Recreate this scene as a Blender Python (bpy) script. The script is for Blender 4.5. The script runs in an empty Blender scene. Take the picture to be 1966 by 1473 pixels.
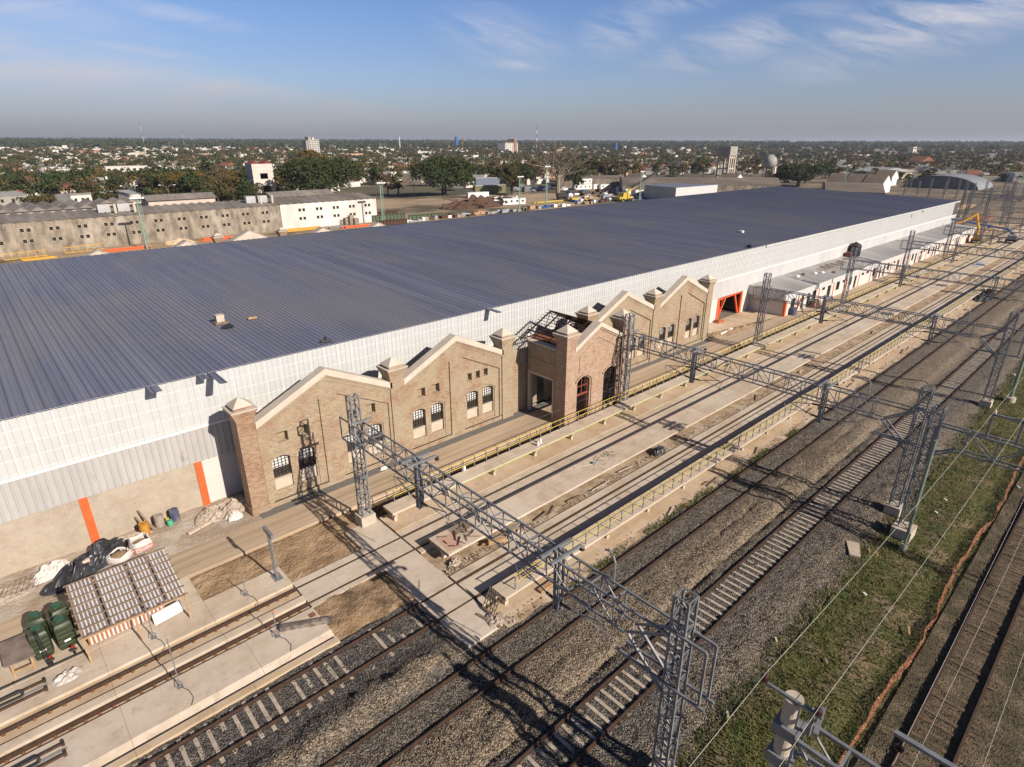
import bpy, math, random
import numpy as np
from mathutils import Vector, Matrix
random.seed(7); np.random.seed(7)
R = math.radians
scene = bpy.context.scene
# ---------------------------------------------------------------- camera
CAMH = 25.0
YAW, PITCH = R(47.5514), R(22.0825)
cam_d = bpy.data.cameras.new('camera'); cam = bpy.data.objects.new('camera', cam_d)
scene.collection.objects.link(cam)
cam.location = (0, 0, CAMH)
cam.rotation_euler = (math.pi/2 - PITCH, 0, YAW - math.pi/2)
cam_d.sensor_fit = 'HORIZONTAL'; cam_d.sensor_width = 36.0; cam_d.lens = 36.0*1140/1966
cam_d.clip_start = 0.5; cam_d.clip_end = 20000
scene.camera = cam
# ---------------------------------------------------------------- world
world = bpy.data.worlds.new('World'); scene.world = world; world.use_nodes = True
wn = world.node_tree; wn.nodes.clear()
def N(t, kind, **k):
    n = t.nodes.new(kind)
    for a, v in k.items():
        if a == 'i':
            for kk, vv in v.items(): n.inputs[kk].default_value = vv
        else: setattr(n, a, v)
    return n
def MX(t, fac, a, b, mode='MIX'):
    n = t.nodes.new('ShaderNodeMix'); n.data_type = 'RGBA'; n.blend_type = mode
    for s, v in ((0, fac), (6, a), (7, b)):
        if hasattr(v, 'is_output'): t.links.new(v, n.inputs[s])
        else:
            if s and len(v) == 3: v = (*v, 1)
            n.inputs[s].default_value = v
    return n.outputs[2]
def RAMP(t, src, stops):
    n = t.nodes.new('ShaderNodeValToRGB'); e = n.color_ramp.elements
    while len(e) < len(stops): e.new(0.5)
    for q, (p, c) in zip(e, stops):
        q.position = p; q.color = (c, c, c, 1) if not hasattr(c, '__len__') else (*c, 1)
    t.links.new(src, n.inputs[0]); return n.outputs[0]
SUN = Vector((0.147, -1.0, 0.612)).normalized()
EL = math.asin(SUN.z); AZ = math.atan2(SUN.x, SUN.y)
sky = N(wn, 'ShaderNodeTexSky', sky_type='NISHITA', sun_disc=False, sun_elevation=EL, sun_rotation=AZ % (2*math.pi),
        altitude=0, air_density=0.9, dust_density=0.6, ozone_density=2.6)
tc = N(wn, 'ShaderNodeTexCoord')
sep = N(wn, 'ShaderNodeSeparateXYZ'); wn.links.new(tc.outputs['Generated'], sep.inputs[0])
# cirrus: streaky noise inside a few soft patches, in azimuth / elevation space
azn = N(wn, 'ShaderNodeMath', operation='ARCTAN2'); wn.links.new(sep.outputs[1], azn.inputs[0]); wn.links.new(sep.outputs[0], azn.inputs[1])
eln = N(wn, 'ShaderNodeMath', operation='ARCSINE'); wn.links.new(sep.outputs[2], eln.inputs[0])
ae = N(wn, 'ShaderNodeCombineXYZ'); wn.links.new(azn.outputs[0], ae.inputs[0]); wn.links.new(eln.outputs[0], ae.inputs[1])
def streak(rot, sx, sy, sc, lo, hi, dist=.6):
    m = N(wn, 'ShaderNodeMapping'); m.inputs['Rotation'].default_value = (0, 0, R(rot)); m2 = N(wn, 'ShaderNodeMapping'); m2.inputs['Scale'].default_value = (sx, sy, 1)
    wn.links.new(ae.outputs[0], m.inputs[0]); wn.links.new(m.outputs[0], m2.inputs[0])
    n = N(wn, 'ShaderNodeTexNoise', i={'Scale': sc, 'Detail': 10.0, 'Roughness': 0.66, 'Distortion': dist}); wn.links.new(m2.outputs[0], n.inputs[0])
    return RAMP(wn, n.outputs[0], [(lo, 0.0), (hi, 1.0)])
def patch(az, el, ra, re, rot, amt, tex):
    m = N(wn, 'ShaderNodeMapping', vector_type='TEXTURE'); m.inputs['Location'].default_value = (az, el, 0); m.inputs['Rotation'].default_value = (0, 0, R(rot)); m.inputs['Scale'].default_value = (ra, re, 1)
    wn.links.new(ae.outputs[0], m.inputs[0]); l = N(wn, 'ShaderNodeVectorMath', operation='LENGTH'); wn.links.new(m.outputs[0], l.inputs[0])
    r = RAMP(wn, l.outputs['Value'], [(0.15, amt), (1.0, 0.0)]); q = N(wn, 'ShaderNodeMath', operation='MULTIPLY'); wn.links.new(r, q.inputs[0]); wn.links.new(tex, q.inputs[1]); return q.outputs[0]
def azel(px, py):
    d = (Vector((math.cos(YAW)*math.cos(PITCH), math.sin(YAW)*math.cos(PITCH), -math.sin(PITCH)))*1140 + Vector((math.sin(YAW), -math.cos(YAW), 0))*(px-983) - Vector((math.cos(YAW)*math.sin(PITCH), math.sin(YAW)*math.sin(PITCH), math.cos(PITCH)))*(py-736.5)).normalized()
    return math.atan2(d.y, d.x), math.asin(d.z)
tA = streak(-14, 2.2, 13, 3.0, .40, .66); tB = streak(12, 1.6, 13, 2.2, .30, .66, .3)
cl = None
for px, py, rx, ry, rot, amt, tx in ((1830, 25, .24, .055, -14, 1.0, tA), (1420, 80, .17, .035, -12, .75, tA), (1190, 62, .08, .04, -8, .6, tA), (960, 70, .13, .045, 12, .5, tA), (1000, 122, .08, .012, 2, .6, tA),
        (1640, 60, .10, .02, -8, .7, tA), (60, 130, .46, .055, 9, 1.0, tB), (0, 100, .30, .03, 8, 1.0, tB), (420, 170, .36, .024, 8, .9, tB), (330, 28, .11, .014, 6, .75, tB), (90, 20, .16, .03, 6, .6, tB), (230, 90, .12, .010, 6, .8, tB), (1290, 5, .1, .02, -5, .5, tA)):
    a, e = azel(px, py); q = patch(a, e, rx, ry, rot, amt, tx)
    if cl is None: cl = q
    else: ad = N(wn, 'ShaderNodeMath', operation='MAXIMUM'); wn.links.new(cl, ad.inputs[0]); wn.links.new(q, ad.inputs[1]); cl = ad.outputs[0]
cm2 = N(wn, 'ShaderNodeMath', operation='MULTIPLY', i={1: 1.0}); wn.links.new(cl, cm2.inputs[0])
hz = RAMP(wn, sep.outputs[2], [(0.0, 1.0), (0.03, 0.66), (0.08, 0.26), (0.17, 0.0)])
hs = N(wn, 'ShaderNodeHueSaturation', i={'Saturation': 1.12, 'Value': 0.84}); wn.links.new(MX(wn, 1.0, sky.outputs[0], (1.04, 1.0, 1.16), 'MULTIPLY'), hs.inputs['Color'])
skyc = MX(wn, cm2.outputs[0], hs.outputs[0], (6.2, 6.0, 6.6))
skyc = MX(wn, hz, skyc, (2.35, 2.45, 2.85))
skyc = MX(wn, 1.0, skyc, MX(wn, RAMP(wn, sep.outputs[2], [(0.20, 0.0), (0.50, 1.0)]), (1, 1, 1), (.50, .46, .42)), 'MULTIPLY')
bg = N(wn, 'ShaderNodeBackground', i={'Strength': 0.085}); wn.links.new(skyc, bg.inputs[0])
wo = N(wn, 'ShaderNodeOutputWorld'); wn.links.new(bg.outputs[0], wo.inputs[0])
# ---------------------------------------------------------------- sun, exposure
sd = bpy.data.lights.new('sun', 'SUN'); sd.energy = 5.0; sd.angle = R(0.5); sd.color = (1.0, 0.89, 0.76)
so = bpy.data.objects.new('sun', sd); scene.collection.objects.link(so)
so.rotation_euler = SUN.to_track_quat('Z', 'Y').to_euler(); so.location = (0, -60, 90)
scene.view_settings.view_transform = 'Standard'; scene.view_settings.look = 'None'
scene.view_settings.exposure = 0.45; scene.view_settings.gamma = 1.0
scene.cycles.max_bounces = 5; scene.cycles.diffuse_bounces = 2; scene.cycles.glossy_bounces = 2
scene.cycles.transparent_max_bounces = 12; scene.cycles.volume_bounces = 0
try: scene.cycles.use_denoising = True
except Exception: pass
# ---------------------------------------------------------------- camera ray helper (plans positions on the ground)
_f = Vector((math.cos(YAW)*math.cos(PITCH), math.sin(YAW)*math.cos(PITCH), -math.sin(PITCH)))
_r = Vector((math.sin(YAW), -math.cos(YAW), 0)); _u = _r.cross(_f)
def at(px, py, z=0.0):
    d = _f*1140 + _r*(px-983) - _u*(py-736.5); t = (z-CAMH)/d.z
    return d.x*t, d.y*t
def project(x, y, z):
    v = Vector((x, y, z-CAMH)); k = v.dot(_f)
    return 983+1140*v.dot(_r)/k, 736.5-1140*v.dot(_u)/k
# ---------------------------------------------------------------- materials
MATS = {}
def mat(name, c1, c2=None, scale=3.0, rough=0.85, bump=0.0, bscale=None, metal=0.0, c3=None, s3=0.3, detail=5.0,
        stretch=(1, 1, 1), lo=0.35, hi=0.65, r3=(0.45, 0.62), kind='noise', spec=0.5, bdist=0.05, joints=None, streak=None):
    m = bpy.data.materials.new(name); m.use_nodes = True; t = m.node_tree; b = t.nodes['Principled BSDF']
    b.inputs['Roughness'].default_value = rough; b.inputs['Metallic'].default_value = metal
    b.inputs['Specular IOR Level'].default_value = spec
    tc = N(t, 'ShaderNodeTexCoord'); mp = N(t, 'ShaderNodeMapping'); mp.inputs['Scale'].default_value = stretch
    t.links.new(tc.outputs['Object'], mp.inputs[0])
    if kind == 'noise':
        n = N(t, 'ShaderNodeTexNoise', i={'Scale': scale, 'Detail': detail, 'Roughness': 0.6}); src = n.outputs[0]
    else:
        n = N(t, 'ShaderNodeTexVoronoi', i={'Scale': scale}); sp = N(t, 'ShaderNodeSeparateColor')
        t.links.new(n.outputs['Color'], sp.inputs[0]); src = sp.outputs[0]
    t.links.new(mp.outputs[0], n.inputs['Vector'])
    c2 = c2 or tuple(x*0.8 for x in c1)
    f = RAMP(t, src, [(lo, 0.0), (hi, 1.0)]); col = MX(t, f, c1, c2)
    if c3:
        n3 = N(t, 'ShaderNodeTexNoise', i={'Scale': s3, 'Detail': 6.0, 'Roughness': 0.65}); t.links.new(mp.outputs[0], n3.inputs['Vector'])
        col = MX(t, RAMP(t, n3.outputs[0], [(r3[0], 0.0), (r3[1], 1.0)]), col, c3)
    if streak:
        ms = N(t, 'ShaderNodeMapping'); ms.inputs['Scale'].default_value = (.035, 2.6, 1); t.links.new(tc.outputs['Object'], ms.inputs[0])
        ns = N(t, 'ShaderNodeTexNoise', i={'Scale': 1.0, 'Detail': 4.0}); t.links.new(ms.outputs[0], ns.inputs['Vector']); col = MX(t, RAMP(t, ns.outputs[0], [(.50, 0.0), (.66, .7)]), col, streak)
    if joints:
        bj = N(t, 'ShaderNodeTexBrick', i={'Color1': (1, 1, 1, 1), 'Color2': (.9, .89, .88, 1), 'Mortar': (.42, .38, .34, 1), 'Scale': 1.0, 'Mortar Size': .012, 'Brick Width': joints[0], 'Row Height': joints[1]}); bj.offset = 0.0
        t.links.new(tc.outputs['Object'], bj.inputs[0]); col = MX(t, .85, col, bj.outputs[0], 'MULTIPLY')
        nc = N(t, 'ShaderNodeTexVoronoi', feature='DISTANCE_TO_EDGE', i={'Scale': .33}); nd = N(t, 'ShaderNodeTexNoise', i={'Scale': 1.3, 'Detail': 6.0}); t.links.new(tc.outputs['Object'], nd.inputs['Vector'])
        va = N(t, 'ShaderNodeVectorMath', operation='ADD'); t.links.new(tc.outputs['Object'], va.inputs[0]); t.links.new(nd.outputs['Color'], va.inputs[1]); t.links.new(va.outputs[0], nc.inputs['Vector'])
        col = MX(t, RAMP(t, nc.outputs[0], [(0, .28), (.008, 0.0)]), col, tuple(q*.35 for q in c1))
        nst = N(t, 'ShaderNodeTexNoise', i={'Scale': .8, 'Detail': 9.0, 'Roughness': .75}); t.links.new(tc.outputs['Object'], nst.inputs['Vector'])
        col = MX(t, RAMP(t, nst.outputs[0], [(.56, 0.0), (.70, .6)]), col, (.24, .17, .105))
    t.links.new(col, b.inputs['Base Color'])
    if bump:
        nb = N(t, 'ShaderNodeTexNoise' if kind == 'noise' else 'ShaderNodeTexVoronoi', i={'Scale': bscale or scale*3})
        t.links.new(mp.outputs[0], nb.inputs['Vector'])
        bp = N(t, 'ShaderNodeBump', i={'Strength': bump, 'Distance': bdist}); t.links.new(nb.outputs[0], bp.inputs['Height'])
        t.links.new(bp.outputs[0], b.inputs['Normal'])
    MATS[name] = m
    return m
def brick(name, ca, cb, cm, bw=0.25, rh=0.075, dirt=None, ds=0.35, dr=(0.45, 0.6), bump=0.3, mortar=0.012, dirt2=None, rough=0.9, offset=0.5, ds2=None):
    m = bpy.data.materials.new(name); m.use_nodes = True; t = m.node_tree; b = t.nodes['Principled BSDF']
    b.inputs['Roughness'].default_value = rough
    tc = N(t, 'ShaderNodeTexCoord'); sp = N(t, 'ShaderNodeSeparateXYZ'); t.links.new(tc.outputs['Object'], sp.inputs[0])
    ad = N(t, 'ShaderNodeMath', operation='ADD'); t.links.new(sp.outputs[0], ad.inputs[0]); t.links.new(sp.outputs[1], ad.inputs[1])
    cb_ = N(t, 'ShaderNodeCombineXYZ'); t.links.new(ad.outputs[0], cb_.inputs[0]); t.links.new(sp.outputs[2], cb_.inputs[1])
    bt = N(t, 'ShaderNodeTexBrick', i={'Color1': (*ca, 1), 'Color2': (*cb, 1), 'Mortar': (*cm, 1), 'Scale': 1.0, 'Mortar Size': mortar,
           'Brick Width': bw, 'Row Height': rh, 'Bias': 0.0}); bt.offset = offset; t.links.new(cb_.outputs[0], bt.inputs[0])
    col = bt.outputs[0]
    for k, (dc, sc, rr) in enumerate([(dirt, ds, dr), (dirt2, ds2 or ds*2.7, (.47, .63) if ds2 else (dr[0]+.04, dr[1]+.06))]):
        if dc:
            n = N(t, 'ShaderNodeTexNoise', i={'Scale': sc, 'Detail': 12.0, 'Roughness': 0.78})
            mp = N(t, 'ShaderNodeMapping'); mp.inputs['Location'].default_value = (k*9, 3, 1); t.links.new(tc.outputs['Object'], mp.inputs[0])
            t.links.new(mp.outputs[0], n.inputs['Vector'])
            fo = RAMP(t, n.outputs[0], [(rr[0], 0.0), (rr[1], 0.85)])
            if k and ds2:
                nf = N(t, 'ShaderNodeTexNoise', i={'Scale': 3.0, 'Detail': 3.0}); mf = N(t, 'ShaderNodeMapping'); mf.inputs['Scale'].default_value = (1.5, 1.5, 5); t.links.new(tc.outputs['Object'], mf.inputs[0]); t.links.new(mf.outputs[0], nf.inputs['Vector'])
                mu = N(t, 'ShaderNodeMath', operation='MULTIPLY'); t.links.new(fo, mu.inputs[0]); t.links.new(RAMP(t, nf.outputs[0], [(.40, .15), (.60, 1.0)]), mu.inputs[1]); fo = mu.outputs[0]
            col = MX(t, fo, col, dc)
    t.links.new(col, b.inputs['Base Color'])
    bp = N(t, 'ShaderNodeBump', i={'Strength': bump, 'Distance': 0.02}); t.links.new(bt.outputs[1], bp.inputs['Height']); bp.invert = True
    t.links.new(bp.outputs[0], b.inputs['Normal']); MATS[name] = m; return m
# ---------------------------------------------------------------- mesh builder
class MB:
    def __init__(s): s.v = []; s.f = []; s.m = []
    def face(s, pts, m=0):
        n = len(s.v); s.v.extend(pts); s.f.append(tuple(range(n, n+len(pts)))); s.m.append(m); return s
    def hexa(s, p, m=0):   # 8 points: bottom 4 ccw, top 4 ccw
        n = len(s.v); s.v.extend(p)
        for q in ((0,3,2,1),(4,5,6,7),(0,1,5,4),(1,2,6,5),(2,3,7,6),(3,0,4,7)):
            s.f.append(tuple(n+i for i in q)); s.m.append(m)
        return s
    def box(s, x0, x1, y0, y1, z0, z1, m=0):
        s.hexa([(x0,y0,z0),(x1,y0,z0),(x1,y1,z0),(x0,y1,z0),(x0,y0,z1),(x1,y0,z1),(x1,y1,z1),(x0,y1,z1)], m); return s
    def bar(s, a, b, w=0.06, h=None, m=0):
        h = h or w; a = Vector(a); b = Vector(b); d = (b-a)
        if d.length < 1e-6: return s
        d.normalize(); up = Vector((0,0,1)) if abs(d.z) < 0.95 else Vector((1,0,0))
        r = d.cross(up).normalized()*w/2; u = r.cross(d).normalized()*h/2
        s.hexa([tuple(a-r-u), tuple(a+r-u), tuple(b+r-u), tuple(b-r-u), tuple(a-r+u), tuple(a+r+u), tuple(b+r+u), tuple(b-r+u)], m); return s
    def tube(s, pts, r, n=8, m=0, cap=True):
        pts = [Vector(p) for p in pts]; rs = r if hasattr(r, '__len__') else [r]*len(pts)
        base = len(s.v)
        for i, p in enumerate(pts):
            d = (pts[min(i+1, len(pts)-1)]-pts[max(i-1, 0)]).normalized()
            up = Vector((0,0,1)) if abs(d.z) < 0.9 else Vector((1,0,0))
            a = d.cross(up).normalized(); b = a.cross(d).normalized()
            for k in range(n):
                t = 2*math.pi*k/n; s.v.append(tuple(p+(a*math.cos(t)+b*math.sin(t))*rs[i]))
        for i in range(len(pts)-1):
            for k in range(n):
                k2 = (k+1) % n; s.f.append((base+i*n+k, base+i*n+k2, base+(i+1)*n+k2, base+(i+1)*n+k)); s.m.append(m)
        if cap:
            s.f.append(tuple(base+k for k in reversed(range(n)))); s.m.append(m)
            e = base+(len(pts)-1)*n; s.f.append(tuple(e+k for k in range(n))); s.m.append(m)
        return s
    def lathe(s, c, prof, n=16, m=0):   # prof [(r,z)]
        return s.tube([(c[0], c[1], c[2]+z + i*1e-5) for i, (r, z) in enumerate(prof)], [max(r, .002) for r, z in prof], n, m)
    def prism(s, poly, y0, y1, m=0, axis='y'):   # poly in (x,z) extruded along y ; axis x: poly (y,z)
        n = len(s.v); k = len(poly)
        if axis == 'y': s.v.extend([(p[0], y0, p[1]) for p in poly]); s.v.extend([(p[0], y1, p[1]) for p in poly])
        elif axis == 'x': s.v.extend([(y0, p[0], p[1]) for p in poly]); s.v.extend([(y1, p[0], p[1]) for p in poly])
        else: s.v.extend([(p[0], p[1], y0) for p in poly]); s.v.extend([(p[0], p[1], y1) for p in poly])
        s.f.append(tuple(n+i for i in range(k))); s.m.append(m)
        s.f.append(tuple(n+k+i for i in reversed(range(k)))); s.m.append(m)
        for i in range(k):
            j = (i+1) % k; s.f.append((n+i, n+k+i, n+k+j, n+j)); s.m.append(m)
        return s
    def arr(s, V, F, m=0):
        n = len(s.v); s.v.extend(map(tuple, V)); s.f.extend([tuple(int(i)+n for i in q) for q in F]); s.m.extend([m]*len(F)); return s
    def build(s, name, mats, parent=None, smooth=False, fix=True):
        me = bpy.data.meshes.new(name)
        off = Vector((0, 0, 0))
        if parent is not None: off = Vector(OFF.get(parent.name, (0, 0, 0)))
        vv = np.array(s.v, dtype=float).reshape(-1, 3) - np.array(off)
        me.from_pydata(vv.tolist(), [], s.f)
        mats = mats if isinstance(mats, (list, tuple)) else [mats]
        for q in mats: me.materials.append(q)
        if len(mats) > 1: me.polygons.foreach_set('material_index', s.m)
        if smooth: me.polygons.foreach_set('use_smooth', [True]*len(me.polygons))
        me.update()
        if fix:
            import bmesh
            bm = bmesh.new(); bm.from_mesh(me); bmesh.ops.recalc_face_normals(bm, faces=bm.faces); bm.to_mesh(me); bm.free()
        o = bpy.data.objects.new(name, me); scene.collection.objects.link(o)
        if parent is not None: o.parent = parent; OFF[o.name] = tuple(off)
        return o
OFF = {}
def tag(o, label, cat=None, group=None, kind=None):
    if label: o['label'] = label
    if cat: o['category'] = cat
    if group: o['group'] = group
    if kind: o['kind'] = kind
    return o
def thing(name, label, cat, loc=(0, 0, 0), group=None, world=True, rz=0.0):
    o = bpy.data.objects.new(name, None); scene.collection.objects.link(o)
    o.empty_display_size = 0.3; o.location = loc; o.rotation_euler = (0, 0, rz)
    if world: OFF[o.name] = tuple(float(q) for q in loc)
    return tag(o, label, cat, group)
def structure(o): o['kind'] = 'structure'; return o
def copy_thing(root, loc, rz=0.0, label=None, group=None, scale=None):
    def cp(o, par):
        c = o.copy(); scene.collection.objects.link(c)
        if par is not None: c.parent = par
        for ch in KIDS.get(o.name, []): cp(ch, c)
        return c
    if root.name not in KIDS:
        def scan(o):
            KIDS[o.name] = list(o.children)
            for ch in o.children: scan(ch)
        scan(root)
    c = cp(root, None); c.location = loc; c.rotation_euler = (0, 0, rz)
    if scale: c.scale = scale if hasattr(scale, '__len__') else (scale,)*3
    if label: c['label'] = label
    if group: c['group'] = group
    return c
KIDS = {}
def U(a, b): return random.uniform(a, b)
# palette
concrete = mat('concrete', (.54, .445, .345), (.43, .35, .265), 0.9, .9, .15, 14, c3=(.56, .48, .39), s3=.25, joints=(5.2, 40))
concrete_grey = mat('concrete_grey', (.53, .445, .355), (.44, .365, .285), 1.3, .9, .12, 16, c3=(.54, .465, .39), s3=.35, joints=(5.9, 40))
concrete_dk = mat('concrete_stained', (.23, .19, .15), (.15, .12, .09), 2.0, .95, .2, 10)
tan_slab = mat('sandy_concrete', (.50, .38, .255), (.42, .31, .20), .7, .95, .15, 14, c3=(.52, .42, .31), s3=.3, joints=(5.2, 40))
road_m = mat('dusty_road_concrete', (.45, .35, .25), (.36, .275, .19), .35, .95, .2, 8, c3=(.27, .20, .13), s3=1.1, stretch=(.25, 1, 1), r3=(.55, .75), streak=(.27, .195, .13))
dirt_m = mat('brown_dirt', (.30, .20, .115), (.20, .13, .07), 1.2, 1, .9, 5, c3=(.38, .27, .165), s3=.6, bdist=.15)
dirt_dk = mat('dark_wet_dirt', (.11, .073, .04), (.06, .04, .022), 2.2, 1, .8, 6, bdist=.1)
rail_m = mat('rusty_rail', (.085, .048, .03), (.05, .03, .02), 4, .7, metal=.2)
rail_top = mat('rail_head_steel', (.23, .15, .10), (.12, .08, .055), .6, .45, metal=.5)
galv = mat('galvanised_steel', (.27, .28, .295), (.19, .198, .21), 2.5, .5, metal=.35)
orange = mat('orange_paint', (.78, .13, .035), (.68, .10, .03), 2, .5)
white_m = mat('white_paint', (.75, .74, .71), (.68, .67, .64), 1.5, .7)
black_m = mat('black_rubber', (.013, .012, .013), (.02, .02, .02), 3, .6)
dark_glass = mat('dark_opening', (.012, .011, .010), (.03, .027, .022), 2, .35)
yellow_p = mat('yellow_paint', (.52, .40, .05), (.42, .31, .04), 4, .6)
wood_m = mat('weathered_timber', (.25, .18, .125), (.15, .105, .07), 3, .9, .3, 12, stretch=(1, 1, 1))
wood_l = mat('pale_timber', (.42, .27, .15), (.32, .19, .10), 3, .9)
# ================================================================ SETTING
def sheet(name, x0, x1, y0, y1, z, m, nx=1, ny=1, zf=None):
    b = MB(); xs = np.linspace(x0, x1, nx+1); ys = np.linspace(y0, y1, ny+1)
    V = [(x, y, z+(zf(x, y) if zf else 0)) for y in ys for x in xs]
    F = [(j*(nx+1)+i, j*(nx+1)+i+1, (j+1)*(nx+1)+i+1, (j+1)*(nx+1)+i) for j in range(ny) for i in range(nx)]
    b.arr(V, F); return structure(b.build(name, m, smooth=bool(zf), fix=False))
earth = mat('earth_ground', (.11, .09, .055), (.055, .06, .03), .02, 1, .3, .5, c3=(.26, .19, .12), s3=.012, r3=(.5, .6))
# big ground: town ground reaches the horizon
def rise(x, y):
    D = math.hypot(x, y); az = math.degrees(math.atan2(y, x)); k = .33+.67*max(0, min(1, az/88))
    return .0098*k*max(0, min(D, 5700)-1200)
sheet('ground', -3000, 16000, -9000, 16000, -1.45, earth, 150, 150, rise)
yard_m = mat('yard_dirt', (.37, .275, .18), (.24, .175, .11), .06, 1, .5, .8, c3=(.085, .07, .038), s3=.022, r3=(.53, .60))
# fine noise helper
from mathutils import noise as mn
def fbm(x, y, s, o=4): return mn.fractal(Vector((x*s, y*s, 3.1)), 1.0, 2.0, o)
# yard behind and around the warehouse
sheet('yard_ground', -60, 420, 44, 260, -.05, yard_m)
sheet('rail_yard_ground', 205, 700, -10, 190, -.04, mat('rail_yard', (.155, .12, .085), (.09, .075, .05), .08, 1, .4, 1, c3=(.24, .18, .12), s3=.035, r3=(.5, .62)))
# ballast bed
def ballast_h(x, y):
    h = 0.0
    mid = math.exp(-((y-14.9)/1.25)**2)*.22
    h += mid*(0.75+.8*fbm(x, y, .35))
    if 14 < y < 22 and x < 22: h += .42*math.exp(-((y-19.9-.03*(x-6))/.9)**2)*max(0, min(1, (15.5-x)/3))*max(0, min(1, (x+3)/6))*(1+.6*fbm(x, y, .9))
    h += -.20*math.exp(-((y-13.95)/.22)**2)*(1+fbm(x, 2, .4)) + .05*fbm(x, y, 1.3)-.08*math.exp(-((y-15.6)/.2)**2)*max(0, fbm(x, 5, .3)+.4)*2
    h += .05*fbm(x*.4, y, 2.5)
    if y < 9.6: h -= (9.6-y)*.13
    if y < 10.2: h += .12*fbm(x, y, .8)
    return h
def stone_mat():
    m = bpy.data.materials.new('ballast_stones'); m.use_nodes = True; t = m.node_tree; b = t.nodes['Principled BSDF']; b.inputs['Roughness'].default_value = .95
    tc = N(t, 'ShaderNodeTexCoord'); sx = N(t, 'ShaderNodeSeparateXYZ'); t.links.new(tc.outputs['Object'], sx.inputs[0])
    vo = N(t, 'ShaderNodeTexVoronoi', i={'Scale': 13.0}); t.links.new(tc.outputs['Object'], vo.inputs['Vector'])
    sp = N(t, 'ShaderNodeSeparateColor'); t.links.new(vo.outputs['Color'], sp.inputs[0])
    grey = MX(t, RAMP(t, sp.outputs[0], [(0, 0), (1, 1)]), (.018, .0175, .018), (.155, .145, .14))
    tan = MX(t, RAMP(t, sp.outputs[0], [(0, 0), (1, 1)]), (.06, .044, .029), (.43, .335, .225))
    # tan new stone between the third and fourth track, grey worn stone round the others (object Y)
    nz = N(t, 'ShaderNodeTexNoise', i={'Scale': .55, 'Detail': 6.0}); t.links.new(tc.outputs['Object'], nz.inputs['Vector'])
    yy = N(t, 'ShaderNodeMath', operation='MULTIPLY_ADD', i={1: 3.2, 2: -1.6}); t.links.new(nz.outputs[0], yy.inputs[0])
    ya = N(t, 'ShaderNodeMath', operation='ADD'); t.links.new(sx.outputs[1], ya.inputs[0]); t.links.new(yy.outputs[0], ya.inputs[1])
    mr = N(t, 'ShaderNodeMapRange', i={1: 6.0, 2: 26.0}); t.links.new(ya.outputs[0], mr.inputs[0])
    f = RAMP(t, mr.outputs[0], [(.0, .45), (.18, .42), (.25, .12), (.36, .12), (.40, .8), (.50, .85), (.56, .28), (.64, .2), (.665, .80), (.695, .7), (.725, .04), (1, .0)])
    n2 = N(t, 'ShaderNodeTexNoise', i={'Scale': 1.4, 'Detail': 8.0}); t.links.new(tc.outputs['Object'], n2.inputs['Vector'])
    ff = MX(t, .25, f, RAMP(t, n2.outputs[0], [(.3, 0), (.7, 1)]))
    col = MX(t, ff, grey, tan)
    t.links.new(col, b.inputs['Base Color'])
    bp = N(t, 'ShaderNodeBump', i={'Strength': 1.0, 'Distance': .07}); bp.invert = True; t.links.new(vo.outputs['Distance'], bp.inputs['Height'])
    t.links.new(bp.outputs[0], b.inputs['Normal']); return m
ballast = stone_mat()
# graded sheets: fine near, coarse far
def bal_z(x, y): return ballast_h(x, y)
sheet('ballast_bed', -12, 62, 6.4, 19.35, -.16, ballast, 240, 64, bal_z)
sheet('ballast_bed', 62, 300, 6.4, 19.35, -.16, ballast, 200, 26, bal_z)
sheet('ballast_bed', -12, 14.6, 19.35, 24.5, -.16, ballast, 90, 24, bal_z)
# grass verge
def gz(x, y): return .10*fbm(x, y, .35)+.05*fbm(x, y, 1.7)-.12*math.exp(-((y-4.0)/.6)**2)
grass_m = mat('grass_soil', (.07, .082, .022), (.115, .095, .036), .9, 1, .8, 9, c3=(.20, .145, .085), s3=.3, r3=(.53, .62))
weeds_m = mat('weedy_gravel', (.10, .075, .045), (.045, .043, .02), 1.6, 1, 1.0, 14, c3=(.165, .125, .08), s3=.8, bdist=.1)
sheet('grass_verge', 4, 120, 3.0, 7.9, -.30, grass_m, 230, 18, gz)
sheet('grass_verge', 120, 500, 3.0, 7.9, -.30, grass_m, 40, 2)
sheet('old_track_bed', 4, 260, -14, 3.0, -.19, weeds_m, 240, 20, lambda x, y: .05*fbm(x, y, .9))
sheet('ground_under_tracks', -60, 300, -30, 44, -.95, dirt_m)
# ragged grass edge over the ballast
gb = MB(); pts = []
rs = np.random.RandomState(3)
def blades(n, fx, fy, h0, h1, w, zf):
    V = []; F = []
    for i in range(n):
        x = fx(); y = fy(x); z = zf(x, y); a = rs.uniform(0, math.pi); h = rs.uniform(h0, h1)
        dx, dy = math.cos(a)*w/2, math.sin(a)*w/2; lx, ly = rs.uniform(-.6, .6)*h, rs.uniform(-.6, .6)*h
        k = len(V); V += [(x-dx, y-dy, z), (x+dx, y+dy, z), (x+lx, y+ly, z+h)]; F.append((k, k+1, k+2))
    return V, F
V, F = blades(60000, lambda: 12+100*rs.rand()**1.9, lambda x: 3.2+5.4*rs.rand()**.85+.35*fbm(x, 1, .5), .07, .24, .055, lambda x, y: -.31+gz(x, y))
gb.arr(V, F)
tag(gb.build('grass', mat('grass_blades', (.085, .12, .022), (.20, .165, .06), .9, .9, c3=(.045, .075, .014), s3=.3), fix=False), 'short green and yellowing grass on the verge beside the old track', 'grass', kind='stuff')
V, F = blades(30000, lambda: 12+60*rs.rand()**1.7, lambda x: -10+13.3*rs.rand()**.8, .05, .16, .05, lambda x, y: -.2)
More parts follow.
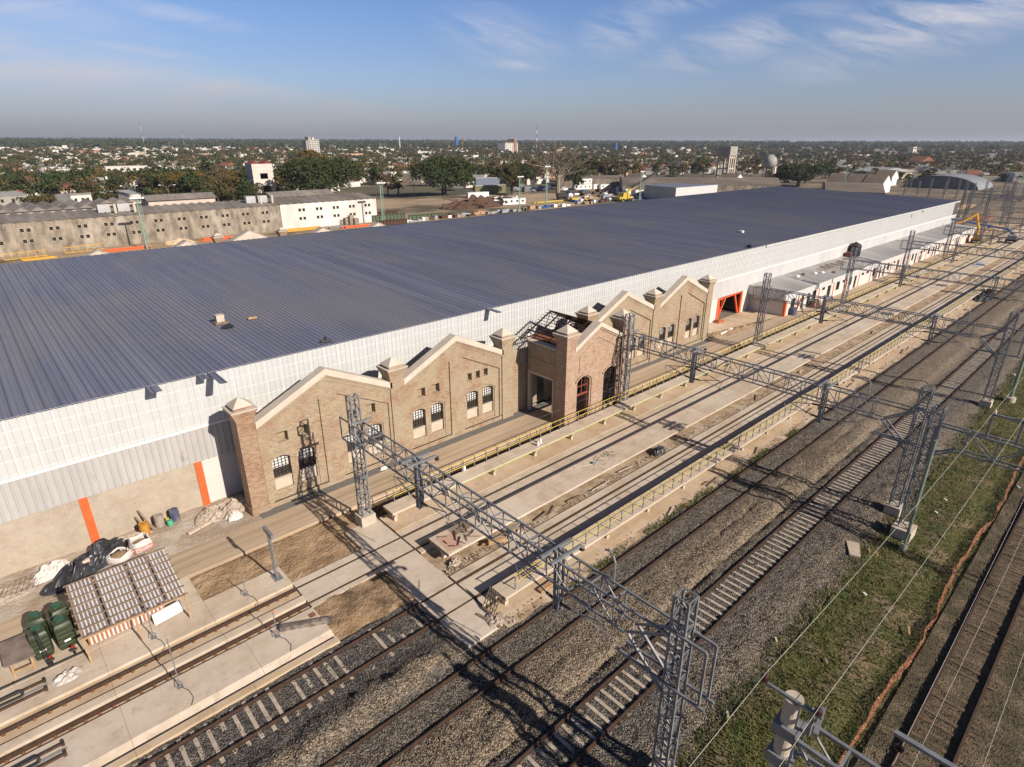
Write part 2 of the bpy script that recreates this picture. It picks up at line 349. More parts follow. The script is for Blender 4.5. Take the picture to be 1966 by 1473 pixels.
tag(MB().arr(V, F).build('weeds', mat('weed_blades', (.10, .085, .03), (.06, .055, .02), .8, .9), fix=False), 'dry brown weeds between the sleepers of the old track', 'weeds', kind='stuff')
# ---------------- concrete formation
def strips(name, x0, x1, lst, m, cat=None):
    b = MB()
    for y0, y1, z in lst: b.box(x0, x1, y0, y1, -.9, z)
    return structure(b.build(name, m))
# west slab with the first track let into it
strips('track_slab', -14, 9.72, [(28.62, 29.12, .0), (30.5, 32.62, .0)], concrete)
strips('track_slab_bed', -14, 9.71, [(27.92, 28.55, -.16), (29.12, 30.5, -.16)], tan_slab)
strips('drain_floor', -14, 9.7, [(28.55, 28.62, -.5), (27.82, 27.92, -.5), (24.86, 25.02, -.6), (32.62, 32.74, -.5)], concrete_dk)
b = MB(); b.box(-14, 9.72, 25.5, 27.82, -.9, 0); b.hexa([(-14,25.02,-.9),(9.72,25.02,-.9),(9.72,25.5,-.9),(-14,25.5,-.9),(-14,25.02,-.28),(9.72,25.02,-.28),(9.72,25.5,0),(-14,25.5,0)])
structure(b.build('inspection_slab', concrete_grey))
strips('concrete_kerb', -14, 9.72, [(24.45, 24.86, -.02)], tan_slab)
# cross slab (level crossing)
b = MB(); b.box(14.55, 17.05, 19.4, 22.0, -.9, -.004); b.box(14.55, 17.05, 22.12, 23.76, -.9, 0); b.box(14.55, 17.05, 23.94, 28.16, -.9, -.003)
b.box(9.72, 17.05, 28.36, 29.86, -.9, 0.002); b.box(9.72, 17.05, 30.06, 30.62, -.9, -.002); b.box(14.55, 17.05, 30.62, 33.1, -.9, 0.0); b.box(9.72, 14.55, 27.78, 28.16, -.9, 0.0)
structure(b.build('crossing_slab', concrete_grey))
b = MB()
for y0, y1 in ((22.0, 22.12), (23.76, 23.94), (28.16, 28.36), (29.86, 30.06)): b.box(9.8 if y0 > 28 else 14.6, 17.04, y0, y1, -.9, -.10)
structure(b.build('crossing_groove', concrete_dk))
# depot formation to the right of the crossing
L = 262
strips('depot_slab', 17.2, L, [(30.72, 32.95, .01)], tan_slab)
strips('depot_track_slab', 17.2, L, [(27.66, 28.14, -.03), (28.36, 29.84, -.03), (30.06, 30.62, -.03)], concrete)
strips('depot_track_slab', 17.2, L, [(21.35, 21.95, -.05), (22.16, 23.70, -.03), (23.92, 24.55, .0)], concrete)
strips('slot_floor', 17.1, L, [(30.62, 30.72, -.5), (28.14, 28.36, -.12), (29.84, 30.06, -.12), (21.95, 22.16, -.14), (23.70, 23.92, -.14), (24.55, 24.68, -.5)], concrete_dk)
strips('rubble_strip', 17.1, L, [(24.68, 27.6, -.12)], mat('rubble_dirt', (.36, .27, .18), (.22, .15, .09), 2.2, 1, .9, 12, c3=(.44, .36, .27), s3=.7))
strips('outer_strip', 17.1, L, [(19.5, 20.9, -.02)], tan_slab)
def rz(x, y): return -.10-.25*(19.55-y)+.06*fbm(x, y, 1.5)
b = MB(); nx = 400
for i in range(nx):
    x0 = 17.1+(L-17)*i/nx; x1 = 17.1+(L-17)*(i+1)/nx
    y0 = 18.95+.3*fbm(x0, 0, .5); y1 = 18.95+.3*fbm(x1, 0, .5)
    b.face([(x0, y0, -.13), (x1, y1, -.13), (x1, 19.52, -.03+.05*fbm(x1, 3, 1)), (x0, 19.52, -.03+.05*fbm(x0, 3, 1))])
structure(b.build('rubble_edge', MATS['rubble_dirt'], fix=False))
# trench and service road
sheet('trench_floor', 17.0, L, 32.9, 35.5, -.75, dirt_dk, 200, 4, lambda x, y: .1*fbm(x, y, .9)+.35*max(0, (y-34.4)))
b = MB(); b.box(14.8, L, 35.4, 35.62, -.9, .03)
structure(b.build('road_kerb', tan_slab))
b = MB(); b.box(-30, L, 35.62, 38.45, -.9, 0.0); structure(b.build('service_road', road_m))
b = MB(); b.box(-30, 5.2, 32.74, 35.62, -.9, -.02); structure(b.build('concrete_pad', concrete))
sheet('earth_plot', 5.2, 17.2, 30.55, 35.62, -.04, dirt_m, 70, 30, lambda x, y: (.10*fbm(x, y, .8)+.06*fbm(x, y, 2.5)-.05) if (x < 14.3 or y > 33.2) and y < 35.4 else -.2)
sheet('earth_plot', 9.7, 14.6, 23.9, 27.85, -.05, mat('stony_earth', (.33, .225, .135), (.22, .145, .08), 1.1, 1, 1.0, 9, c3=(.12, .08, .045), s3=.45, r3=(.5, .6), bdist=.12), 50, 40,
      lambda x, y: .08*fbm(x, y, .8)+.05*fbm(x, y, 3)-(.35*max(0, 25.6-y-(x-9.7)*.18-.25*fbm(x, y, .7))))
# foot of the walls
gravel_m = mat('dark_gravel', (.20, .185, .17), (.10, .095, .09), 30, 1, .8, 30)
strips('gravel_strip', 11.0, 72.4, [(38.45, 39.5, .02)], gravel_m)
sheet('wall_foot_ground', -30, 11.2, 38.45, 43.4, -.03, mat('messy_ground', (.37, .30, .23), (.22, .155, .10), 1.0, 1, .8, 7, c3=(.44, .39, .33), s3=.5, bdist=.12), 120, 26, lambda x, y: .05*fbm(x, y, .9)+.03*fbm(x, y, 3))
strips('concrete_apron', 72.4, 205, [(38.45, 43.3, .012)], tan_slab)
sheet('excavated_strip', 71.8, 89.0, 37.9, 41.3, .03, dirt_m, 60, 16, lambda x, y: -.06+.30*max(0, 1-abs(y-(41-(x-72)*.17)+1.0)/1.3)*(1+fbm(x, y, 1)) if abs(y-(41-(x-72)*.17)+1.0) < 1.3 else -.06)
sheet('floor_inside', 11, 205, 43.4, 95, .0, concrete_dk)
sheet('floor_behind_facade', 11, 72.4, 39.5, 43.2, .0, gravel_m)

# ================================================================ TRACKS
def rail_piece(b, x0, x1, y, top, h=.16):
    b.box(x0, x1, y-.075, y+.075, top-h, top-h+.03); b.box(x0, x1, y-.012, y+.012, top-h+.03, top-.04); b.box(x0, x1, y-.036, y+.036, top-.04, top)
def track(label, ya, yb, top, x0=-14, x1=430, h=.16):
    t = thing('railway_track', label, 'railway track', (0, (ya+yb)/2, 0), 'parallel railway tracks')
    for y in (ya, yb): rail_piece_b = MB(); rail_piece(rail_piece_b, x0, x1, y, top, h); rail_piece_b.build('rail', rail_m, t)
    return t
T1 = track('railway track set in concrete slab nearest the brick facade', 29.95, 28.25, .02)
T2 = track('railway track on dark ballast that runs beside the second raised walkway', 23.84, 22.06, .02)
T3 = track('ballasted track with buried sleepers just outside the outermost walkway', 18.45, 16.72, .03)
T4 = track('ballasted track with evenly spaced pale concrete sleepers', 13.0, 11.28, .03)
T5 = track('old track with brown timber sleepers at the weedy right edge', 1.88, .12, .03)
# pads and clips of track one (left part) - the rail stands on small rusty plates
for k in range(30):
    x = -6.0+k*.58
    if x > 9.4: break
    for y in (29.95, 28.25):
        c = MB(); c.box(x-.07, x+.07, y-.19, y+.17, -.155, -.115); c.box(x-.04, x+.04, y-.15, y-.08, -.12, -.06)
        c.build('rail_clip', mat('rust', (.26, .115, .055), (.14, .06, .03), 6, .8) if 'rust' not in MATS else MATS['rust'], T1)
sleeper_c = mat('concrete_sleeper', (.46, .39, .315), (.34, .285, .22), 3, .9)
def sleepers(T, ya, yb, x0, n, d, m, top, ln, w=.24, bury=None, name='sleeper', most=100, vary=False):
    mm = MB(); yc = (ya+yb)/2; h = ln/2
    for k in range(n):
        x = x0+k*d+U(-.012, .012); b = mm if k >= most else MB(); cut = (U(0, .25), U(0, .12)) if vary and random.random() < .6 else (0, 0)
        z = top+(bury(x) if bury else 0)
        a = U(-.006, .006)
        l0, l1 = yc-h+cut[0], yc+h-cut[1]
        b.hexa([(x-w/2, l0, z-.2), (x+w/2, l0, z-.2), (x+w/2, l1, z-.2), (x-w/2, l1, z-.2),
                (x-w/2*.85+a, l0, z), (x+w/2*.85+a, l0, z), (x+w/2*.85-a, l1, z), (x-w/2*.85-a, l1, z)])
        if k < most: b.build(name, m, T)
    if n > most: mm.build(name+'_run', m, T)['kind'] = 'stuff'
sleepers(T4, 13.0, 11.28, 11.6, 248, .565, sleeper_c, -.105, 1.62, .21, lambda x: U(-.03, .015), vary=True)
sleepers(T2, 23.84, 22.06, -3.6, 31, .575, sleeper_c, -.085, 2.5, .21, lambda x: U(-.10, -.015) - (.03 if x > 12.0 else 0))
old_sl = mat('old_timber_sleeper', (.15, .10, .065), (.085, .06, .04), 3, 1, .4, 14)
sleepers(T5, 1.88, .12, 13, 80, .62, old_sl, -.15, 2.5, .24, lambda x: U(-.04, .01))
cream = mat('cream_render', (.50, .435, .35), (.42, .36, .28), 1.2, .9, .15, 10)
# ================================================================ WAREHOUSE
def roof_mat():
    m = bpy.data.materials.new('ribbed_roof_sheet'); m.use_nodes = True; t = m.node_tree; b = t.nodes['Principled BSDF']
    tc = N(t, 'ShaderNodeTexCoord')
    def nz(scale, st, det=5.0):
        mp = N(t, 'ShaderNodeMapping'); mp.inputs['Scale'].default_value = st; t.links.new(tc.outputs['Object'], mp.inputs[0])
        n = N(t, 'ShaderNodeTexNoise', i={'Scale': scale, 'Detail': det, 'Roughness': .6}); t.links.new(mp.outputs[0], n.inputs['Vector']); return n.outputs[0]
    sx = N(t, 'ShaderNodeSeparateXYZ'); t.links.new(tc.outputs['Object'], sx.inputs[0])
    sn = N(t, 'ShaderNodeMath', operation='SNAP', i={1: 1.05}); t.links.new(sx.outputs[0], sn.inputs[0])
    wn_ = N(t, 'ShaderNodeTexWhiteNoise', noise_dimensions='1D'); t.links.new(sn.outputs[0], wn_.inputs['W'])
    col = MX(t, RAMP(t, wn_.outputs['Value'], [(0, 0), (1, 1)]), (.17, .182, .25), (.215, .225, .29))
    col = MX(t, RAMP(t, nz(.55, (1, .05, 1)), [(.42, 0), (.65, .8)]), col, (.142, .152, .21))
    col = MX(t, RAMP(t, nz(.12, (1, .35, 1)), [(.45, 0), (.62, .7)]), col, (.225, .222, .235))
    col = MX(t, RAMP(t, nz(.7, (.35, 1, 1), 8), [(.64, 0), (.70, .55)]), col, (.30, .25, .20))
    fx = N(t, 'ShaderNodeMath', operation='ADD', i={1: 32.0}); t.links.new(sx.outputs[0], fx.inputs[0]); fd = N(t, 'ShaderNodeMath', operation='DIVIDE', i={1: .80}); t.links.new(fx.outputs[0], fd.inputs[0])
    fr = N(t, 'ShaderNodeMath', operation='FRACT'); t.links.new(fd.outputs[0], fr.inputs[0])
    col = MX(t, RAMP(t, fr.outputs[0], [(.0, .6), (.13, .6), (.15, 0.0), (.97, 0.0), (.99, .6)]), col, (.07, .07, .10))  # rib flank shading painted into the colour as dark lines
    t.links.new(col, b.inputs['Base Color']); b.inputs['Metallic'].default_value = .2
    t.links.new(RAMP(t, nz(.3, (1, .3, 1)), [(.3, .5), (.7, .68)]), b.inputs['Roughness'])
    return m
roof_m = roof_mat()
fibre = brick('frosted_wall_panel', (.475, .485, .487), (.45, .462, .465), (.56, .565, .565), 1.18, .92, dirt=(.50, .505, .505), ds=.5, dr=(.5, .7), bump=.1, mortar=.035, rough=.45, offset=0.0)
galv_wall = mat('corrugated_grey_wall', (.46, .45, .44), (.38, .37, .36), .5, .55, metal=.15, c3=(.28, .27, .265), s3=1.1, r3=(.62, .72), stretch=(1, 1, .3))
white_band = mat('white_metal_band', (.53, .53, .53), (.48, .48, .48), .4, .5)
block_m = brick('rendered_block_wall', (.37, .315, .25), (.32, .265, .205), (.27, .225, .175), .4, .2, dirt=(.41, .355, .285), ds=.5, dirt2=(.36, .29, .21), bump=.25, mortar=.01)
block_w = brick('white_block_wall', (.60, .57, .53), (.56, .53, .49), (.47, .44, .41), .4, .2, dirt=(.53, .50, .46), ds=.8, bump=.3, mortar=.012)
WX0, WX1, WY, EAVE, RY, RZ = -32.0, 209.5, 43.2, 10.0, 94.5, 11.32
W = thing('warehouse', 'huge low warehouse with ribbed blue-grey roof and long white panelled side', 'warehouse', (90, WY, 0))
def ribbed(x0, x1, pitch, rib, h, wr):   # profile in x: list (x, dz)
    P = []; x = x0
    while x < x1-1e-6:
        e = min(x+pitch, x1)
        P += [(x, 0), (x+.02, h), (x+.02+wr, h), (x+.04+wr, 0)]
        if rib:
            for k in range(1, rib): q = x+(pitch*k/rib); P += [(q, 0), (q+.03, h*.45), (q+.06, 0)]
        x = e
    P.append((x1, 0)); return P
def roof_strip(b, prof, ya, za, yb, zb, nseg=1):
    n = len(b.v); k = len(prof)
    for j in range(nseg+1):
        t = j/nseg; y = ya+(yb-ya)*t; z = za+(zb-za)*t+.05*math.sin(math.pi*t)
        b.v.extend([(x, y, z+dz) for x, dz in prof])
    for j in range(nseg):
        for i in range(k-1): b.f.append((n+j*k+i, n+j*k+i+1, n+(j+1)*k+i+1, n+(j+1)*k+i)); b.m.append(0)
b = MB(); roof_strip(b, ribbed(WX0, WX1, .80, 3, .055, .05), WY-.12, EAVE, RY, RZ, 4)
roof_strip(b, ribbed(WX0, WX1, .80, 0, .055, .05), RY, RZ, 96.5, 11.1, 1)
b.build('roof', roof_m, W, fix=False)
# loose sheets sticking out beyond the eave
for x0, x1, y in ((6.6, 7.3, 41.75), (9.75, 10.3, 42.1), (10.45, 10.95, 40.4), (36.0, 36.6, 41.3)):
    c = MB(); pr = ribbed(x0, x1, (x1-x0)/1.0, 3, .05, .05); n = len(pr)
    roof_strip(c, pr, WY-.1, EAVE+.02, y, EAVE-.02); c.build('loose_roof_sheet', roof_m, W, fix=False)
def wall_ribs(b, x0, x1, z0, z1, y, pitch, d, w):
    pr = [(x0, 0)]; x = x0+pitch/2
    while x < x1-w: pr += [(x, 0), (x+w*.25, d), (x+w*.75, d), (x+w, 0)]; x += pitch
    pr.append((x1, 0)); n = len(b.v); k = len(pr)
    b.v.extend([(q, y-e, z0) for q, e in pr]); b.v.extend([(q, y-e, z1) for q, e in pr])
    for i in range(k-1): b.f.append((n+i, n+i+1, n+k+i+1, n+k+i)); b.m.append(0)
b = MB(); wall_ribs(b, WX0, 94.0, 6.2, EAVE+.02, WY, .40, .03, .05); b.build('upper_wall', fibre, W, fix=False)
b = MB(); wall_ribs(b, 94.0, WX1, 6.2, EAVE-.35, WY, .40, .03, .05); b.build('upper_wall', fibre, W, fix=False)
b = MB(); b.box(94.0, WX1, WY-.16, WY+.1, EAVE-.38, EAVE-.02); b.build('gutter_fascia', mat('light_fascia', (.50, .50, .50), (.42, .42, .42), .8, .5), W)
b = MB(); b.box(WX0, WX1, WY-.05, WY-.015, 6.10, 6.26); b.build('wall_flashing', white_m, W)
b = MB(); wall_ribs(b, WX0, 72.2, 3.56, 6.12, WY, .42, .045, .16); b.build('corrugated_band', galv_wall, W, fix=False)
b = MB(); wall_ribs(b, 72.2, WX1, 3.5, 6.12, WY-.003, .35, .02, .08); b.build('corrugated_band', mat('pale_corrugated_wall', (.52, .52, .52), (.44, .44, .44), .3, .5, c3=(.36, .36, .36), s3=.8, r3=(.6, .72), stretch=(1, 1, .25)), W, fix=False)
b = MB(); b.box(WX0, 1.42, WY+.04, WY+.3, -.4, 3.58); b.box(1.87, 8.42, WY+.04, WY+.3, -.4, 3.58); b.build('block_wall', block_m, W)
b = MB(); b.box(8.87, 81.1, WY+.04, WY+.3, -.4, 3.58); b.box(88.5, WX1, WY+.04, WY+.3, -.4, 3.58); b.build('white_block_wall', block_w, W)
b = MB(); b.box(205, WX1, WY, 96, -.4, 9.9); b.build('end_wall', white_band, W)
b = MB(); b.box(WX0, WX1, 96.2, 96.4, -.4, 11.0); b.build('rear_wall', white_band, W)
for x in (-5.3, 1.65, 8.65, 81.35, 88.3):
    b = MB(); b.box(x-.24, x+.24, WY-.06, WY+.30, -.1, 3.57 if x < 50 else 3.5); b.build('steel_column', orange, W)
b = MB(); b.box(81.1, 88.5, 51, 51.2, 0, 4.0); b.box(81.0, 81.12, 43.5, 51, 0, 4); b.box(88.5, 88.62, 43.5, 51, 0, 4); b.build('interior_wall', dark_glass, W)
b = MB(); b.bar((81.5, 43.3, .1), (83.6, 43.3, 3.6), .22); b.bar((81.8, 43.3, 1.2), (84.4, 44.2, 3.6), .18); b.bar((87.9, 43.4, .1), (86.2, 43.4, 3.6), .25); b.bar((81.5, 43.4, 3.2), (88.2, 43.4, 3.3), .16)
b.build('door_brace', orange, W)
b = MB(); b.box(80.2, 82.0, 42.2, 43.0, 0, .16); b.box(80.5, 81.4, 42.3, 42.9, .16, .4); b.build('column_foot', mat('red_brick_stack', (.45, .13, .05), (.3, .08, .04), 5, .9), W)
# roof details
def small(name, label, cat, loc, parts, group=None):
    t = thing(name, label, cat, loc, group)
    for pn, mb, m in parts: mb.build(pn, m, t)
    return t
hr = lambda y: EAVE+(y-WY)/(RY-WY)*(RZ-EAVE)+.08
b = MB(); b.box(14.7, 15.35, 54.0, 54.65, hr(54)+.15, hr(54)+.75); c = MB(); c.box(14.5, 15.55, 53.8, 54.85, hr(54), hr(54)+.14)
small('roof_crate', 'pale timber crate standing on the warehouse roof', 'crate', (15, 54.4, hr(54)), [('box', b, cream), ('pallet', c, wood_m)])
b = MB(); b.tube([(14.6, 52.6, hr(52)+.02), (15.2, 52.3, hr(52)+.2), (15.5, 52.5, hr(52)+.02)], [.16, .22, .1], 9)
small('black_sheet_bundle', 'crumpled black sheet lying beside the crate on the roof', 'bundle', (15, 52.5, hr(52)), [('bundle', b, black_m)])
b = MB(); b.tube([(19.75, 43.9, hr(44)), (19.75, 43.9, hr(44)+.4)], .1, 8); b.tube([(19.4, 44, hr(44)+.05), (20.2, 43.8, hr(44)+.05)], .12, 8)
small('roof_vent', 'small dark vent near the eave of the roof', 'vent', (19.7, 44, hr(44)), [('pipe', b, black_m)])
b = MB(); b.tube([(17.2, 53.6, hr(53.6)+.12), (17.9, 53.5, hr(53.5)+.12)], .12, 8)
small('roof_roll', 'short pale roll lying on the roof right of the crate', 'roll', (17.4, 53.6, hr(53)), [('roll', b, wood_l)])
for i, (px, py) in enumerate([(1440, 468), (1774, 402), (1424, 443)]):
    X, Y = at(px, py, 10.6); b = MB(); b.box(X-.3, X+.35, Y-.3, Y+.3, hr(Y)-.02, hr(Y)+.3)
    small('roof_offcut', ['small dark object far along the roof close to the eave', 'small pale box at the far end of the roof', 'tiny pale block in the middle of the far roof'][i], 'box', (X, Y, hr(Y)), [('box', b, white_m if i else black_m)])

# ================================================================ BRICK FACADE
old_brick = brick('old_buff_brick', (.39, .305, .20), (.20, .14, .085), (.36, .305, .225), .26, .085, dirt=(.33, .272, .188), ds=.5, dr=(.42, .62), dirt2=(.235, .10, .058), ds2=.55, bump=.5)
pier_brick = brick('red_buff_brick', (.36, .24, .15), (.18, .09, .055), (.36, .29, .21), .26, .085, dirt=(.33, .255, .17), ds=.5, dr=(.45, .65), dirt2=(.22, .10, .06), ds2=.9, bump=.5)
coping_m = mat('pale_coping', (.55, .48, .40), (.46, .40, .33), .8, .85, .1, 12)
BF = thing('brick_facade', 'old gabled brick facade with cream copings kept standing before the warehouse', 'facade', (41, 39.4, 0))
FY = 39.4
def seg_top(f0, f1): return f0, f1
class Wall:
    """vertical wall in the plane Y=y (or X=x if axis='x'), made of strips that leave openings"""
    def __init__(s, y, depth, axis='y'): s.b = MB(); s.y = y; s.d = depth; s.ax = axis
    def P(s, x, z, off=0): return (x, s.y+off, z) if s.ax == 'y' else (s.y+off, x, z)
    def fill(s, x0, x1, z0, top, ops, base=0.0, off=0.0, reveal=None):
        """top: function x->z. ops: list of (x0,x1,zlow,topfunc). cuts strips"""
        xs = {x0, x1}
        for o in ops:
            n = 6 if o[4] else 1
            for k in range(n+1): xs.add(o[0]+(o[1]-o[0])*k/n)
        if hasattr(top, 'cuts'): xs |= {c for c in top.cuts if x0 < c < x1}
        xs = sorted(xs)
        for a, c in zip(xs, xs[1:]):
            if c-a < 1e-6: continue
            mid = (a+c)/2; inside = [o for o in ops if o[0] < mid < o[1]]
            inside.sort(key=lambda o: o[2]); zl = z0; zr = z0
            for o in inside:
                s.q(a, c, zl, zr, o[2], o[2], off)
                zl, zr = o[3](a), o[3](c)
            s.q(a, c, zl, zr, top(a+1e-9), top(c-1e-9), off)
        rv = s.d if reveal is None else reveal
        for o in ops:
            n = 6 if o[4] else 1
            for k in range(n):
                a = o[0]+(o[1]-o[0])*k/n; c = o[0]+(o[1]-o[0])*(k+1)/n
                s.b.face([s.P(a, o[3](a), off), s.P(c, o[3](c), off), s.P(c, o[3](c), rv), s.P(a, o[3](a), rv)])
            s.b.face([s.P(o[0], o[2], off), s.P(o[1], o[2], off), s.P(o[1], o[2], rv), s.P(o[0], o[2], rv)])
            for x in (o[0], o[1]): s.b.face([s.P(x, o[2], off), s.P(x, o[3](x), off), s.P(x, o[3](x), rv), s.P(x, o[2], rv)])
    def q(s, a, c, zl, zr, tl, tr, off):
        if tl-zl < 1e-4 and tr-zr < 1e-4: return
        s.b.face([s.P(a, zl, off), s.P(c, zr, off), s.P(c, tr, off), s.P(a, tl, off)])
def arch(x0, x1, zs, rise): return lambda x: zs+rise*(1-((2*(x-x0)/(x1-x0))-1)**2)
def flat(z): return lambda x: z
def op(x0, x1, z0, zs, rise=0): return (x0, x1, z0, arch(x0, x1, zs, rise) if rise else flat(zs), rise > 0)
frost = mat('frosted_pane', (.72, .72, .70), (.58, .58, .56), 2, .4)
iron = mat('dark_iron', (.045, .04, .038), (.07, .05, .04), 3, .6)
def window(parent, x0, x1, z0, zs, rise, y, grid=(4, 6), frost_from=.55, axis='y', m=iron):
    P = (lambda x, z, o=0: (x, y+o, z)) if axis == 'y' else (lambda x, z, o=0: (y+o, x, z))
    f = MB(); top = arch(x0, x1, zs, rise) if rise else flat(zs); w = .045
    for k in range(grid[0]+1):
        x = x0+(x1-x0)*k/grid[0]; x = min(max(x, x0+.03), x1-.03); f.bar(P(x, z0), P(x, top(x)), w)
    for k in range(grid[1]+1):
        z = z0+(zs-z0)*k/grid[1]; z = max(z, z0+.03); f.bar(P(x0, z, .012), P(x1, z, .012), w*.9)
    fr = f.build('window', m, parent)
    if frost_from < 1:
        zz = z0+(zs-z0)*frost_from; g = MB(); n = 6
        for k in range(n):
            a = x0+(x1-x0)*k/n; c = x0+(x1-x0)*(k+1)/n
            g.face([P(a, zz, .05), P(c, zz, .05), P(c, top(c), .05), P(a, top(a), .05)])
        g.build('upper_panes', frost, fr, fix=False)
    if frost_from > 0:
        zz = z0+(zs+rise-z0)*min(frost_from, 1); g = MB(); g.face([P(x0, z0, .06), P(x1, z0, .06), P(x1, zz, .06), P(x0, zz, .06)]); g.build('lower_shade', dark_glass, fr, fix=False)  # dark sheet stands in for the shaded view through the lower sash
    return fr
def gable(c, half, ze, zp):
    f = lambda x: zp-(zp-ze)*abs(x-c)/half
    f.cuts = [c]; return f
HB = 5.45
for k in (0, 1, 3, 4):
    c = 17.35+12.05*k; x0 = c-HB; x1 = c+HB; top = gable(c, HB+.15, 6.55, 9.15)
    w = Wall(FY, .5)
    pl = (c-5.05, c-.72); pr_ = (c+.72, c+5.05)
    ptop = lambda a, z0, z1, sgn, e0, e1: (lambda x: z0+(z1-z0)*(x-e0)/(e1-e0))
    tl = ptop(0, 5.35, 7.45, 1, pl[0], pl[1]); tr = ptop(0, 7.45, 5.35, 1, pr_[0], pr_[1])
    # front skin with two stepped recesses
    ops = [(pl[0], pl[1], .35, tl, False), (pr_[0], pr_[1], .35, tr, False)]
    w.fill(x0, x1, -.1, top, ops, off=0, reveal=.13)
    arcs = [(c-5.0, c-1.15), (c+.95, c+4.65)]
    wins = []
    for (s0, s1), (pa, pb), tt in zip(((-4.75, -2.85), (1.15, 3.0)), (pl, pr_), (tl, tr)):
        o = []
        for s in (s0, s1): o.append(op(c+s, c+s+1.35, 1.12, 3.62, .24)); wins.append((c+s, c+s+1.35))
        if k < 2:
            sm = ([(s0+.65, .8), (s1+.25, .8)] if s0 < 0 else ([(s0+.3, .8), (s1+.1, .8)] if k == 0 else [(1.25, .55), (2.2, .55), (3.15, .55)]))
            for q, wd in sm: o.append(op(c+q, c+q+wd, 4.85 if wd > .6 else 4.95, 5.68))
        w.fill(pa, pb, .35, tt, o, off=.13, reveal=.55)
        w.b.face([(pa, FY, .35), (pb, FY, .35), (pb, FY+.13, .35), (pa, FY+.13, .35)])
        # hood mould
        a0, a1 = c+s0-.18, c+s1+1.35+.18; hm = MB(); n = 8; ar = arch(a0, a1, 3.72, .55)
        for j in range(n):
            p = a0+(a1-a0)*j/n; q = a0+(a1-a0)*(j+1)/n; hm.bar((p, FY+.12, ar(p)), (q, FY+.12, ar(q)), .12, .10)
        hm.bar((a1, FY+.12, .5), (a1, FY+.12, 3.72), .10); hm.build('hood_mould', old_brick, BF)
    w.b.box(x0, x1, FY-.10, FY, -.1, .34)
    w.b.box(x0, x1, FY+.58, FY+.62, -.1, 1.1)
    w.b.build('bay_wall', old_brick, BF)
    bk = Wall(FY+.6, .02); bo = [op(a-.02, e+.02, 1.12, 3.64, .24) for a, e in wins]; bk.fill(x0, x1, -.1, top, bo, reveal=.61); bk.b.build('bay_back', old_brick, BF)
    for a, e in wins:
        window(BF, a, e, 2.0, 3.62, .24, FY+.42, (5, 7), .50)
        p = MB(); p.box(a, e, FY+.30, FY+.5, 1.12, 1.98); p.box(a-.03, e+.03, FY+.22, FY+.5, 1.98, 2.05); p.build('sill_panel', cream, BF)
    # coping
    for s in (-1, 1):
        b = MB(); e = c+s*(HB+.02); t0 = .5
        pts = [(c, 9.15), (e, 6.55), (e, 6.55+t0), (c, 9.15+t0)]
        b.prism(pts, FY-.12, FY+.72); b.build('coping', coping_m, BF)
        b = MB(); b.prism([(c, 8.98), (e, 6.38), (e, 6.55), (c, 9.15)], FY-.05, FY-.0); b.prism([(c, 8.72), (e-s*.25, 6.25), (e-s*.25, 6.33), (c, 8.80)], FY-.035, FY+.0); b.build('brick_cornice', old_brick, BF)
def pier(par, x0, x1, y0, y1, zb, ztop, m, capm):
    b = MB(); b.box(x0-.08, x1+.08, y0-.10, y1+.05, -.1, .55); b.box(x0, x1, y0, y1, .55, zb)
    for i, (e, z0, z1) in enumerate(((.05, zb, zb+.16), (.11, zb+.16, zb+.32), (.18, zb+.32, zb+.50), (.26, zb+.50, zb+.66))): b.box(x0-e, x1+e, y0-e, y1+e, z0, z1)
    o = b.build('pier', m, par)
    b = MB(); e = .22; b.box(x0-.30, x1+.30, y0-.30, y1+.30, zb+.66, zb+.74)
    b.build('pier_slab', capm, o)
    b = MB(); b.box(x0-.02, x1+.02, y0-.02, y1+.02, zb+.74, zb+.92); b.build('pier_neck', m, o)
    b = MB(); cx, cy = (x0+x1)/2, (y0+y1)/2; e = .08; z = zb+.92; q = [(x0-e, y0-e, z), (x1+e, y0-e, z), (x1+e, y1+e, z), (x0-e, y1+e, z)]
    b.face(q[::-1])
    b.v.append((cx, cy, ztop)); n = len(b.v)-1
    for i in range(4): b.f.append((n-4+i, n-4+(i+1) % 4, n)); b.m.append(0)
    b.build('pier_cap', capm, o)
for k in range(6):
    c = 11.25+12.05*k; wd = 1.3 if k else 1.2
    pier(BF, c-wd/2+(.0), c+wd/2, FY-.12, FY+1.15, 7.5, 9.0, pier_brick if k in (0,) else old_brick, coping_m)
# ================================================================ PAVILION
pav_brick = brick('pink_buff_brick', (.42, .285, .195), (.235, .14, .095), (.44, .37, .29), .28, .095, dirt=(.40, .30, .21), ds=.6, dr=(.50, .70), dirt2=(.25, .12, .075), ds2=.9, bump=.5)
PV = thing('brick_pavilion', 'projecting brick gate pavilion with bare roof trusses in front of the facade', 'pavilion', (42.5, 34, 0))
PY, PX0, PX1 = 34.0, 37.8, 47.2; c = 42.45; hb = 3.5
w = Wall(PY+.12, .5); top = gable(c, hb, 7.2, 9.0)
ops = [op(39.55, 41.35, -.05, 4.0, .45), op(43.45, 45.45, .45, 4.0, .45)]
w.fill(39.0, 46.0, -.1, top, ops, reveal=.5); w.b.build('front_wall', pav_brick, PV)
w = Wall(PY+.62, .02); w.fill(39.0, 46.0, -.1, top, ops, reveal=.0); w.b.build('front_wall_back', pav_brick, PV)
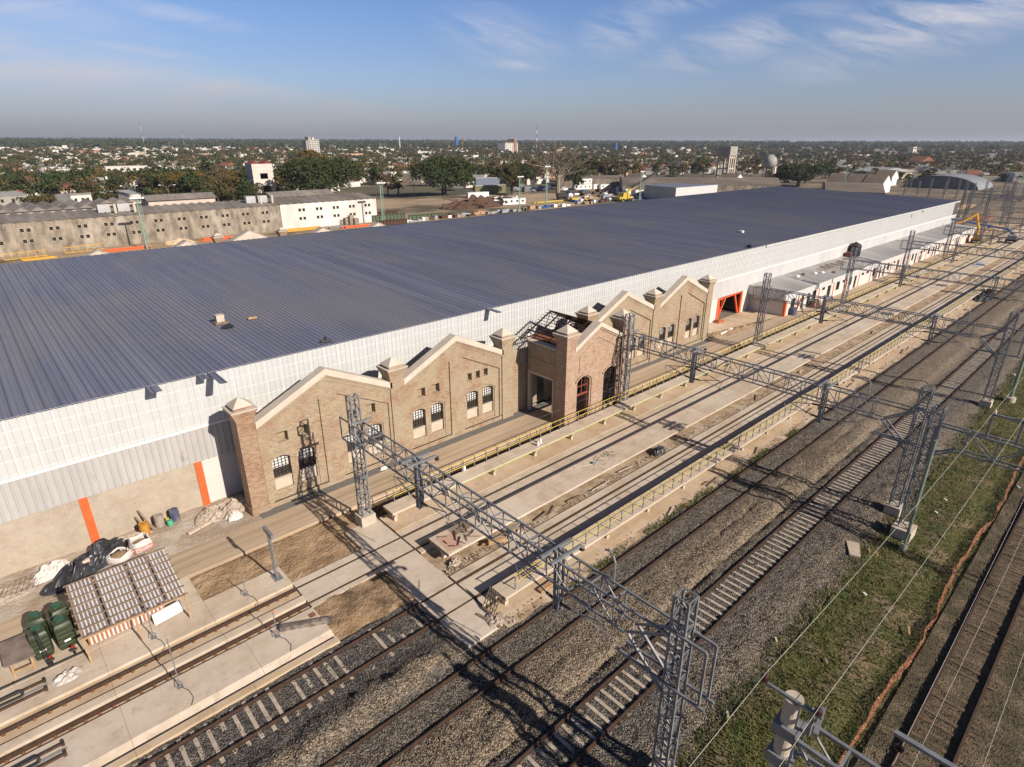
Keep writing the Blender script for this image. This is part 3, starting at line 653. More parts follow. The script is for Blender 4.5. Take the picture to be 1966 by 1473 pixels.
for a, e in ((39.55, 41.35), (43.45, 45.45)):
    b = MB(); ar = arch(a-.25, e+.25, 4.05, .62)
    for j in range(8):
        p = a-.25+(e-a+.5)*j/8; q = a-.25+(e-a+.5)*(j+1)/8; b.bar((p, PY+.09, ar(p)), (q, PY+.09, ar(q)), .16, .16)
    b.bar((e+.25, PY+.09, 0), (e+.25, PY+.09, 4.05), .12); b.build('arch_moulding', pav_brick, PV)
f = MB()
for x, z in ((39.6, 0), (40.45, 2.6), (41.3, 0)): f.bar((x, PY+.4, z), (x, PY+.4, 4.3), .07)
f.bar((39.55, PY+.4, 2.55), (41.35, PY+.4, 2.55), .14); f.bar((39.55, PY+.4, 3.4), (41.35, PY+.4, 3.4), .06); f.build('door_frame', mat('red_oxide', (.32, .07, .04), (.2, .05, .03), 3, .7), PV)
window(PV, 43.45, 45.45, .45, 4.0, .42, PY+.4, (6, 11), 0.0 if False else 1.0)
for s in (-1, 1):
    b = MB(); e = c+s*hb; b.prism([(c, 9.0), (e, 7.2), (e, 7.6), (c, 9.42)], PY-.05, PY+.85); b.build('coping', coping_m, PV)
    b = MB(); b.prism([(c, 8.80), (e, 7.0), (e, 7.2), (c, 9.0)], PY+.04, PY+.12); b.prism([(c, 7.9), (c+s*2.7, 6.5), (c+s*2.7, 6.62), (c, 8.02)], PY+.05, PY+.12); b.bar((c+s*2.7, PY+.1, 4.9), (c+s*2.7, PY+.1, 6.6), .09); b.build('brick_cornice', pav_brick, PV)
pier(PV, PX0, 39.1, PY, PY+1.3, 8.3, 9.85, pav_brick, coping_m); pier(PV, 45.9, PX1, PY, PY+1.3, 8.3, 9.85, pav_brick, coping_m)
for xs, nm in ((38.05, 'side_wall'), (46.45, 'side_wall')):
    w = Wall(xs, .5, 'x'); oo = [op(35.9, 39.05, -.05, 4.1)]
    w.fill(35.3, 39.35, -.1, flat(7.0), oo, reveal=.5); w.b.box(xs-.06, xs+.56, 35.3, 39.3, 7.0, 7.25); w.b.box(xs-.05, xs, 35.3, 39.3, 5.6, 5.75)
    w2 = Wall(xs+.5, .02, 'x'); w2.fill(35.3, 39.35, -.1, flat(7.0), oo, reveal=0)
    o = w.b.build(nm, mat('shaded_side_brick', (.33, .245, .165), (.28, .19, .12), 2, .95) if False else old_brick, PV); w2.b.build(nm, old_brick, PV)
    b = MB(); b.box(xs-.03, xs+.25, 35.7, 35.92, 0, 4.08); b.box(xs-.03, xs+.25, 39.03, 39.25, 0, 4.08); b.box(xs-.033, xs+.253, 35.7, 39.25, 4.08, 4.34); b.build('concrete_portal', cream, PV)
    b = MB(); b.box(xs-.08, xs+.6, 35.3, 39.3, 7.25, 7.37); b.build('parapet_coping', coping_m, PV)
# back wall of the pavilion in the facade line
w = Wall(39.55, .4); w.fill(36.0, 46.9, -.1, flat(6.6), [op(39.6, 41.0, 0, 3.4, .3), op(43.6, 45.0, 1.2, 3.6, .3)], reveal=.4); w.b.build('rear_wall', old_brick, PV)
rust_truss = mat('dark_rusty_truss', (.045, .024, .016), (.025, .016, .012), 3, .95, spec=.1)
tile_m = brick('terracotta_tiles', (.42, .13, .055), (.30, .085, .04), (.12, .05, .03), .22, .3, dirt=(.2, .08, .04), ds=2, bump=.6, mortar=.03)
def rp(x, y, dz=0): return (x, y, 9.15-abs(x-c)*.50+dz)
b = MB()
for y in (35.6, 37.4, 39.3, 40.6):
    b.bar(rp(c, y), rp(38.3, y), .08, .14); b.bar(rp(c, y), rp(46.4, y), .08, .14); b.bar((38.3, y, 7.1), (46.4, y, 7.1), .07)
    for s in (-1, 1):
        b.bar(rp(c+s*2, y), (c+s*1.0, y, 7.1), .05); b.bar((c, y, 9.1), (c+s*1.0, y, 7.1), .05); b.bar(rp(c+s*3, y), (c+s*2.4, y, 7.1), .05)
b.build('roof_truss', rust_truss, PV)
b = MB()
for k in range(12):
    d = 4.0*k/11
    for s in (-1, 1):
        if k == 0 and s > 0: continue
        b.bar(rp(c+s*d, 34.9, .07), rp(c+s*d, 41.0, .07), .045)
b.build('roof_purlins', rust_truss, PV)
b = MB()
b.face([rp(c-4.1, 35.3, .03), rp(c-2.9, 35.3, .03), rp(c-2.9, 39.6, .03), rp(c-4.1, 39.6, .03)]); b.face([rp(c+.3, 36.5, .03), rp(46.3, 36.5, .03), rp(46.3, 40.6, .03), rp(c+1.2, 40.6, .03)])
for s in (1,): b.face([rp(c+.5, 34.9, .12), rp(46.3, 34.9, .12), rp(46.3, 36.2, .12), rp(c+.5, 35.4, .12)])
b.face([(38.6, 35.0, 6.3), (42, 35, 6.6), (42, 39.2, 6.6), (38.6, 39.2, 6.3)]); b.face([(42, 35, 6.6), (46.3, 35, 6.4), (46.3, 39.2, 6.4), (42, 39.2, 6.6)])
b.build('roof_tiles', tile_m, PV, fix=False)
# rear gables that peek over the roof edge
for i, (x, z, lb) in enumerate([(13.6, 11.5, 'cream gable end rising behind the roof, leftmost of the row'), (24.9, 11.6, 'cream gable end behind the roof, second from left'), (34.2, 12.3, 'largest cream gable end behind the roof, beside a brick chimney'), (46.6, 11.65, 'cream gable end behind the roof in front of the whitewashed wall'), (57.4, 11.6, 'cream gable end behind the roof beside the green floodlight mast')]):
    t = thing('rear_gable', lb, 'gable', (x, 99, 0), 'gable ends behind the roof'); b = MB(); b.prism([(x-4.5, 0), (x+4.5, 0), (x+4.5, z-2.4), (x, z-.25), (x-4.5, z-2.4)], 98.9, 99.6); b.build('gable_wall', coping_m, t)
    b = MB(); b.prism([(x-4.6, z-2.42), (x, z-.22), (x+4.6, z-2.42), (x+4.6, z-2.3), (x, z-.1), (x-4.6, z-2.3)], 98.85, 100.4); b.build('gable_roof', mat('pale_old_roof', (.40, .35, .29), (.33, .28, .23), .5, .9) if 'pale_old_roof' not in MATS else MATS['pale_old_roof'], t)
for i, (x, lb) in enumerate([(29.3, 'brick chimney pier rising behind the roof left of the largest rear gable'), (39.4, 'pair-like brick chimney pier behind the roof right of the largest rear gable')]):
    t = thing('rear_pier', lb, 'pier'); pier(t, x-.5, x+.5, 98.6, 99.6, 10.9, 12.2, pier_brick, coping_m)
# ================================================================ CATENARY GANTRIES
plinth_m = mat('plinth_concrete', (.48, .42, .34), (.38, .33, .26), 2, .9)
brown_ins = mat('brown_insulator', (.045, .016, .012), (.03, .012, .01), 3, .35)
def lattice_mast(b, x, y, z0, z1, w=.62, bay=.62, t=.075, taper=0.0):
    h = w/2; n = max(2, int(round((z1-z0)/bay))); dz = (z1-z0)/n
    c = [(-1, -1), (1, -1), (1, 1), (-1, 1)]
    def P(i, z): f = 1-taper*(z-z0)/(z1-z0); return (x+c[i % 4][0]*h*f, y+c[i % 4][1]*h*f, z)
    for i in range(4): b.bar(P(i, z0), P(i, z1), t*1.25)
    for k in range(n):
        za, zb = z0+k*dz, z0+(k+1)*dz
        for i in range(4):
            p, q = (P(i, za), P(i+1, zb)) if (k+i) % 2 == 0 else (P(i+1, za), P(i, zb))
            b.bar(p, q, t*.6)
            if k % 2 == 0 or k == n-1: b.bar(P(i, zb), P(i+1, zb), t*.6)
def truss(b, x, y0, y1, z0, z1, w=.66, bay=1.28, t=.074, skip_bottom=0.0):
    n = max(2, int(round(abs(y1-y0)/bay))); dy = (y1-y0)/n; h = w/2
    for s in (-h, h): b.bar((x+s, y0, z1), (x+s, y1, z1), t*1.2); b.bar((x+s, y0, z0), (x+s, y1-skip_bottom*np.sign(y1-y0), z0), t*1.2)
    for k in range(n+1):
        y = y0+k*dy; last = abs(y-y1) < skip_bottom
        if last: 
            continue
        for s in (-h, h): b.bar((x+s, y, z0), (x+s, y, z1), t*.7)
        b.bar((x-h, y, z1), (x+h, y, z1), t*.7); b.bar((x-h, y, z0), (x+h, y, z0), t*.6)
        if k < n and abs(y+dy-y1) >= skip_bottom-1e-6:
            for s in (-h, h):
                p, q = ((x+s, y, z0), (x+s, y+dy, z1)) if k % 2 else ((x+s, y, z1), (x+s, y+dy, z0))
                b.bar(p, q, t*.7)
            if k % 2: b.bar((x-h, y, z1), (x+h, y+dy, z1), t*.5)
def arms(par, y, s, zt):
    """registration arms hanging on one side of a drop post"""
    MB().tube([(0, y+s*.15, zt-1.35), (0, y+s*.75, zt-1.42)], .075, 8).build('insulator', brown_ins, par); MB().tube([(0, y+s*.15, zt-2.35), (0, y+s*.75, zt-2.3)], .075, 8).build('insulator', brown_ins, par)
    r = MB(); r.tube([(0, y+s*.75, zt-1.42), (0, y+s*2.9, zt-1.9)], .032, 6); r.tube([(0, y+s*.75, zt-2.3), (.0, y+s*2.5, zt-1.82)], .036, 6)
    r.tube([(0, y+s*1.2, zt-2.2), (.5, y+s*3.0, zt-2.75)], .024, 5); r.tube([(0, y+s*2.9, zt-1.9), (0, y+s*2.6, zt-2.7)], .02, 5)
    r.build('cantilever_arm', galv, par)
GY0, GY1, TZ0, TZ1 = 33.15, 8.35, 6.62, 7.9
def gantry(label, X, yshift=0.0):
    t = thing('catenary_gantry', label, 'gantry', (0, 20.8, 0), 'lattice gantries across the tracks')
    for y, zb, zt in ((GY0, .75, 9.75), (GY1, .45, 9.7)):
        b = MB(); lattice_mast(b, 0, y, zb, zt, .60); b.build('lattice_mast', galv, t)
        b = MB(); b.box(-.55, .55, y-.5, y+.5, -.75, zb); b.build('plinth', plinth_m, t)
    b = MB(); truss(b, 0, GY0-.3, GY1+.3, TZ0, TZ1, .78, 1.28, skip_bottom=2.0); b.bar((-.3, GY1+2.2, TZ0), (-.3, GY1+.3, TZ1-.1), .09); b.bar((.3, GY1+2.2, TZ0), (.3, GY1+.3, TZ1-.1), .09)
    b.bar((-.35, GY1+2.1, TZ0), (-.35, GY1+.3, 4.95), .1); b.bar((.35, GY1+2.1, TZ0), (.35, GY1+.3, 4.95), .1); b.build('truss_beam', galv, t)
    b = MB()
    for s in (-.4, .4):
        b.bar((s, GY0+.3, TZ1), (s, GY0+1.35, TZ1), .07); b.bar((s, GY0+.3, TZ0-.3), (s, GY0+1.35, TZ0-.3), .07); b.bar((s, GY0+1.35, TZ1), (s, GY0+1.35, TZ0-.3), .07)
    b.bar((-.4, GY0+1.35, TZ0-.3), (.4, GY0+1.35, TZ0-.3), .07); b.bar((-.5, GY0-.5, TZ0-.3), (-.5, GY0+.5, TZ0-.3), .1); b.bar((.5, GY0-.5, TZ0-.3), (.5, GY0+.5, TZ0-.3), .1); b.build('side_bracket', galv, t)
    for s, dz in ((-.36, .0), (.36, -.15)):
        b = MB(); b.bar((s, GY1+.5, TZ1+.25+dz), (s, GY1-1.25, TZ1+.25+dz), .10); b.bar((s, GY1-1.25, TZ1+.25+dz), (s, GY1-1.25, 5.6+dz), .09); b.bar((s, GY1+2.6, 5.5+dz), (s, GY1-1.5, 5.5+dz), .1)
        b.build('outer_frame', galv, t)
    for y in (25.85, 14.6):
        b = MB()
        for s in (-.14, .14): b.bar((s, y-.12, 8.15), (s, y-.12, 4.85), .10); b.bar((s, y+.12, 8.15), (s, y+.12, 4.85), .10)
        for z in (4.9, 5.5, 6.1): b.box(-.2, .2, y-.17, y+.17, z, z+.06)
        b.bar((-.9, y-.3, 8.05), (1.1, y-.3, 8.05), .13); b.bar((-.9, y+.3, 8.05), (1.1, y+.3, 8.05), .13)
        o = b.build('drop_post', galv, t)
        b = MB(); b.lathe((1.15, y-.3, 7.72), [(.02, 0), (.14, .05), (.14, .1), (.05, .16), (.13, .2), (.03, .3)], 10); b.build('disc_insulator', brown_ins, o)
        arms(t, y, 1, 7.6); arms(t, y, -1, 7.6)
    b = MB(); b.bar((.3, GY0-.4, 8.0), (-.3, GY0-.4, 8.0), .14); b.bar((-.5, GY0-.45, 8.02), (1.0, GY0-.45, 8.02), .12); b.build('cross_bar', galv, t)
    b = MB(); b.tube([(.45, 11.9, 7.7), (.45, 11.9, 8.85), (.5, 12.05, 9.05), (.6, 12.35, 9.1), (.65, 12.6, 9.0)], .045, 7); b.build('gooseneck_pipe', galv, t)
    t.location = (X, 20.8, 0); return t
GX = [16.25, 45.7, 74.0, 102.9, 131.8, 160.7, 192.0, 222.5]
ordn = ['nearest lattice gantry, from the brick facade corner to the mast at bottom centre', 'second lattice gantry, its left mast beside the brick pavilion', 'third lattice gantry, crossing in front of the flat annex roof corner', 'fourth lattice gantry, its left mast against the middle of the annex windows',
        'fifth lattice gantry, beyond the dark roof tank', 'sixth lattice gantry, left mast near the far end of the annex', 'seventh lattice gantry, beside the yellow boom lift', 'farthest full lattice gantry beyond the boom lifts']
g0 = gantry(ordn[0], GX[0])
for x, lb in zip(GX[1:], ordn[1:]): copy_thing(g0, (x, 20.8, 0), label=lb)
# gantry over the old track, beside the second one
def side_gantry():
    t = thing('side_gantry', 'single sided lattice gantry over the grass with a square wire bracket on top', 'gantry', (43.1, 7, 0))
    b = MB(); lattice_mast(b, 43.1, 7.0, .5, 9.5, .62); b.build('lattice_mast', galv, t)
    b = MB(); b.box(42.4, 43.8, 6.4, 7.6, -.7, .5); b.build('plinth', plinth_m, t)
    b = MB(); truss(b, 43.1, -10, 6.7, 7.0, 8.4, .6, 1.5, skip_bottom=1.2); b.bar((42.8, 5.6, 7.0), (42.8, 6.8, 6.2), .1); b.bar((43.4, 5.6, 7.0), (43.4, 6.8, 6.2), .1); b.build('truss_beam', galv, t)
    b = MB(); b.bar((43.1, 4.35, 8.4), (43.1, 4.35, 9.9), .12); b.bar((43.1, 2.9, 8.4), (43.1, 2.9, 9.9), .12); b.bar((43.1, 4.5, 9.9), (43.1, 2.75, 9.9), .12); b.build('wire_bracket', galv, t)
    for y in (4.3, 2.95):
        b = MB(); b.lathe((43.1, y, 9.95), [(.03, 0), (.10, .04), (.10, .09), (.04, .12), (.10, .16), (.03, .28)], 10); b.build('insulator', mat('cream_insulator', (.5, .4, .28), (.4, .3, .2), 3, .4) if 'cream_insulator' not in MATS else MATS['cream_insulator'], t)
    b = MB(); b.box(42.65, 42.95, 6.62, 6.9, 5.6, 8.3); b.build('balance_weight', galv, t)
side_gantry()
# concrete pole gantry in the bottom right corner
t = thing('concrete_pole_gantry', 'hollow concrete pole with clamped steel truss at the bottom right corner', 'gantry', (15.6, 4.0, 0))
b = MB(); b.tube([(15.6, 4.0, -.4), (15.6, 4.0, 8.75)], [.31, .25], 20, cap=False); b.tube([(15.6, 4.0, 8.75), (15.6, 4.0, 8.95), (15.6, 4.0, 8.951), (15.6, 4.0, 8.2)], [.29, .29, .17, .17], 20, cap=False); b.build('hollow_pole', plinth_m, t, smooth=False); MB().tube([(15.6, 4.0, 8.18), (15.6, 4.0, 8.22)], .165, 16).build('bore_shade', dark_glass, t)  # dark disc paints the shade down inside the hollow pole
for z in (6.2, 7.5): MB().box(15.24, 15.96, 3.64, 4.36, z, z+.42).build('clamp', galv, t)
b = MB(); truss(b, 15.6, 3.6, -12, 6.5, 7.9, .9, 1.35, .1); b.build('truss_beam', galv, t)
b = MB(); b.bar((15.45, 4.95, 9.0), (15.45, 3.1, 9.0), .09); b.bar((15.6, 3.4, 7.9), (15.6, 3.4, 9.0), .12); b.bar((15.1, 3.1, 8.6), (16.2, 3.3, 8.6), .14); b.build('cross_arm', galv, t)
for y in (4.9, 3.25):
    b = MB(); b.lathe((15.45, y, 9.03), [(.03, 0), (.04, .02), (.12, .04), (.12, .055), (.04, .07), (.04, .10), (.12, .12), (.12, .135), (.04, .15), (.04, .18), (.11, .20), (.10, .22), (.03, .26), (.03, .32)], 12); b.build('insulator', brown_ins, t)
b = MB(); b.bar((17.6, 1.6, 8.0), (17.6, -8, 8.0), .17, .12); b.build('channel_beam', galv, t)
b = MB(); b.bar((15.6, -1, 7.9), (17.6, -1, 8.0), .1); b.bar((17.6, -.2, 8), (17.6, -.2, 5.5), .1); b.build('hanger', galv, t)
b = MB(); b.lathe((17.55, 1.35, 7.45), [(.03, 0), (.13, .06), (.14, .14), (.04, .2), (.04, .5)], 12); b.build('hanging_insulator', brown_ins, t)
# small fittings: green poles
for x, y, z, r, lb in ((41.45, 6.45, 7.9, .09, 'thin green pole standing before the pair of lattice masts'), (77.4, 6.9, 16, .17, 'tall green tube pole on a round concrete foot at the right edge')):
    t = thing('green_pole', lb, 'pole', (x, y, 0), None)
    b = MB(); b.tube([(x, y, -.1), (x, y, z)], r, 12); b.build('tube', mat('green_pole_paint', (.19, .25, .19), (.14, .19, .145), 3, .5) if 'green_pole_paint' not in MATS else MATS['green_pole_paint'], t)
    b = MB(); b.tube([(x, y, -.5), (x, y, .22)], r*2.8, 14); b.build('round_foot', plinth_m, t)
# overhead wires
wire_m = mat('bright_wire', (.42, .40, .37), (.34, .32, .30), 5, .7)
def wire(label, pts, r=.012, sag=.35):
    P = []
    for a, c in zip(pts, pts[1:]):
        n = 12
        for k in range(n): s = k/n; P.append((a[0]+(c[0]-a[0])*s, a[1]+(c[1]-a[1])*s, a[2]+(c[2]-a[2])*s-sag*4*s*(1-s)))
    P.append(pts[-1]); o = MB().tube(P, r, 4).build('overhead_wire', wire_m)
    tag(o, label, 'overhead wire', 'overhead wires'); return o
wire('upper wire from the concrete pole across the grass, left one of the pair', [(-14, 5.0, 9.3), (15.45, 4.9, 9.38), (43.1, 4.3, 10.25), (100, 4.3, 10.2)], .008)
wire('upper wire from the concrete pole across the grass, right one of the pair', [(-14, 3.2, 9.3), (15.45, 3.25, 9.38), (43.1, 2.95, 10.25), (100, 3.0, 10.2)], .008)
wire('contact wire hanging over the middle of the old track', [(8, 1.0, 5.6), (17.6, 1.0, 5.5), (43, 1.0, 5.6), (90, 1.0, 5.6)], .007, .05)
wire('wire left of the old track, level with the orange fence', [(8, 2.2, 6.6), (17.6, 1.35, 6.9), (43.1, 1.6, 6.9), (90, 1.7, 6.9)], .007, .2)
wire('wire over the weeds right of the old track', [(8, -.6, 6.2), (17.6, -.6, 6.4), (43.1, -.5, 6.4), (90, -.5, 6.4)], .007, .2)
wire('long thin wire over the tan stones between the third and fourth track', [(-12, 14.9, 5.7), (16.2, 14.9, 5.7), (45.7, 14.9, 5.7), (74, 14.9, 5.7), (102.9, 14.9, 5.7)], .0025, .04)
wire('thin wire over the second track that crosses the slab', [(-12, 23.0, 5.0), (16.2, 23.0, 5.0), (45.7, 23.0, 5.0), (74, 23, 5.0)], .0025, .04)
wire('thin wire over the first track', [(-12, 29.1, 5.4), (16.2, 29.1, 5.4), (45.7, 29.1, 5.4), (74, 29.1, 5.4)], .003, .04)

# ================================================================ RAISED WALKWAYS
deck_m = concrete_grey
def walkway(label, x0, x1, y0, y1, post_y, post_d, rail_y=None, rail_x0=None, rail_d=1.25, post_h=.7):
    t = thing('raised_walkway', label, 'walkway', (x0, (y0+y1)/2, 0), 'raised concrete walkways along the tracks')
    b = MB(); L_ = x0
    while L_ < x1: e = min(L_+6.2, x1); b.box(L_+.006, e-.006, y0, y1, .70, .86); L_ = e
    b.build('deck', concrete, t)
    b = MB(); b.prism([(y0+.1, .70), (y1-.1, .70), (y1-.1, .62), (y0+.1, .62)], x0, x1, axis='x'); b.build('deck_beam', concrete_grey, t)
    x = x0+.35; i = 0; rest = MB()
    while x < x1:
        b = MB() if i < 60 else rest
        yc = post_y
        b.prism([(yc-.14, -.1), (yc+.14, -.1), (yc+.14, .2), (min(y1-.1, yc+.7), .62), (max(y0+.08, yc-.5), .62), (yc-.14, .25)], x-.13, x+.13, axis='x')
        if i < 60: b.build('support', concrete, t)
        x += post_d; i += 1
    if rest.v: rest.build('support_row', concrete, t)['kind'] = 'stuff'
    if rail_y is not None:
        x = rail_x0; i = 0; rest = MB()
        while x < x1:
            b = MB() if i < 96 else rest
            b.box(x-.03, x+.03, rail_y-.03, rail_y+.03, .86, 1.84)
            if i < 96: b.build('railing_post', galv, t)
            x += rail_d; i += 1
        rest.build('railing_post_row', galv, t)['kind'] = 'stuff'
        for z in (1.36, 1.84): b = MB(); b.tube([(rail_x0-.1, rail_y, z), (x1, rail_y, z)], .032, 6); b.build('handrail', yellow_p, t)
    return t
w1 = walkway('raised concrete walkway with yellow railing beside the service road', 17.55, 258, 31.6, 32.92, 31.95, 4.65, 32.8, 18.45, 1.245)
b = MB(); b.bar((22, 31.56, .76), (200, 31.56, .76), .035); b.build('green_conduit', mat('green_conduit', (.35, .5, .12), (.3, .42, .1), 3, .6), w1)
w2 = walkway('wide raised concrete walkway without railing between first and second track', 17.78, 258, 25.35, 27.6, 26.4, 4.65)
w3 = walkway('outermost raised walkway with yellow railing beside the dark ballast', 17.85, 258, 20.05, 21.3, 20.5, 4.65, 20.22, 18.76, 1.24)
# the gate posts of tape on the decks
# ================================================================ ANNEX
AN = thing('annex', 'long low flat-roofed annex with white walls and orange posts along the service road', 'annex', (150, 40, 0))
AX0, AX1, AY = 91.3, 207.0, 37.45
annex_roof = mat('flat_metal_roof', (.36, .35, .345), (.27, .26, .255), .35, .55, c3=(.43, .42, .41), s3=.15, metal=.1, stretch=(1, .15, 1))
b = MB(); pr = ribbed(AX0-1.0, AX1, .9, 2, .04, .05); roof_strip(b, pr, AY-.15, 3.45, WY-.05, 4.15); b.build('roof', annex_roof, AN, fix=False)
b = MB(); x = AX0-1.0
b.box(AX0-1.0, 108, AY-.22, AY-.16, 2.62, 3.50); b.box(108.4, AX1, AY-.22, AY-.16, 2.62, 3.50); b.build('fascia', white_band, AN)
b = MB(); b.box(AX0-1.05, AX0-.99, AY-.16, WY-.02, 2.75, 4.15); b.build('end_fascia', MATS['pale_corrugated_wall'], AN)
ops_d = []; feat = []
def colx(x): return x
x = 93.2; pat = [('w', 1.5), ('p', 0), ('d', 1.0), ('d', 1.1), ('w', 1.2), ('p', 0), ('s', 1.2), ('d', 1.5), ('p', 0), ('w', 1.5), ('s', 1.0), ('p', 0), ('w', 1.3), ('d', 1.1), ('p', 0), ('s', 1.3), ('s', 1.3), ('p', 0)]
i = 0
while x < AX1-3:
    k, wd = pat[i % len(pat)]
    if k == 'w': ops_d.append(op(x, x+wd, .95, 2.45)); feat.append((k, x, wd))
    elif k == 'd': ops_d.append(op(x, x+wd, .02, 2.35)); feat.append((k, x, wd))
    elif k == 's': ops_d.append(op(x, x+wd, 1.9, 2.4)); feat.append((k, x, wd))
    else: feat.append((k, x, 0))
    x += wd+1.15; i += 1
w = Wall(AY, .22); w.fill(AX0+.32, AX1, -.1, flat(3.3), ops_d, reveal=.22); w.b.build('front_wall', block_w, AN)
b = MB(); b.box(AX0, AX0+.2, AY+.05, WY, -.1, 3.4); b.build('end_wall', block_w, AN); b = MB(); b.box(AX1-.2, AX1, AY+.05, WY, -.1, 3.4); b.build('end_wall', block_w, AN)
b = MB(); b.box(AX0-.12, AX0+.32, AY-.12, AY+.25, 0, 3.0); b.build('orange_post', orange, AN)
for k, x, wd in feat:
    if k == 'p': b = MB(); b.box(x-.14, x+.14, AY-.05, AY+.05, 0, 2.9); b.build('orange_post', orange, AN)
    elif k == 'd': b = MB(); b.box(x+.02, x+wd-.02, AY+.16, AY+.2, 0, 2.33); b.build('door', dark_glass if x % 2 > 1 else mat('brown_door', (.10, .075, .055), (.07, .05, .04), 3, .6) if 'brown_door' not in MATS else MATS['brown_door'], AN)
    else:
        z0 = .95 if k == 'w' else 1.9; z1 = 2.45 if k == 'w' else 2.4; b = MB()
        for q in (x+.03, x+wd/2, x+wd-.03): b.bar((q, AY+.12, z0), (q, AY+.12, z1), .05)
        b.bar((x, AY+.12, z0+.03), (x+wd, AY+.12, z0+.03), .05); b.bar((x, AY+.12, z1-.03), (x+wd, AY+.12, z1-.03), .05); f = b.build('window', iron, AN)
        g = MB(); g.face([(x, AY+.17, z0), (x+wd, AY+.17, z0), (x+wd, AY+.17, z1), (x, AY+.17, z1)]); g.build('pane', dark_glass, f, fix=False)
ar = lambda y: 3.45+(y-AY)/(WY-AY)*.7+.05
# things on the annex roof
for i in range(9):
    x = 112+i*1.35+U(-.3, .3); y = 41.0+U(-.4, .4); b = MB(); b.bar((x, y-.9+U(-.2, .2), ar(y)+.12), (x+U(-.1, .5), y+1.0, ar(y)+.18), .22, .08)
    o = b.build('timber_plank', wood_m if i % 2 else wood_l); tag(o, 'loose timber planks in a row on the annex roof', 'plank', 'timber planks on the annex roof')
for i, (px, py) in enumerate([(1543, 527), (1525, 520), (1564, 524), (1602, 520), (1578, 522), (1530, 531), (1548, 512)]):
    X, Y = at(px, py, 4.0); b = MB(); b.hexa([(X-.5, Y-.3, ar(Y)), (X+.5, Y-.35, ar(Y)), (X+.6, Y+.3, ar(Y)), (X-.4, Y+.3, ar(Y)), (X-.3, Y-.2, ar(Y)+.3), (X+.4, Y-.2, ar(Y)+.2), (X+.4, Y+.2, ar(Y)+.25), (X-.3, Y+.2, ar(Y)+.3)])
    tag(b.build('scrap_bag', white_m if i % 3 else wood_m), 'small scraps and bags scattered on the annex roof near the planks', 'scrap', 'scraps on the annex roof')
t = thing('roof_water_tank', 'black water tank standing on the annex roof against the white wall', 'tank', (131, 42, 4))
b = MB(); b.lathe((131.2, 42.2, ar(42.2)), [(1.05, 0), (1.1, .3), (1.1, 2.0), (.8, 2.35), (.3, 2.5)], 18); b.build('tank_body', black_m, t)
b = MB(); b.lathe((131.2, 42.2, ar(42.2)+2.5), [(.3, 0), (.3, .12), (.02, .14)], 12); b.build('lid', black_m, t)
b = MB(); b.box(128.3, 129.6, 41.9, 42.9, ar(42), ar(42)+.9); tag(b.build('red_machine', mat('red_dark_paint', (.25, .05, .03), (.1, .03, .02), 4, .6)), 'small red machine beside the black tank on the annex roof', 'machine')
# ================================================================ SMALL THINGS NEAR THE CAMERA
green_tank = mat('dark_green_plastic', (.032, .045, .02), (.024, .035, .016), 1.5, .42)
lid_m = mat('green_lid', (.02, .085, .05), (.015, .06, .035), 3, .5)
tk = thing('water_tank', 'dark green ribbed water tank, front left of the four beside the shelter', 'water tank', (0, 0, 0), 'green water tanks', world=False)
b = MB(); prof = [(.44, 0), (.47, .05)]
for i in range(5): z = .12+i*.27; prof += [(.49, z), (.49, z+.17), (.455, z+.20), (.455, z+.25)]
prof += [(.47, 1.45), (.40, 1.58), (.22, 1.68), (.20, 1.72)]
b.lathe((0, 0, 0), prof, 32)
for i_, v_ in enumerate(b.v): a_ = math.atan2(v_[1], v_[0]); q_ = (1/max(abs(math.cos(a_)), abs(math.sin(a_))))**.72; b.v[i_] = (v_[0]*q_*.87, v_[1]*q_*.87, v_[2])
b.build('tank_body', green_tank, tk, smooth=False)
b = MB(); b.lathe((0, 0, 1.72), [(.25, 0), (.25, .07), (.20, .10), (.02, .11)], 20); b.build('lid', lid_m, tk)
b = MB(); b.box(-.14, .14, -.497, -.485, .52, .63); b.build('white_sticker', white_m, tk)
tk.location = (-2.2, 34.15, -.02)
copy_thing(tk, (-1.2, 34.15, -.02), .12, 'dark green ribbed water tank, front right beside the shelter corner'); copy_thing(tk, (-2.15, 35.4, -.02), -.1, 'dark green ribbed water tank, rear left behind the others'); copy_thing(tk, (-1.15, 35.45, -.02), .2, 'dark green ribbed water tank, rear right behind the others')
b = MB()
for dx in (-.06, .0, .06): b.tube([(-2.3+dx, 33.9, 1.75), (-2.2+dx, 33.35, 1.8), (-2.15+dx, 33.1, 1.5), (-2.1+dx, 32.9, .1)], .022, 6)
tag(b.build('tank_pipes', black_m), 'bundle of thin black and white pipes coming down from the green tank', 'pipe')
for k, z in enumerate((.03, .09)):
    b = MB(); b.tube([(-12, 32.9-k*.12, z), (-.6, 32.9-k*.12, z)], .045, 8)
    for x in (-9, -6, -3.6, -2.4): b.box(x-.03, x+.03, 32.86-k*.12-.05, 32.86-k*.12+.06, z+.03, z+.06)
    tag(b.build('long_pipe', black_m), ['black pipe along the slab edge, farther one of two', 'black pipe along the slab edge, nearer one of two'][k], 'pipe')
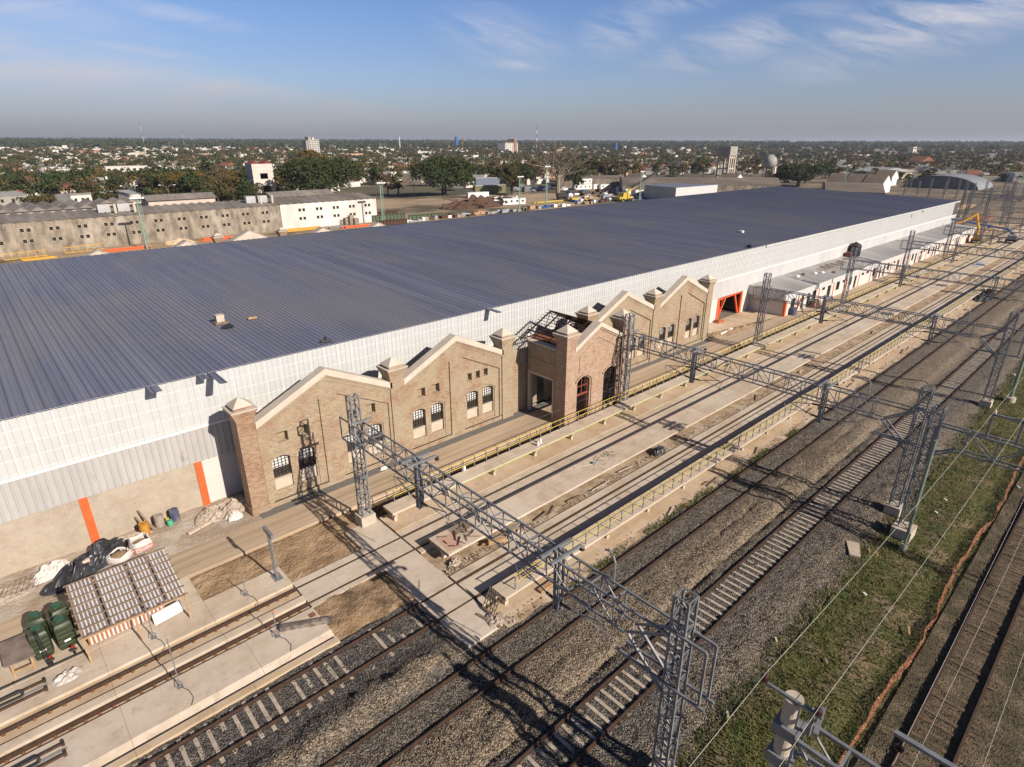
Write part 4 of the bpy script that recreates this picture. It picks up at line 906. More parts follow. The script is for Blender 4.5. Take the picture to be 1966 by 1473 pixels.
for x, lb in ((-2.0, 'small red and black valve below the left green tank'), (-1.02, 'small red and black valve at the foot of the right green tank')):
    t = thing('water_valve', lb, 'valve', (x, 32.95, 0)); b = MB(); b.tube([(x, 33.0, 0), (x, 33.0, .5)], .05, 8); b.tube([(x-.15, 33, .3), (x+.15, 33, .3)], .06, 8); b.build('body', black_m, t)
    b = MB(); b.tube([(x, 33.0, .5), (x, 33.0, .54)], .1, 10); b.build('wheel', mat('valve_red', (.4, .03, .02), (.3, .02, .02), 3, .5) if 'valve_red' not in MATS else MATS['valve_red'], t)
# shelter
t = thing('site_shelter', 'low timber shelter roofed with battens and striped metal sheets', 'shelter', (2, 34, 0))
SX0, SX1 = -.5, 4.3
def shz(y): return 1.55+(y-31.6)*.22
sheet_m = mat('grey_sheet', (.25, .205, .185), (.17, .14, .13), 2, .5, metal=.1); sheet_w = mat('pale_sheet', (.60, .585, .585), (.50, .485, .48), 2, .5)
n = 27
rsh = np.random.RandomState(4)
for q, m in ((0, sheet_m), (1, sheet_w)):
    b = MB()
    for k in range(n):
        if q and k in (6, 15, 21): continue
        x = SX0+(SX1-SX0)*k/n; wd = (SX1-SX0)/n
        xa, xb = (x, x+wd*.52) if q == 0 else (x+wd*(.48+.08*rsh.rand()), x+wd*(.9+.1*rsh.rand()))
        z = -.0 if q == 0 else .035; sk = .12*math.sin(k*1.7)
        b.hexa([(xa, 31.9+sk, shz(31.9)+z), (xb, 31.9+sk, shz(31.9)+z), (xb, 35.6, shz(35.6)+z), (xa, 35.6, shz(35.6)+z), (xa, 31.9+sk, shz(31.9)+z+.02), (xb, 31.9+sk, shz(31.9)+z+.02), (xb, 35.6, shz(35.6)+z+.02), (xa, 35.6, shz(35.6)+z+.02)])
    b.build('roof_sheet', m, t)
for k in range(8):
    y = 31.75+k*.55; b = MB(); b.bar((SX0-.15, y, shz(y)+.10), (SX1+.12, y+U(-.09, .09), shz(y)+.10), .085, .05); b.build('batten', wood_m, t)
for x, y in ((-.5, 31.75), (1.8, 31.7), (4.25, 31.65), (-.5, 35.5), (1.9, 35.5), (4.2, 35.4)):
    b = MB(); b.bar((x, y, -.02), (x, y+.1, shz(y)), .09); b.build('post', wood_l, t)
b = MB(); b.bar((-.5, 31.8, shz(31.8)-.04), (4.3, 31.8, shz(31.8)-.04), .09); b.bar((-.5, 35.4, shz(35.4)-.04), (4.3, 35.4, shz(35.4)-.04), .09); b.bar((-.5, 31.8, shz(31.8)-.04), (-.5, 35.4, shz(35.4)-.04), .09); b.bar((4.25, 31.8, shz(31.8)-.04), (4.25, 35.4, shz(35.4)-.04), .09); b.build('roof_beam', wood_l, t)
for q, m in ((0, orange if False else mat('rust_stripe', (.42, .17, .07), (.3, .12, .05), 4, .7)), (1, sheet_w)):
    b = MB()
    for k in range(20):
        x = -.35+k*.2+(0 if q == 0 else .09); 
        if x > 3.3: break
        b.box(x, x+.09, 33.0, 33.03, .1, .95+.35*(k % 5 == 2))
    b.build('side_cladding', m, t)
b = MB(); b.box(-.45, 4.2, 35.45, 35.5, .0, 1.9); b.build('rear_cladding', sheet_m, t)
t = thing('bent_white_sheet', 'curved white sheet lying at the right front corner of the shelter', 'sheet', (3.4, 32.6, 0)); b = MB()
for k in range(8):
    a = k/8*1.5; c_ = (k+1)/8*1.5
    b.face([(2.6, 32.3+a*.55, .45*math.sin(a*2)+.05), (4.1, 32.5+a*.55, .45*math.sin(a*2)+.05), (4.1, 32.5+c_*.55, .45*math.sin(c_*2)+.05), (2.6, 32.3+c_*.55, .45*math.sin(c_*2)+.05)])
b.build('sheet', white_m, t)
t = thing('work_table', 'rough timber work table with a brown board top beside the green tanks', 'table', (-3.2, 34.2, 0))
b = MB(); b.hexa([(-3.75, 33.2, .82), (-2.5, 33.15, .82), (-2.7, 35.3, .82), (-3.85, 35.3, .82), (-3.75, 33.2, .9), (-2.5, 33.15, .9), (-2.7, 35.3, .9), (-3.85, 35.3, .9)]); b.build('table_top', mat('board', (.22, .175, .15), (.17, .13, .11), 1.5, .9, c3=(.13, .10, .085), s3=.8), t)
for x, y in ((-3.5, 33.35), (-2.7, 33.35), (-3.6, 35.1), (-2.85, 35.1)): b = MB(); b.bar((x, y, -.02), (x, y, .82), .1); b.build('leg', wood_l, t)
b = MB(); b.bar((-3.5, 33.3, .3), (-2.7, 33.3, .3), .1); b.build('stretcher', wood_l, t)
# short rails with black hose loops
def stub(x, y, label, lab2):
    t = thing('short_rail_pair', label, 'short rails', (x, y, 0))
    for dy in (.33, -.33): b = MB(); b.bar((x-9, y+dy, .06), (x, y+dy, .06), .07, .12); b.box(x-.06, x+.06, y+dy-.12, y+dy+.12, 0, .16); b.build('rail', rail_m, t)
    b = MB(); b.bar((x-6, y+.05, .02), (x+.1, y+.05, .02), .03); b.bar((x-6, y-.05, .02), (x+.1, y-.05, .02), .03); b.build('guide', galv, t)
    c = thing('hose_loop', lab2, 'hose', (x-1, y, 0)); b = MB(); pts = [(x-8, y+.16, .06)]
    for k in range(7): a = -math.pi/2+math.pi*k/6; pts.append((x-.95+.10*math.cos(a), y, .32-.24*math.sin(-a)*-1) if False else (x-1.0+.14*math.cos(a), y+.10*math.sin(-a), .10+.18*(1-math.sin(a))/2))
    pts.append((x-8, y-.16, .3)); b.tube(pts, .055, 8); b.build('hose', black_m, c)
stub(-2.45, 31.65, 'pair of short rusty rails in the slab near the green tanks', 'black flexible hose loop between the short rails near the tanks')
stub(-2.3, 26.97, 'pair of short rusty rails in the slab nearest the camera', 'black flexible hose loop between the short rails nearest the camera')
# plastic sheet scrap
def crumple(name, label, cat, x, y, rx, ry, h, m, seed, n=14, z=0.0, ang=0.0, group=None, sharp=1.0):
    r = np.random.RandomState(seed); t_ = MB(); V = []; F = []
    for j in range(n+1):
        for i in range(n+1):
            u, v = i/n*2-1, j/n*2-1; d = max(abs(u), abs(v)); l = math.hypot(u, v) or 1; u2, v2 = u*d/l, v*d/l
            rr = 1+.22*mn.noise(Vector((u2*1.5+seed, v2*1.5, seed)))
            hh = max(0, 1-d**2)**.6*h*(.55+.9*sharp*mn.noise(Vector((u2*3.2+seed, v2*3.2, 2.0)))+.25*mn.noise(Vector((u2*8, v2*8, seed))))
            ca, sa = math.cos(ang), math.sin(ang); X, Y = u2*rx*rr, v2*ry*rr
            V.append((x+X*ca-Y*sa, y+X*sa+Y*ca, z+max(hh, 0)+.012))
    for j in range(n):
        for i in range(n): k = j*(n+1)+i; F.append((k, k+1, k+n+2, k+n+1))
    o = t_.arr(V, F).build(name, m, fix=False); tag(o, label, cat, group); return o
clear_p = mat('clear_plastic', (.50, .46, .42), (.32, .28, .25), 6, .3); tarp_m = mat('black_tarp', (.018, .019, .024), (.035, .035, .042), 2.5, .38)
bag_w = mat('white_woven_bag', (.62, .58, .55), (.52, .48, .45), 4, .8)
crumple('plastic_scrap', 'crumpled clear plastic sheet lying on the slab by the short rails', 'plastic', -1.55, 31.55, .75, .45, .3, clear_p, 3, ang=.2)
crumple('black_tarp', 'large crumpled black tarp thrown over materials at the wall', 'tarp', 1.1, 41.0, 2.7, 1.05, 1.1, tarp_m, 11, 34, ang=.62)
crumple('black_tarp', 'tail of black tarp spread on the ground by the road', 'tarp', -.6, 40.0, 1.3, .8, .35, tarp_m, 5, 22, ang=.3)
crumple('white_sheeting', 'heap of crumpled white sheeting left of the black tarp', 'sheeting', -1.0, 41.7, 1.2, .7, .6, bag_w, 21, 22, ang=.5)
crumple('rubble_heap', 'heap of broken plaster and stones between orange column and brick pier', 'rubble', 9.2, 41.3, 1.9, 1.2, .75, mat('pale_rubble', (.46, .40, .34), (.26, .19, .14), 5, 1, 1, 12), 31, 30)
crumple('rubble_heap', 'low litter of rubble along the wall behind the sacks', 'rubble', 3.2, 42.3, 1.6, .5, .3, MATS['pale_rubble'], 33, 22)
crumple('rubble_heap', 'patch of rubble and bent mesh at the left edge of the picture', 'rubble', -3.6, 41.2, 1.9, 1.3, .3, MATS['pale_rubble'], 35, 22)
b = MB()
for k in range(14): b.bar((-5.2+k*.26, 40.4, .32-.01*k), (-4.8+k*.26, 42.0, .2), .012); 
for k in range(8): b.bar((-5.2, 40.4+k*.21, .3), (-1.5, 40.55+k*.21, .2), .012)
tag(b.build('wire_mesh', rail_m), 'sheet of rusty reinforcing mesh lying at the left edge', 'mesh')
def drum(label, x, y, m, top, r=.30, h=.88, name='drum', cat='drum', tilt=0):
    t = thing(name, label, cat, (x, y, 0), None)
    b = MB(); b.lathe((x, y, -.02), [(r, 0), (r, h*.32), (r+.015, h*.34), (r, h*.36), (r, h*.64), (r+.015, h*.66), (r, h*.68), (r, h), (r-.03, h), (r-.03, h-.25), (.01, h-.25)], 20); b.build('barrel', m, t)
    b = MB(); b.lathe((x, y, h-.27), [(r-.03, 0), (r-.03, .02), (.01, .021)], 18); b.build('contents', top, t); return t
drum('ochre drum standing by the block wall beside two leaning planks', 4.35, 42.15, mat('ochre_drum', (.46, .22, .03), (.38, .17, .03), 2, .6), wood_m)
drum('cement-stained grey drum between the ochre and the blue one', 5.35, 42.55, mat('cement_drum', (.33, .28, .25), (.24, .2, .18), 3, .9), concrete_dk)
drum('dark blue drum splashed with cement, rightmost of the three', 6.35, 42.6, mat('blue_drum', (.05, .06, .12), (.20, .19, .2), 2.5, .7, lo=.45, hi=.7), concrete_grey)
b = MB(); drum('small mint green bucket in front of the blue drum', 5.9, 42.15, mat('mint', (.08, .42, .26), (.06, .36, .22), 2, .6), lid_m, .17, .4, 'bucket', 'bucket')
drum('small yellow can wedged between the grey and blue drums', 5.85, 42.6, yellow_p, yellow_p, .12, .38, 'can', 'can')
for a, c_, lb in (((4.9, 42.1, 0), (4.35, 43.1, 1.45), 'longer plank leaning on the block wall behind the ochre drum'), ((4.5, 42.3, 0), (4.1, 43.15, 1.0), 'shorter plank leaning on the block wall behind the ochre drum')):
    tag(MB().bar(a, c_, .12, .04).build('plank', wood_m), lb, 'plank')
def bigbag(label, x, y, r, h, rz_=0.0, fill=True):
    t = thing('bulk_bag', label, 'bulk bag', (x, y, 0), 'bulk bags')
    b = MB(); n = 24
    for i, (rr, z) in enumerate(((.8, 0), (1.05, .15), (1.08, .5), (.98, .85), (.9, 1.0), (.84, .97), (.80, .8))): pass
    prof = ((.8, 0), (1.05, .15), (1.08, .5), (.98, .85), (.9, 1.0), (.84, .97), (.80, .8)); V = []; F = []
    for rr, z in prof:
        for k in range(n):
            a = 2*math.pi*k/n; sq = 1/max(abs(math.cos(a)), abs(math.sin(a)))**.45; w_ = 1+.06*mn.noise(Vector((math.cos(a)*2+x, math.sin(a)*2, z*4)))
            V.append((x+math.cos(a+rz_)*rr*r*sq*w_, y+math.sin(a+rz_)*rr*r*sq*w_, z*h*(1+.08*math.sin(3*a))-.02))
    for j in range(len(prof)-1):
        for k in range(n): F.append((j*n+k, j*n+(k+1) % n, (j+1)*n+(k+1) % n, (j+1)*n+k))
    b.arr(V, F).build('bag_wall', bag_w, t)
    b = MB(); b.lathe((x, y, h*.55), [(r*.88, 0), (r*.6, .08), (.02, .14)], 18); b.build('sand', dirt_m, t)
    for s in (-1, 1): b = MB(); b.tube([(x+s*r*.8, y-.15, h*.95), (x+s*r*.85, y, h*1.15), (x+s*r*.8, y+.2, h*.95)], .03, 6); b.build('handle', bag_w, t)
    # printed lettering strokes on the front of the bag
    return t
bg1 = bigbag('open white bulk bag of sand with red lettering by the road', 3.75, 40.55, .58, .85, .2)
bg2 = bigbag('slumped open bulk bag with pale red lettering beside the black tarp', 2.45, 40.3, .62, .5, .7)
red_ink = mat('red_print', (.6, .09, .07), (.5, .12, .10), 8, .8)
def lettering(par, text, x, y, z, size, ang):
    cu = bpy.data.curves.new('lettering', 'FONT'); cu.body = text; cu.size = size; cu.extrude = .004; cu.align_x = 'CENTER'
    tmp = bpy.data.objects.new('tmp', cu); scene.collection.objects.link(tmp); dg = bpy.context.evaluated_depsgraph_get()
    me = bpy.data.meshes.new_from_object(tmp.evaluated_get(dg)); bpy.data.objects.remove(tmp)
    o = bpy.data.objects.new('lettering', me); scene.collection.objects.link(o); me.materials.clear(); me.materials.append(red_ink)
    o.parent = par; off = OFF[par.name]; o.location = (x-off[0], y-off[1], z-off[2]); o.rotation_euler = (R(82), 0, ang); return o
lettering(bg1, 'ARIDOS', 3.45, 39.87, .42, .2, -.25); lettering(bg1, 'NORTE', 3.48, 39.86, .20, .2, -.25); lettering(bg1, 'FLORES', 4.12, 39.88, .42, .19, .3); lettering(bg1, 'NORTE', 4.12, 39.88, .20, .19, .3)
crumple('cement_sack', 'tied white sack lying against the foot of the corner brick pier', 'sack', 9.6, 39.95, .52, .42, .75, bag_w, 44, 16, sharp=.35)
crumple('cement_sack', 'small white sack on the gravel strip in front of the facade', 'sack', 21.1, 38.75, .4, .22, .38, bag_w, 47, 12, sharp=.3)
t = thing('concrete_beam', 'flat concrete plank lying at the road edge below the drums', 'beam', (7.5, 40.2, 0)); b = MB(); b.hexa([(6.5, 39.95, 0), (8.3, 40.5, 0), (8.25, 40.75, 0), (6.45, 40.2, 0), (6.5, 39.95, .14), (8.3, 40.5, .14), (8.25, 40.75, .14), (6.45, 40.2, .14)]); b.build('plank', concrete, t)
# brick piece on the tarp
tag(MB().box(.55, .95, 40.3, 40.5, .62, .80).build('block', concrete), 'grey block weighing down the black tarp', 'block')
# sign frame
t = thing('post_frame', 'grey steel board on three thin posts at the end of the slab', 'post frame', (9.2, 31.7, 0))
for y in (31.45, 31.7, 31.95): b = MB(); b.bar((9.2, y, 0), (9.2, y, 3.3), .05); b.build('post', galv, t)
b = MB(); b.box(9.12, 9.28, 31.05, 32.35, 3.2, 3.5); b.build('board', galv, t); b = MB(); b.box(9.0, 9.5, 31.3, 32.1, 0, .04); b.build('base_plate', galv, t)
for x, y, h, lb in ((2.32, 31.45, 2.35, 'thin steel rod on a small plate right of the shelter middle'), (2.46, 27.05, 3.1, 'tall thin steel rod on the slab nearest the camera'), (7.25, 31.44, 1.35, 'short steel rod on a plate near the slab edge'), (7.33, 27.0, 1.7, 'short steel rod with an orange tip near the timber beam')):
    t = thing('steel_rod', lb, 'rod', (x, y, 0), 'thin steel rods on plates')
    b = MB(); b.tube([(x, y, 0), (x, y, h)], .028, 7); b.build('rod', galv, t); b = MB(); b.box(x-.13, x+.13, y-.13, y+.13, 0, .03); b.bar((x-.2, y+.1, .02), (x, y, .45), .025); b.bar((x+.2, y+.1, .02), (x, y, .45), .025); b.build('base', galv, t)
    if 'orange' in lb: b = MB(); b.lathe((x, y, h), [(.05, 0), (.06, .05), (.02, .1)], 10); b.build('orange_tip', orange, t)
    b = MB(); b.tube([(x+.05, y-.1, .02), (x+.25, y-.5, .02), (x+.3, y-1.1, .02), (x+.1, y-1.5, .02)], .015, 5); b.build('cable', black_m, t)
tag(MB().hexa([(7.55, 27.2, .0), (10.0, 25.9, .0), (10.15, 26.15, .0), (7.7, 27.5, .0), (7.55, 27.2, .25), (10.0, 25.9, .25), (10.15, 26.15, .25), (7.7, 27.5, .25)]).build('timber_beam', mat('old_dark_timber', (.14, .115, .095), (.08, .065, .055), 3, .9, .4, 12, c3=(.24, .21, .18), s3=2.5)), 'thick weathered timber beam lying across the slab corner', 'beam')
tag(MB().box(9.25, 9.6, 27.05, 27.4, .0, .02).build('rust_plate', MATS['rust']), 'small square rusty plate set in the slab', 'plate')
# leaning slatted panel at end of deck 3
t = thing('slatted_panel', 'weathered slatted timber panel leaning on the end of the outer walkway', 'panel', (17.2, 20.6, 0))
def lp(u, v): return (16.85+.75*v, 20.05+u*.95+.08*v, .05+1.15*v)
for k in range(6): b = MB(); b.bar(lp(k/5, 0), lp(k/5, 1), .06, .03); b.build('slat', wood_m, t)
for k in range(5): b = MB(); b.bar(lp(0, .1+.2*k), lp(1, .1+.2*k), .07, .03); b.build('crosspiece', wood_m, t)
for a, c_, lb in (((16.4, 20.9, .06), (16.75, 19.2, .04), 'long grey plank lying at the foot of the leaning panel'), ((16.6, 20.3, .03), (17.4, 19.5, .03), 'shorter plank lying under the leaning panel')):
    tag(MB().bar(a, c_, .16, .04).build('plank', wood_m), lb, 'plank')
crumple('rubble_heap', 'broken concrete at the end of the outer walkway below the slatted panel', 'rubble', 16.9, 19.9, .55, .6, .25, MATS['pale_rubble'], 51, 18)
crumple('rubble_heap', 'broken concrete chunk under the end of the wide walkway', 'rubble', 18.2, 25.3, .4, .3, .4, MATS['pale_rubble'], 53, 14)
# scrap timber and steel on deck 2
rs2 = np.random.RandomState(9)
for i in range(22):
    x = 18.3+rs2.rand()*3.6; y = 25.6+rs2.rand()*1.8; a = rs2.rand()*3.1; l = .15+rs2.rand()*.4
    tag(MB().bar((x-l*math.cos(a), y-l*math.sin(a), .89), (x+l*math.cos(a), y+l*math.sin(a), .90+rs2.rand()*.1), .05+rs2.rand()*.05, .04).build('scrap_piece', wood_m if i % 3 else rail_m), 'short brown timber and steel offcut in the heap on the wide walkway end', 'scrap', 'offcuts on the wide walkway end')
tag(MB().face([(17.9, 25.6, .866), (18.9, 25.45, .866), (19.6, 27.0, .866), (18.2, 27.3, .866)]).build('red_dust', mat('brick_dust', (.50, .27, .2), (.42, .3, .23), 4, 1)), 'spread of reddish brick dust on the end of the wide walkway', 'dust', kind='stuff')
b = MB()
for k in range(10): b.bar((19.2+k*.16, 26.6, .93), (19.4+k*.16, 27.5, .93), .014)
for k in range(6): b.bar((19.2, 26.65+k*.16, .93), (20.9, 26.75+k*.16, .93), .014)
tag(b.build('wire_mesh', rail_m), 'small piece of rusty mesh lying on the wide walkway', 'mesh')
tag(MB().bar((20.9, 25.2, .3), (22.0, 24.75, .3), .3, .3).bar((20.6, 25.5, .1), (22.2, 25.0, .1), .1).build('timber_box', wood_l), 'broken timber box lying beside the wide walkway', 'box')
crumple('rubble_heap', 'white rubble with bent bars beside the wide walkway under the gantry', 'rubble', 23.0, 24.9, .9, .35, .3, MATS['pale_rubble'], 57, 18)
# second scrap area on the outer walkway foot
tag(MB().bar((20.3, 19.75, .1), (21.6, 19.75, .12), .34, .14).build('timber_tray', wood_l), 'pale timber tray on the strip beside the outer walkway', 'tray')
b = MB()
for k in range(8): b.bar((19.8+k*.18, 20.5, .89), (20.0+k*.18, 21.25, .89), .013)
for k in range(5): b.bar((19.8, 20.55+k*.16, .89), (21.5, 20.6+k*.16, .89), .013)
tag(b.build('wire_mesh', rail_m), 'piece of rusty mesh on the end of the outer walkway', 'mesh')
# cables heap, pipe, bag on / near deck 2
b = MB()
for k in range(7):
    cx, cy = 35.2+U(-1, 1), 26.8+U(-.45, .4); rr = U(.3, .7); ph = U(0, 6)
    b.tube([(cx+rr*(1+.3*math.sin(3*a+ph))*math.cos(a), cy+rr*.8*math.sin(a), .885+.05*math.sin(2*a+k)) for a in np.linspace(0, U(4, 6.2), 18)], .014, 4)
tag(b.build('cable_heap', rail_m), 'tangle of thin brown cables lying on the wide walkway', 'cable')
tag(MB().tube([(33.9+.75*math.cos(a), 24.95+.35*math.sin(a), .05) for a in np.linspace(0, 6.0, 20)], .014, 4).build('cable_loop', rail_m), 'single loop of brown cable on the track slab below the walkway', 'cable')
tag(MB().tube([(31.7, 27.2, .93), (33.6, 26.4, .93)], .03, 8).build('white_pipe', cream), 'white plastic pipe lying on the wide walkway beside the cable tangle', 'pipe')
crumple('black_bag', 'torn black rubbish bag standing upright beside the track slab', 'bag', 40.3, 25.1, .8, .5, .8, tarp_m, 61, 14, sharp=.6)
crumple('bucket_scrap', 'small grey scrap pile on the walkway beside the cables', 'scrap', 33.4, 26.6, .25, .2, .3, galv, 63, 10, z=.87)
for x, y, lb in ((32.2, 31.9, 'white plastic jug on the walkway beside the railing, nearer of two'), (32.7, 32.1, 'white plastic jug on the walkway beside the railing, farther of two'), (25.0, 32.95, 'white plastic jug standing by the railing far left of the pair')):
    t = thing('plastic_jug', lb, 'jug', (x, y, .86)); b = MB(); b.lathe((x, y, .86), [(.11, 0), (.12, .05), (.12, .3), (.05, .38), (.05, .42)], 12); b.build('body', white_m, t); b = MB(); b.lathe((x, y, 1.28), [(.055, 0), (.055, .04), (.01, .045)], 10); b.build('cap', white_m, t)
# stones scattered on rubble strips: individually small -> one litter object of stuff
b = MB(); rs3 = np.random.RandomState(5)
for i in range(3600):
    z0 = rs3.rand(); x = 17.3+150*z0**1.8
    y, z = (24.7+.65*rs3.rand(), -.1) if rs3.rand() < .5 else ((19.0+.7*rs3.rand(), -.08) if rs3.rand() < .6 else (33.1+2.0*rs3.rand(), -.68))
    s = .03+.09*rs3.rand()**2; q = [(x+s*rs3.uniform(-1, 1), y+s*rs3.uniform(-1, 1), z+s*rs3.uniform(0, 1.6)) for _ in range(5)]
    k = len(b.v); b.v += q; b.f += [(k, k+1, k+2), (k, k+2, k+3), (k, k+3, k+4), (k+1, k+2, k+4)]; b.m += [0]*4
tag(b.build('rubble_litter', MATS['pale_rubble'], fix=False), 'loose stones and plaster crumbs strewn along the walkways', 'rubble', kind='stuff')
# planks / rods along the rubble strip beside walkway 3 and 2 (far)
for i in range(26):
    x = 26+rs3.rand()**1.3*110; y = 19.2+rs3.rand()*.8 if i % 2 else 24.9+rs3.rand()*.35; a = rs3.uniform(-.6, .9); l = rs3.uniform(.4, 1.3)
    LB_ = 'loose %s board in the rubble beside the %s walkway, %s' % ('grey-brown' if i % 3 else 'concrete-grey', 'outermost' if i % 2 else 'wide', 'before the second gantry' if x < 45 else 'between second and third gantry' if x < 74 else 'between third and fourth gantry' if x < 103 else 'beyond the fourth gantry')
    tag(MB().bar((x-l*math.cos(a), y-l*math.sin(a)*.35, .04), (x+l*math.cos(a), y+l*math.sin(a)*.35, .1), .1, .05).build('loose_board', wood_m if i % 3 else concrete), LB_, 'board', 'boards: '+LB_)
crumple('dark_scrap_heap', 'dark heap of sheeting beside the outer walkway under the fourth gantry', 'scrap', 130.5, 19.4, 6.5, .9, 1.3, tarp_m, 71, 26, ang=.02)
for i, (x, y) in enumerate([(157.5, 26.5), (160.2, 26.3), (162, 26.8)]): tag(MB().box(x-1.1, x+1.1, y-.6, y+.5, .88, .93+.02*i).build('metal_sheet', mat('pale_blue_sheet', (.45, .48, .52), (.38, .41, .46), 1, .4) if i == 0 else MATS['pale_blue_sheet']), 'flat pale metal sheet lying on the far part of the wide walkway', 'sheet', 'metal sheets on the far walkway')
# blue drum and props by the annex corner
drum('dark blue barrel at the annex corner beside the orange post', 93.4, 37.0, MATS['blue_drum'], black_m, .6, 1.15, 'barrel', 'barrel')
t = thing('orange_trestle', 'orange and grey trestle leaning at the annex wall by the barrel', 'trestle', (95.6, 36.9, 0))
for a, c_, m in (((95.2, 37.2, 0), (95.6, 37.0, 2.3), orange), ((96.3, 36.6, 0), (95.7, 37.0, 2.2), wood_m)): MB().bar(a, c_, .14).build('strut', m, t)
t = thing('red_trolley', 'red pallet trolley by the annex doors', 'trolley', (101, 36.8, 0)); MB().box(99.8, 102.6, 36.3, 37.2, .2, .35).build('platform', orange, t); MB().box(100.1, 101.9, 36.4, 37.1, .35, 1.1).build('load', wood_m, t)
tag(MB().bar((75.0, 38.9, .25), (79.0, 39.3, .2), .2, .16).build('concrete_post', white_m), 'pale concrete post lying on the dug-up strip right of the facade', 'post')
# orange safety mesh fence beside old track
om = bpy.data.materials.new('orange_safety_mesh'); om.use_nodes = True; tt = om.node_tree; bb = tt.nodes['Principled BSDF']; bb.inputs['Base Color'].default_value = (.31, .11, .055, 1); bb.inputs['Roughness'].default_value = .7
tco = N(tt, 'ShaderNodeTexCoord'); vm = N(tt, 'ShaderNodeTexVoronoi', feature='DISTANCE_TO_EDGE', i={'Scale': 11.0}); tt.links.new(tco.outputs['Object'], vm.inputs['Vector'])
tt.links.new(RAMP(tt, vm.outputs[0], [(.075, 1.0), (.12, .0)]), bb.inputs['Alpha'])
b = MB(); P0 = [(x, 3.25+.16*math.sin(x*.33)+.10*fbm(x, 2, .4)) for x in np.arange(14, 75, .35)]
V = []; F = []
for i, (x, y) in enumerate(P0):
    h = .34+.18*mn.noise(Vector((x*.5, 7, 1))); lean = .22*mn.noise(Vector((x*.35, 1, 4)))+.12
    for j in range(4): s = j/3; V.append((x+.05*mn.noise(Vector((x*2, j, 0))), y+lean*s+.12*mn.noise(Vector((x*1.3, j*2, 5))), -.28+h*s*(1-.35*s)))
for i in range(len(P0)-1):
    for j in range(3): k = i*4+j; F.append((k, k+1, k+5, k+4))
tag(b.arr(V, F).build('safety_fence', om, fix=False), 'sagging orange plastic mesh fence along the old track', 'fence')
for i, (px, py, m) in enumerate([(1660, 1141, white_m), (1745, 1212, wood_l), (1397, 1373, concrete), (1586, 1270, concrete_dk), (1669, 1058, wood_l), (1855, 850, white_m), (1700, 1010, concrete), (1797, 984, white_m), (1815, 960, white_m), (1955, 936, white_m), (1490, 1229, concrete), (1812, 1032, concrete_dk), (1948, 720, white_m)]):
    x, y = at(px, py, -.2); l = [.05, .3, .12, .12, .2, .1, .25, .05, .05, .05, .12, .15, .3][i]
    o = MB().bar((x-l, y-.1, -.17), (x+l, y+.1, -.15), .10, .06).build('litter_piece', m); tag(o, 'small piece of litter or stone lying on the grass verge', 'litter', 'litter on the grass verge')
t = thing('broken_slab', 'broken pale slab at the edge of the ballast below the twin masts', 'slab', (39, 8.2, -.2)); b = MB(); b.hexa([(38.2, 8.0, -.4), (39.6, 8.6, -.4), (39.3, 9.3, -.4), (38.0, 8.6, -.4), (38.2, 8.0, -.08), (39.6, 8.6, -.02), (39.3, 9.3, -.05), (38.0, 8.6, -.1)]); b.build('slab', concrete, t)
# ================================================================ BACKGROUND: old workshops, yard
stain_wall = mat('stained_concrete_wall', (.33, .28, .22), (.13, .11, .085), .6, .95, .2, 3, c3=(.37, .33, .28), s3=.22, stretch=(1, 1, .45), r3=(.55, .66))
asb = mat('old_fibre_roof', (.20, .175, .155), (.13, .115, .105), .35, .9, c3=(.27, .235, .20), s3=.12, stretch=(1, .3, 1))
OW = 186.0
roofs0 = mat('pale_duct_metal', (.42, .42, .42), (.34, .34, .34), .5, .6)
def wavy(x0, x1, pitch, amp, z): 
    P = []; n = int((x1-x0)/pitch)
    for k in range(n+1): x = x0+k*pitch; P += [(x, z), (min(x+pitch/2, x1), z+amp)]
    return [p for p in P if p[0] <= x1]
def shed(label, x0, x1, wall_m, zt=7.4):
    t = thing('old_workshop', label, 'workshop', ((x0+x1)/2, OW, 0))
    w = Wall(OW, .35); ops = []; ws = []
    k0 = int((x0-11.6)//5.75)-1
    for k in range(k0, k0+60):
        xc = 12.2+5.75*k
        if xc-1.2 < x0 or xc+1.2 > x1: continue
        for dx in (-1.05, .25):
            for z in (2.55, 5.1): ops.append(op(xc+dx, xc+dx+.8, z, z+.85)); ws.append((xc+dx, z))
    w.fill(x0, x1, -.3, flat(zt), ops, reveal=.3); w.b.build('wall', wall_m, t)
    b = MB(); p = wavy(x0, x1, 2.3, .38, zt); n = len(b.v); k = len(p)
    for y in (OW-.25, OW+12): b.v.extend([(x, y, z+(.9 if y > OW+1 else 0)) for x, z in p])
    for i in range(k-1): b.f.append((i, i+1, k+i+1, k+i)); b.m.append(0)
    b.v.extend([(x, OW-.02, zt-.05) for x, z in p]); m_ = 2*k
    for i in range(k-1): b.f.append((i, i+1, m_+i+1, m_+i)); b.m.append(0)
    b.build('wavy_roof', asb, t, fix=False)
    MB().box(x0, x1, OW+.36, OW+12, -.3, zt-.1).build('inner_block', dark_glass, t)
    for i, (x, z) in enumerate(ws):
        f = MB()
        for a, c_, d, e in ((x-.06, x+.86, z-.07, z), (x-.06, x+.86, z+.85, z+.92), (x-.07, x, z-.07, z+.92), (x+.8, x+.87, z-.07, z+.92)): f.box(a, c_, OW-.02, OW+.05, d, e)
        if i < 96: f.build('window_surround', cream, t)
    return t
shed('long stained concrete workshop wall with paired square windows and wavy roof edge', -40, 74.4, stain_wall)
shed('whitewashed end of the old workshop with small square windows', 74.5, 107.6, mat('whitewash', (.66, .64, .60), (.58, .56, .52), .5, .9, c3=(.50, .48, .44), s3=.2, stretch=(1, 1, .4)), 7.5)
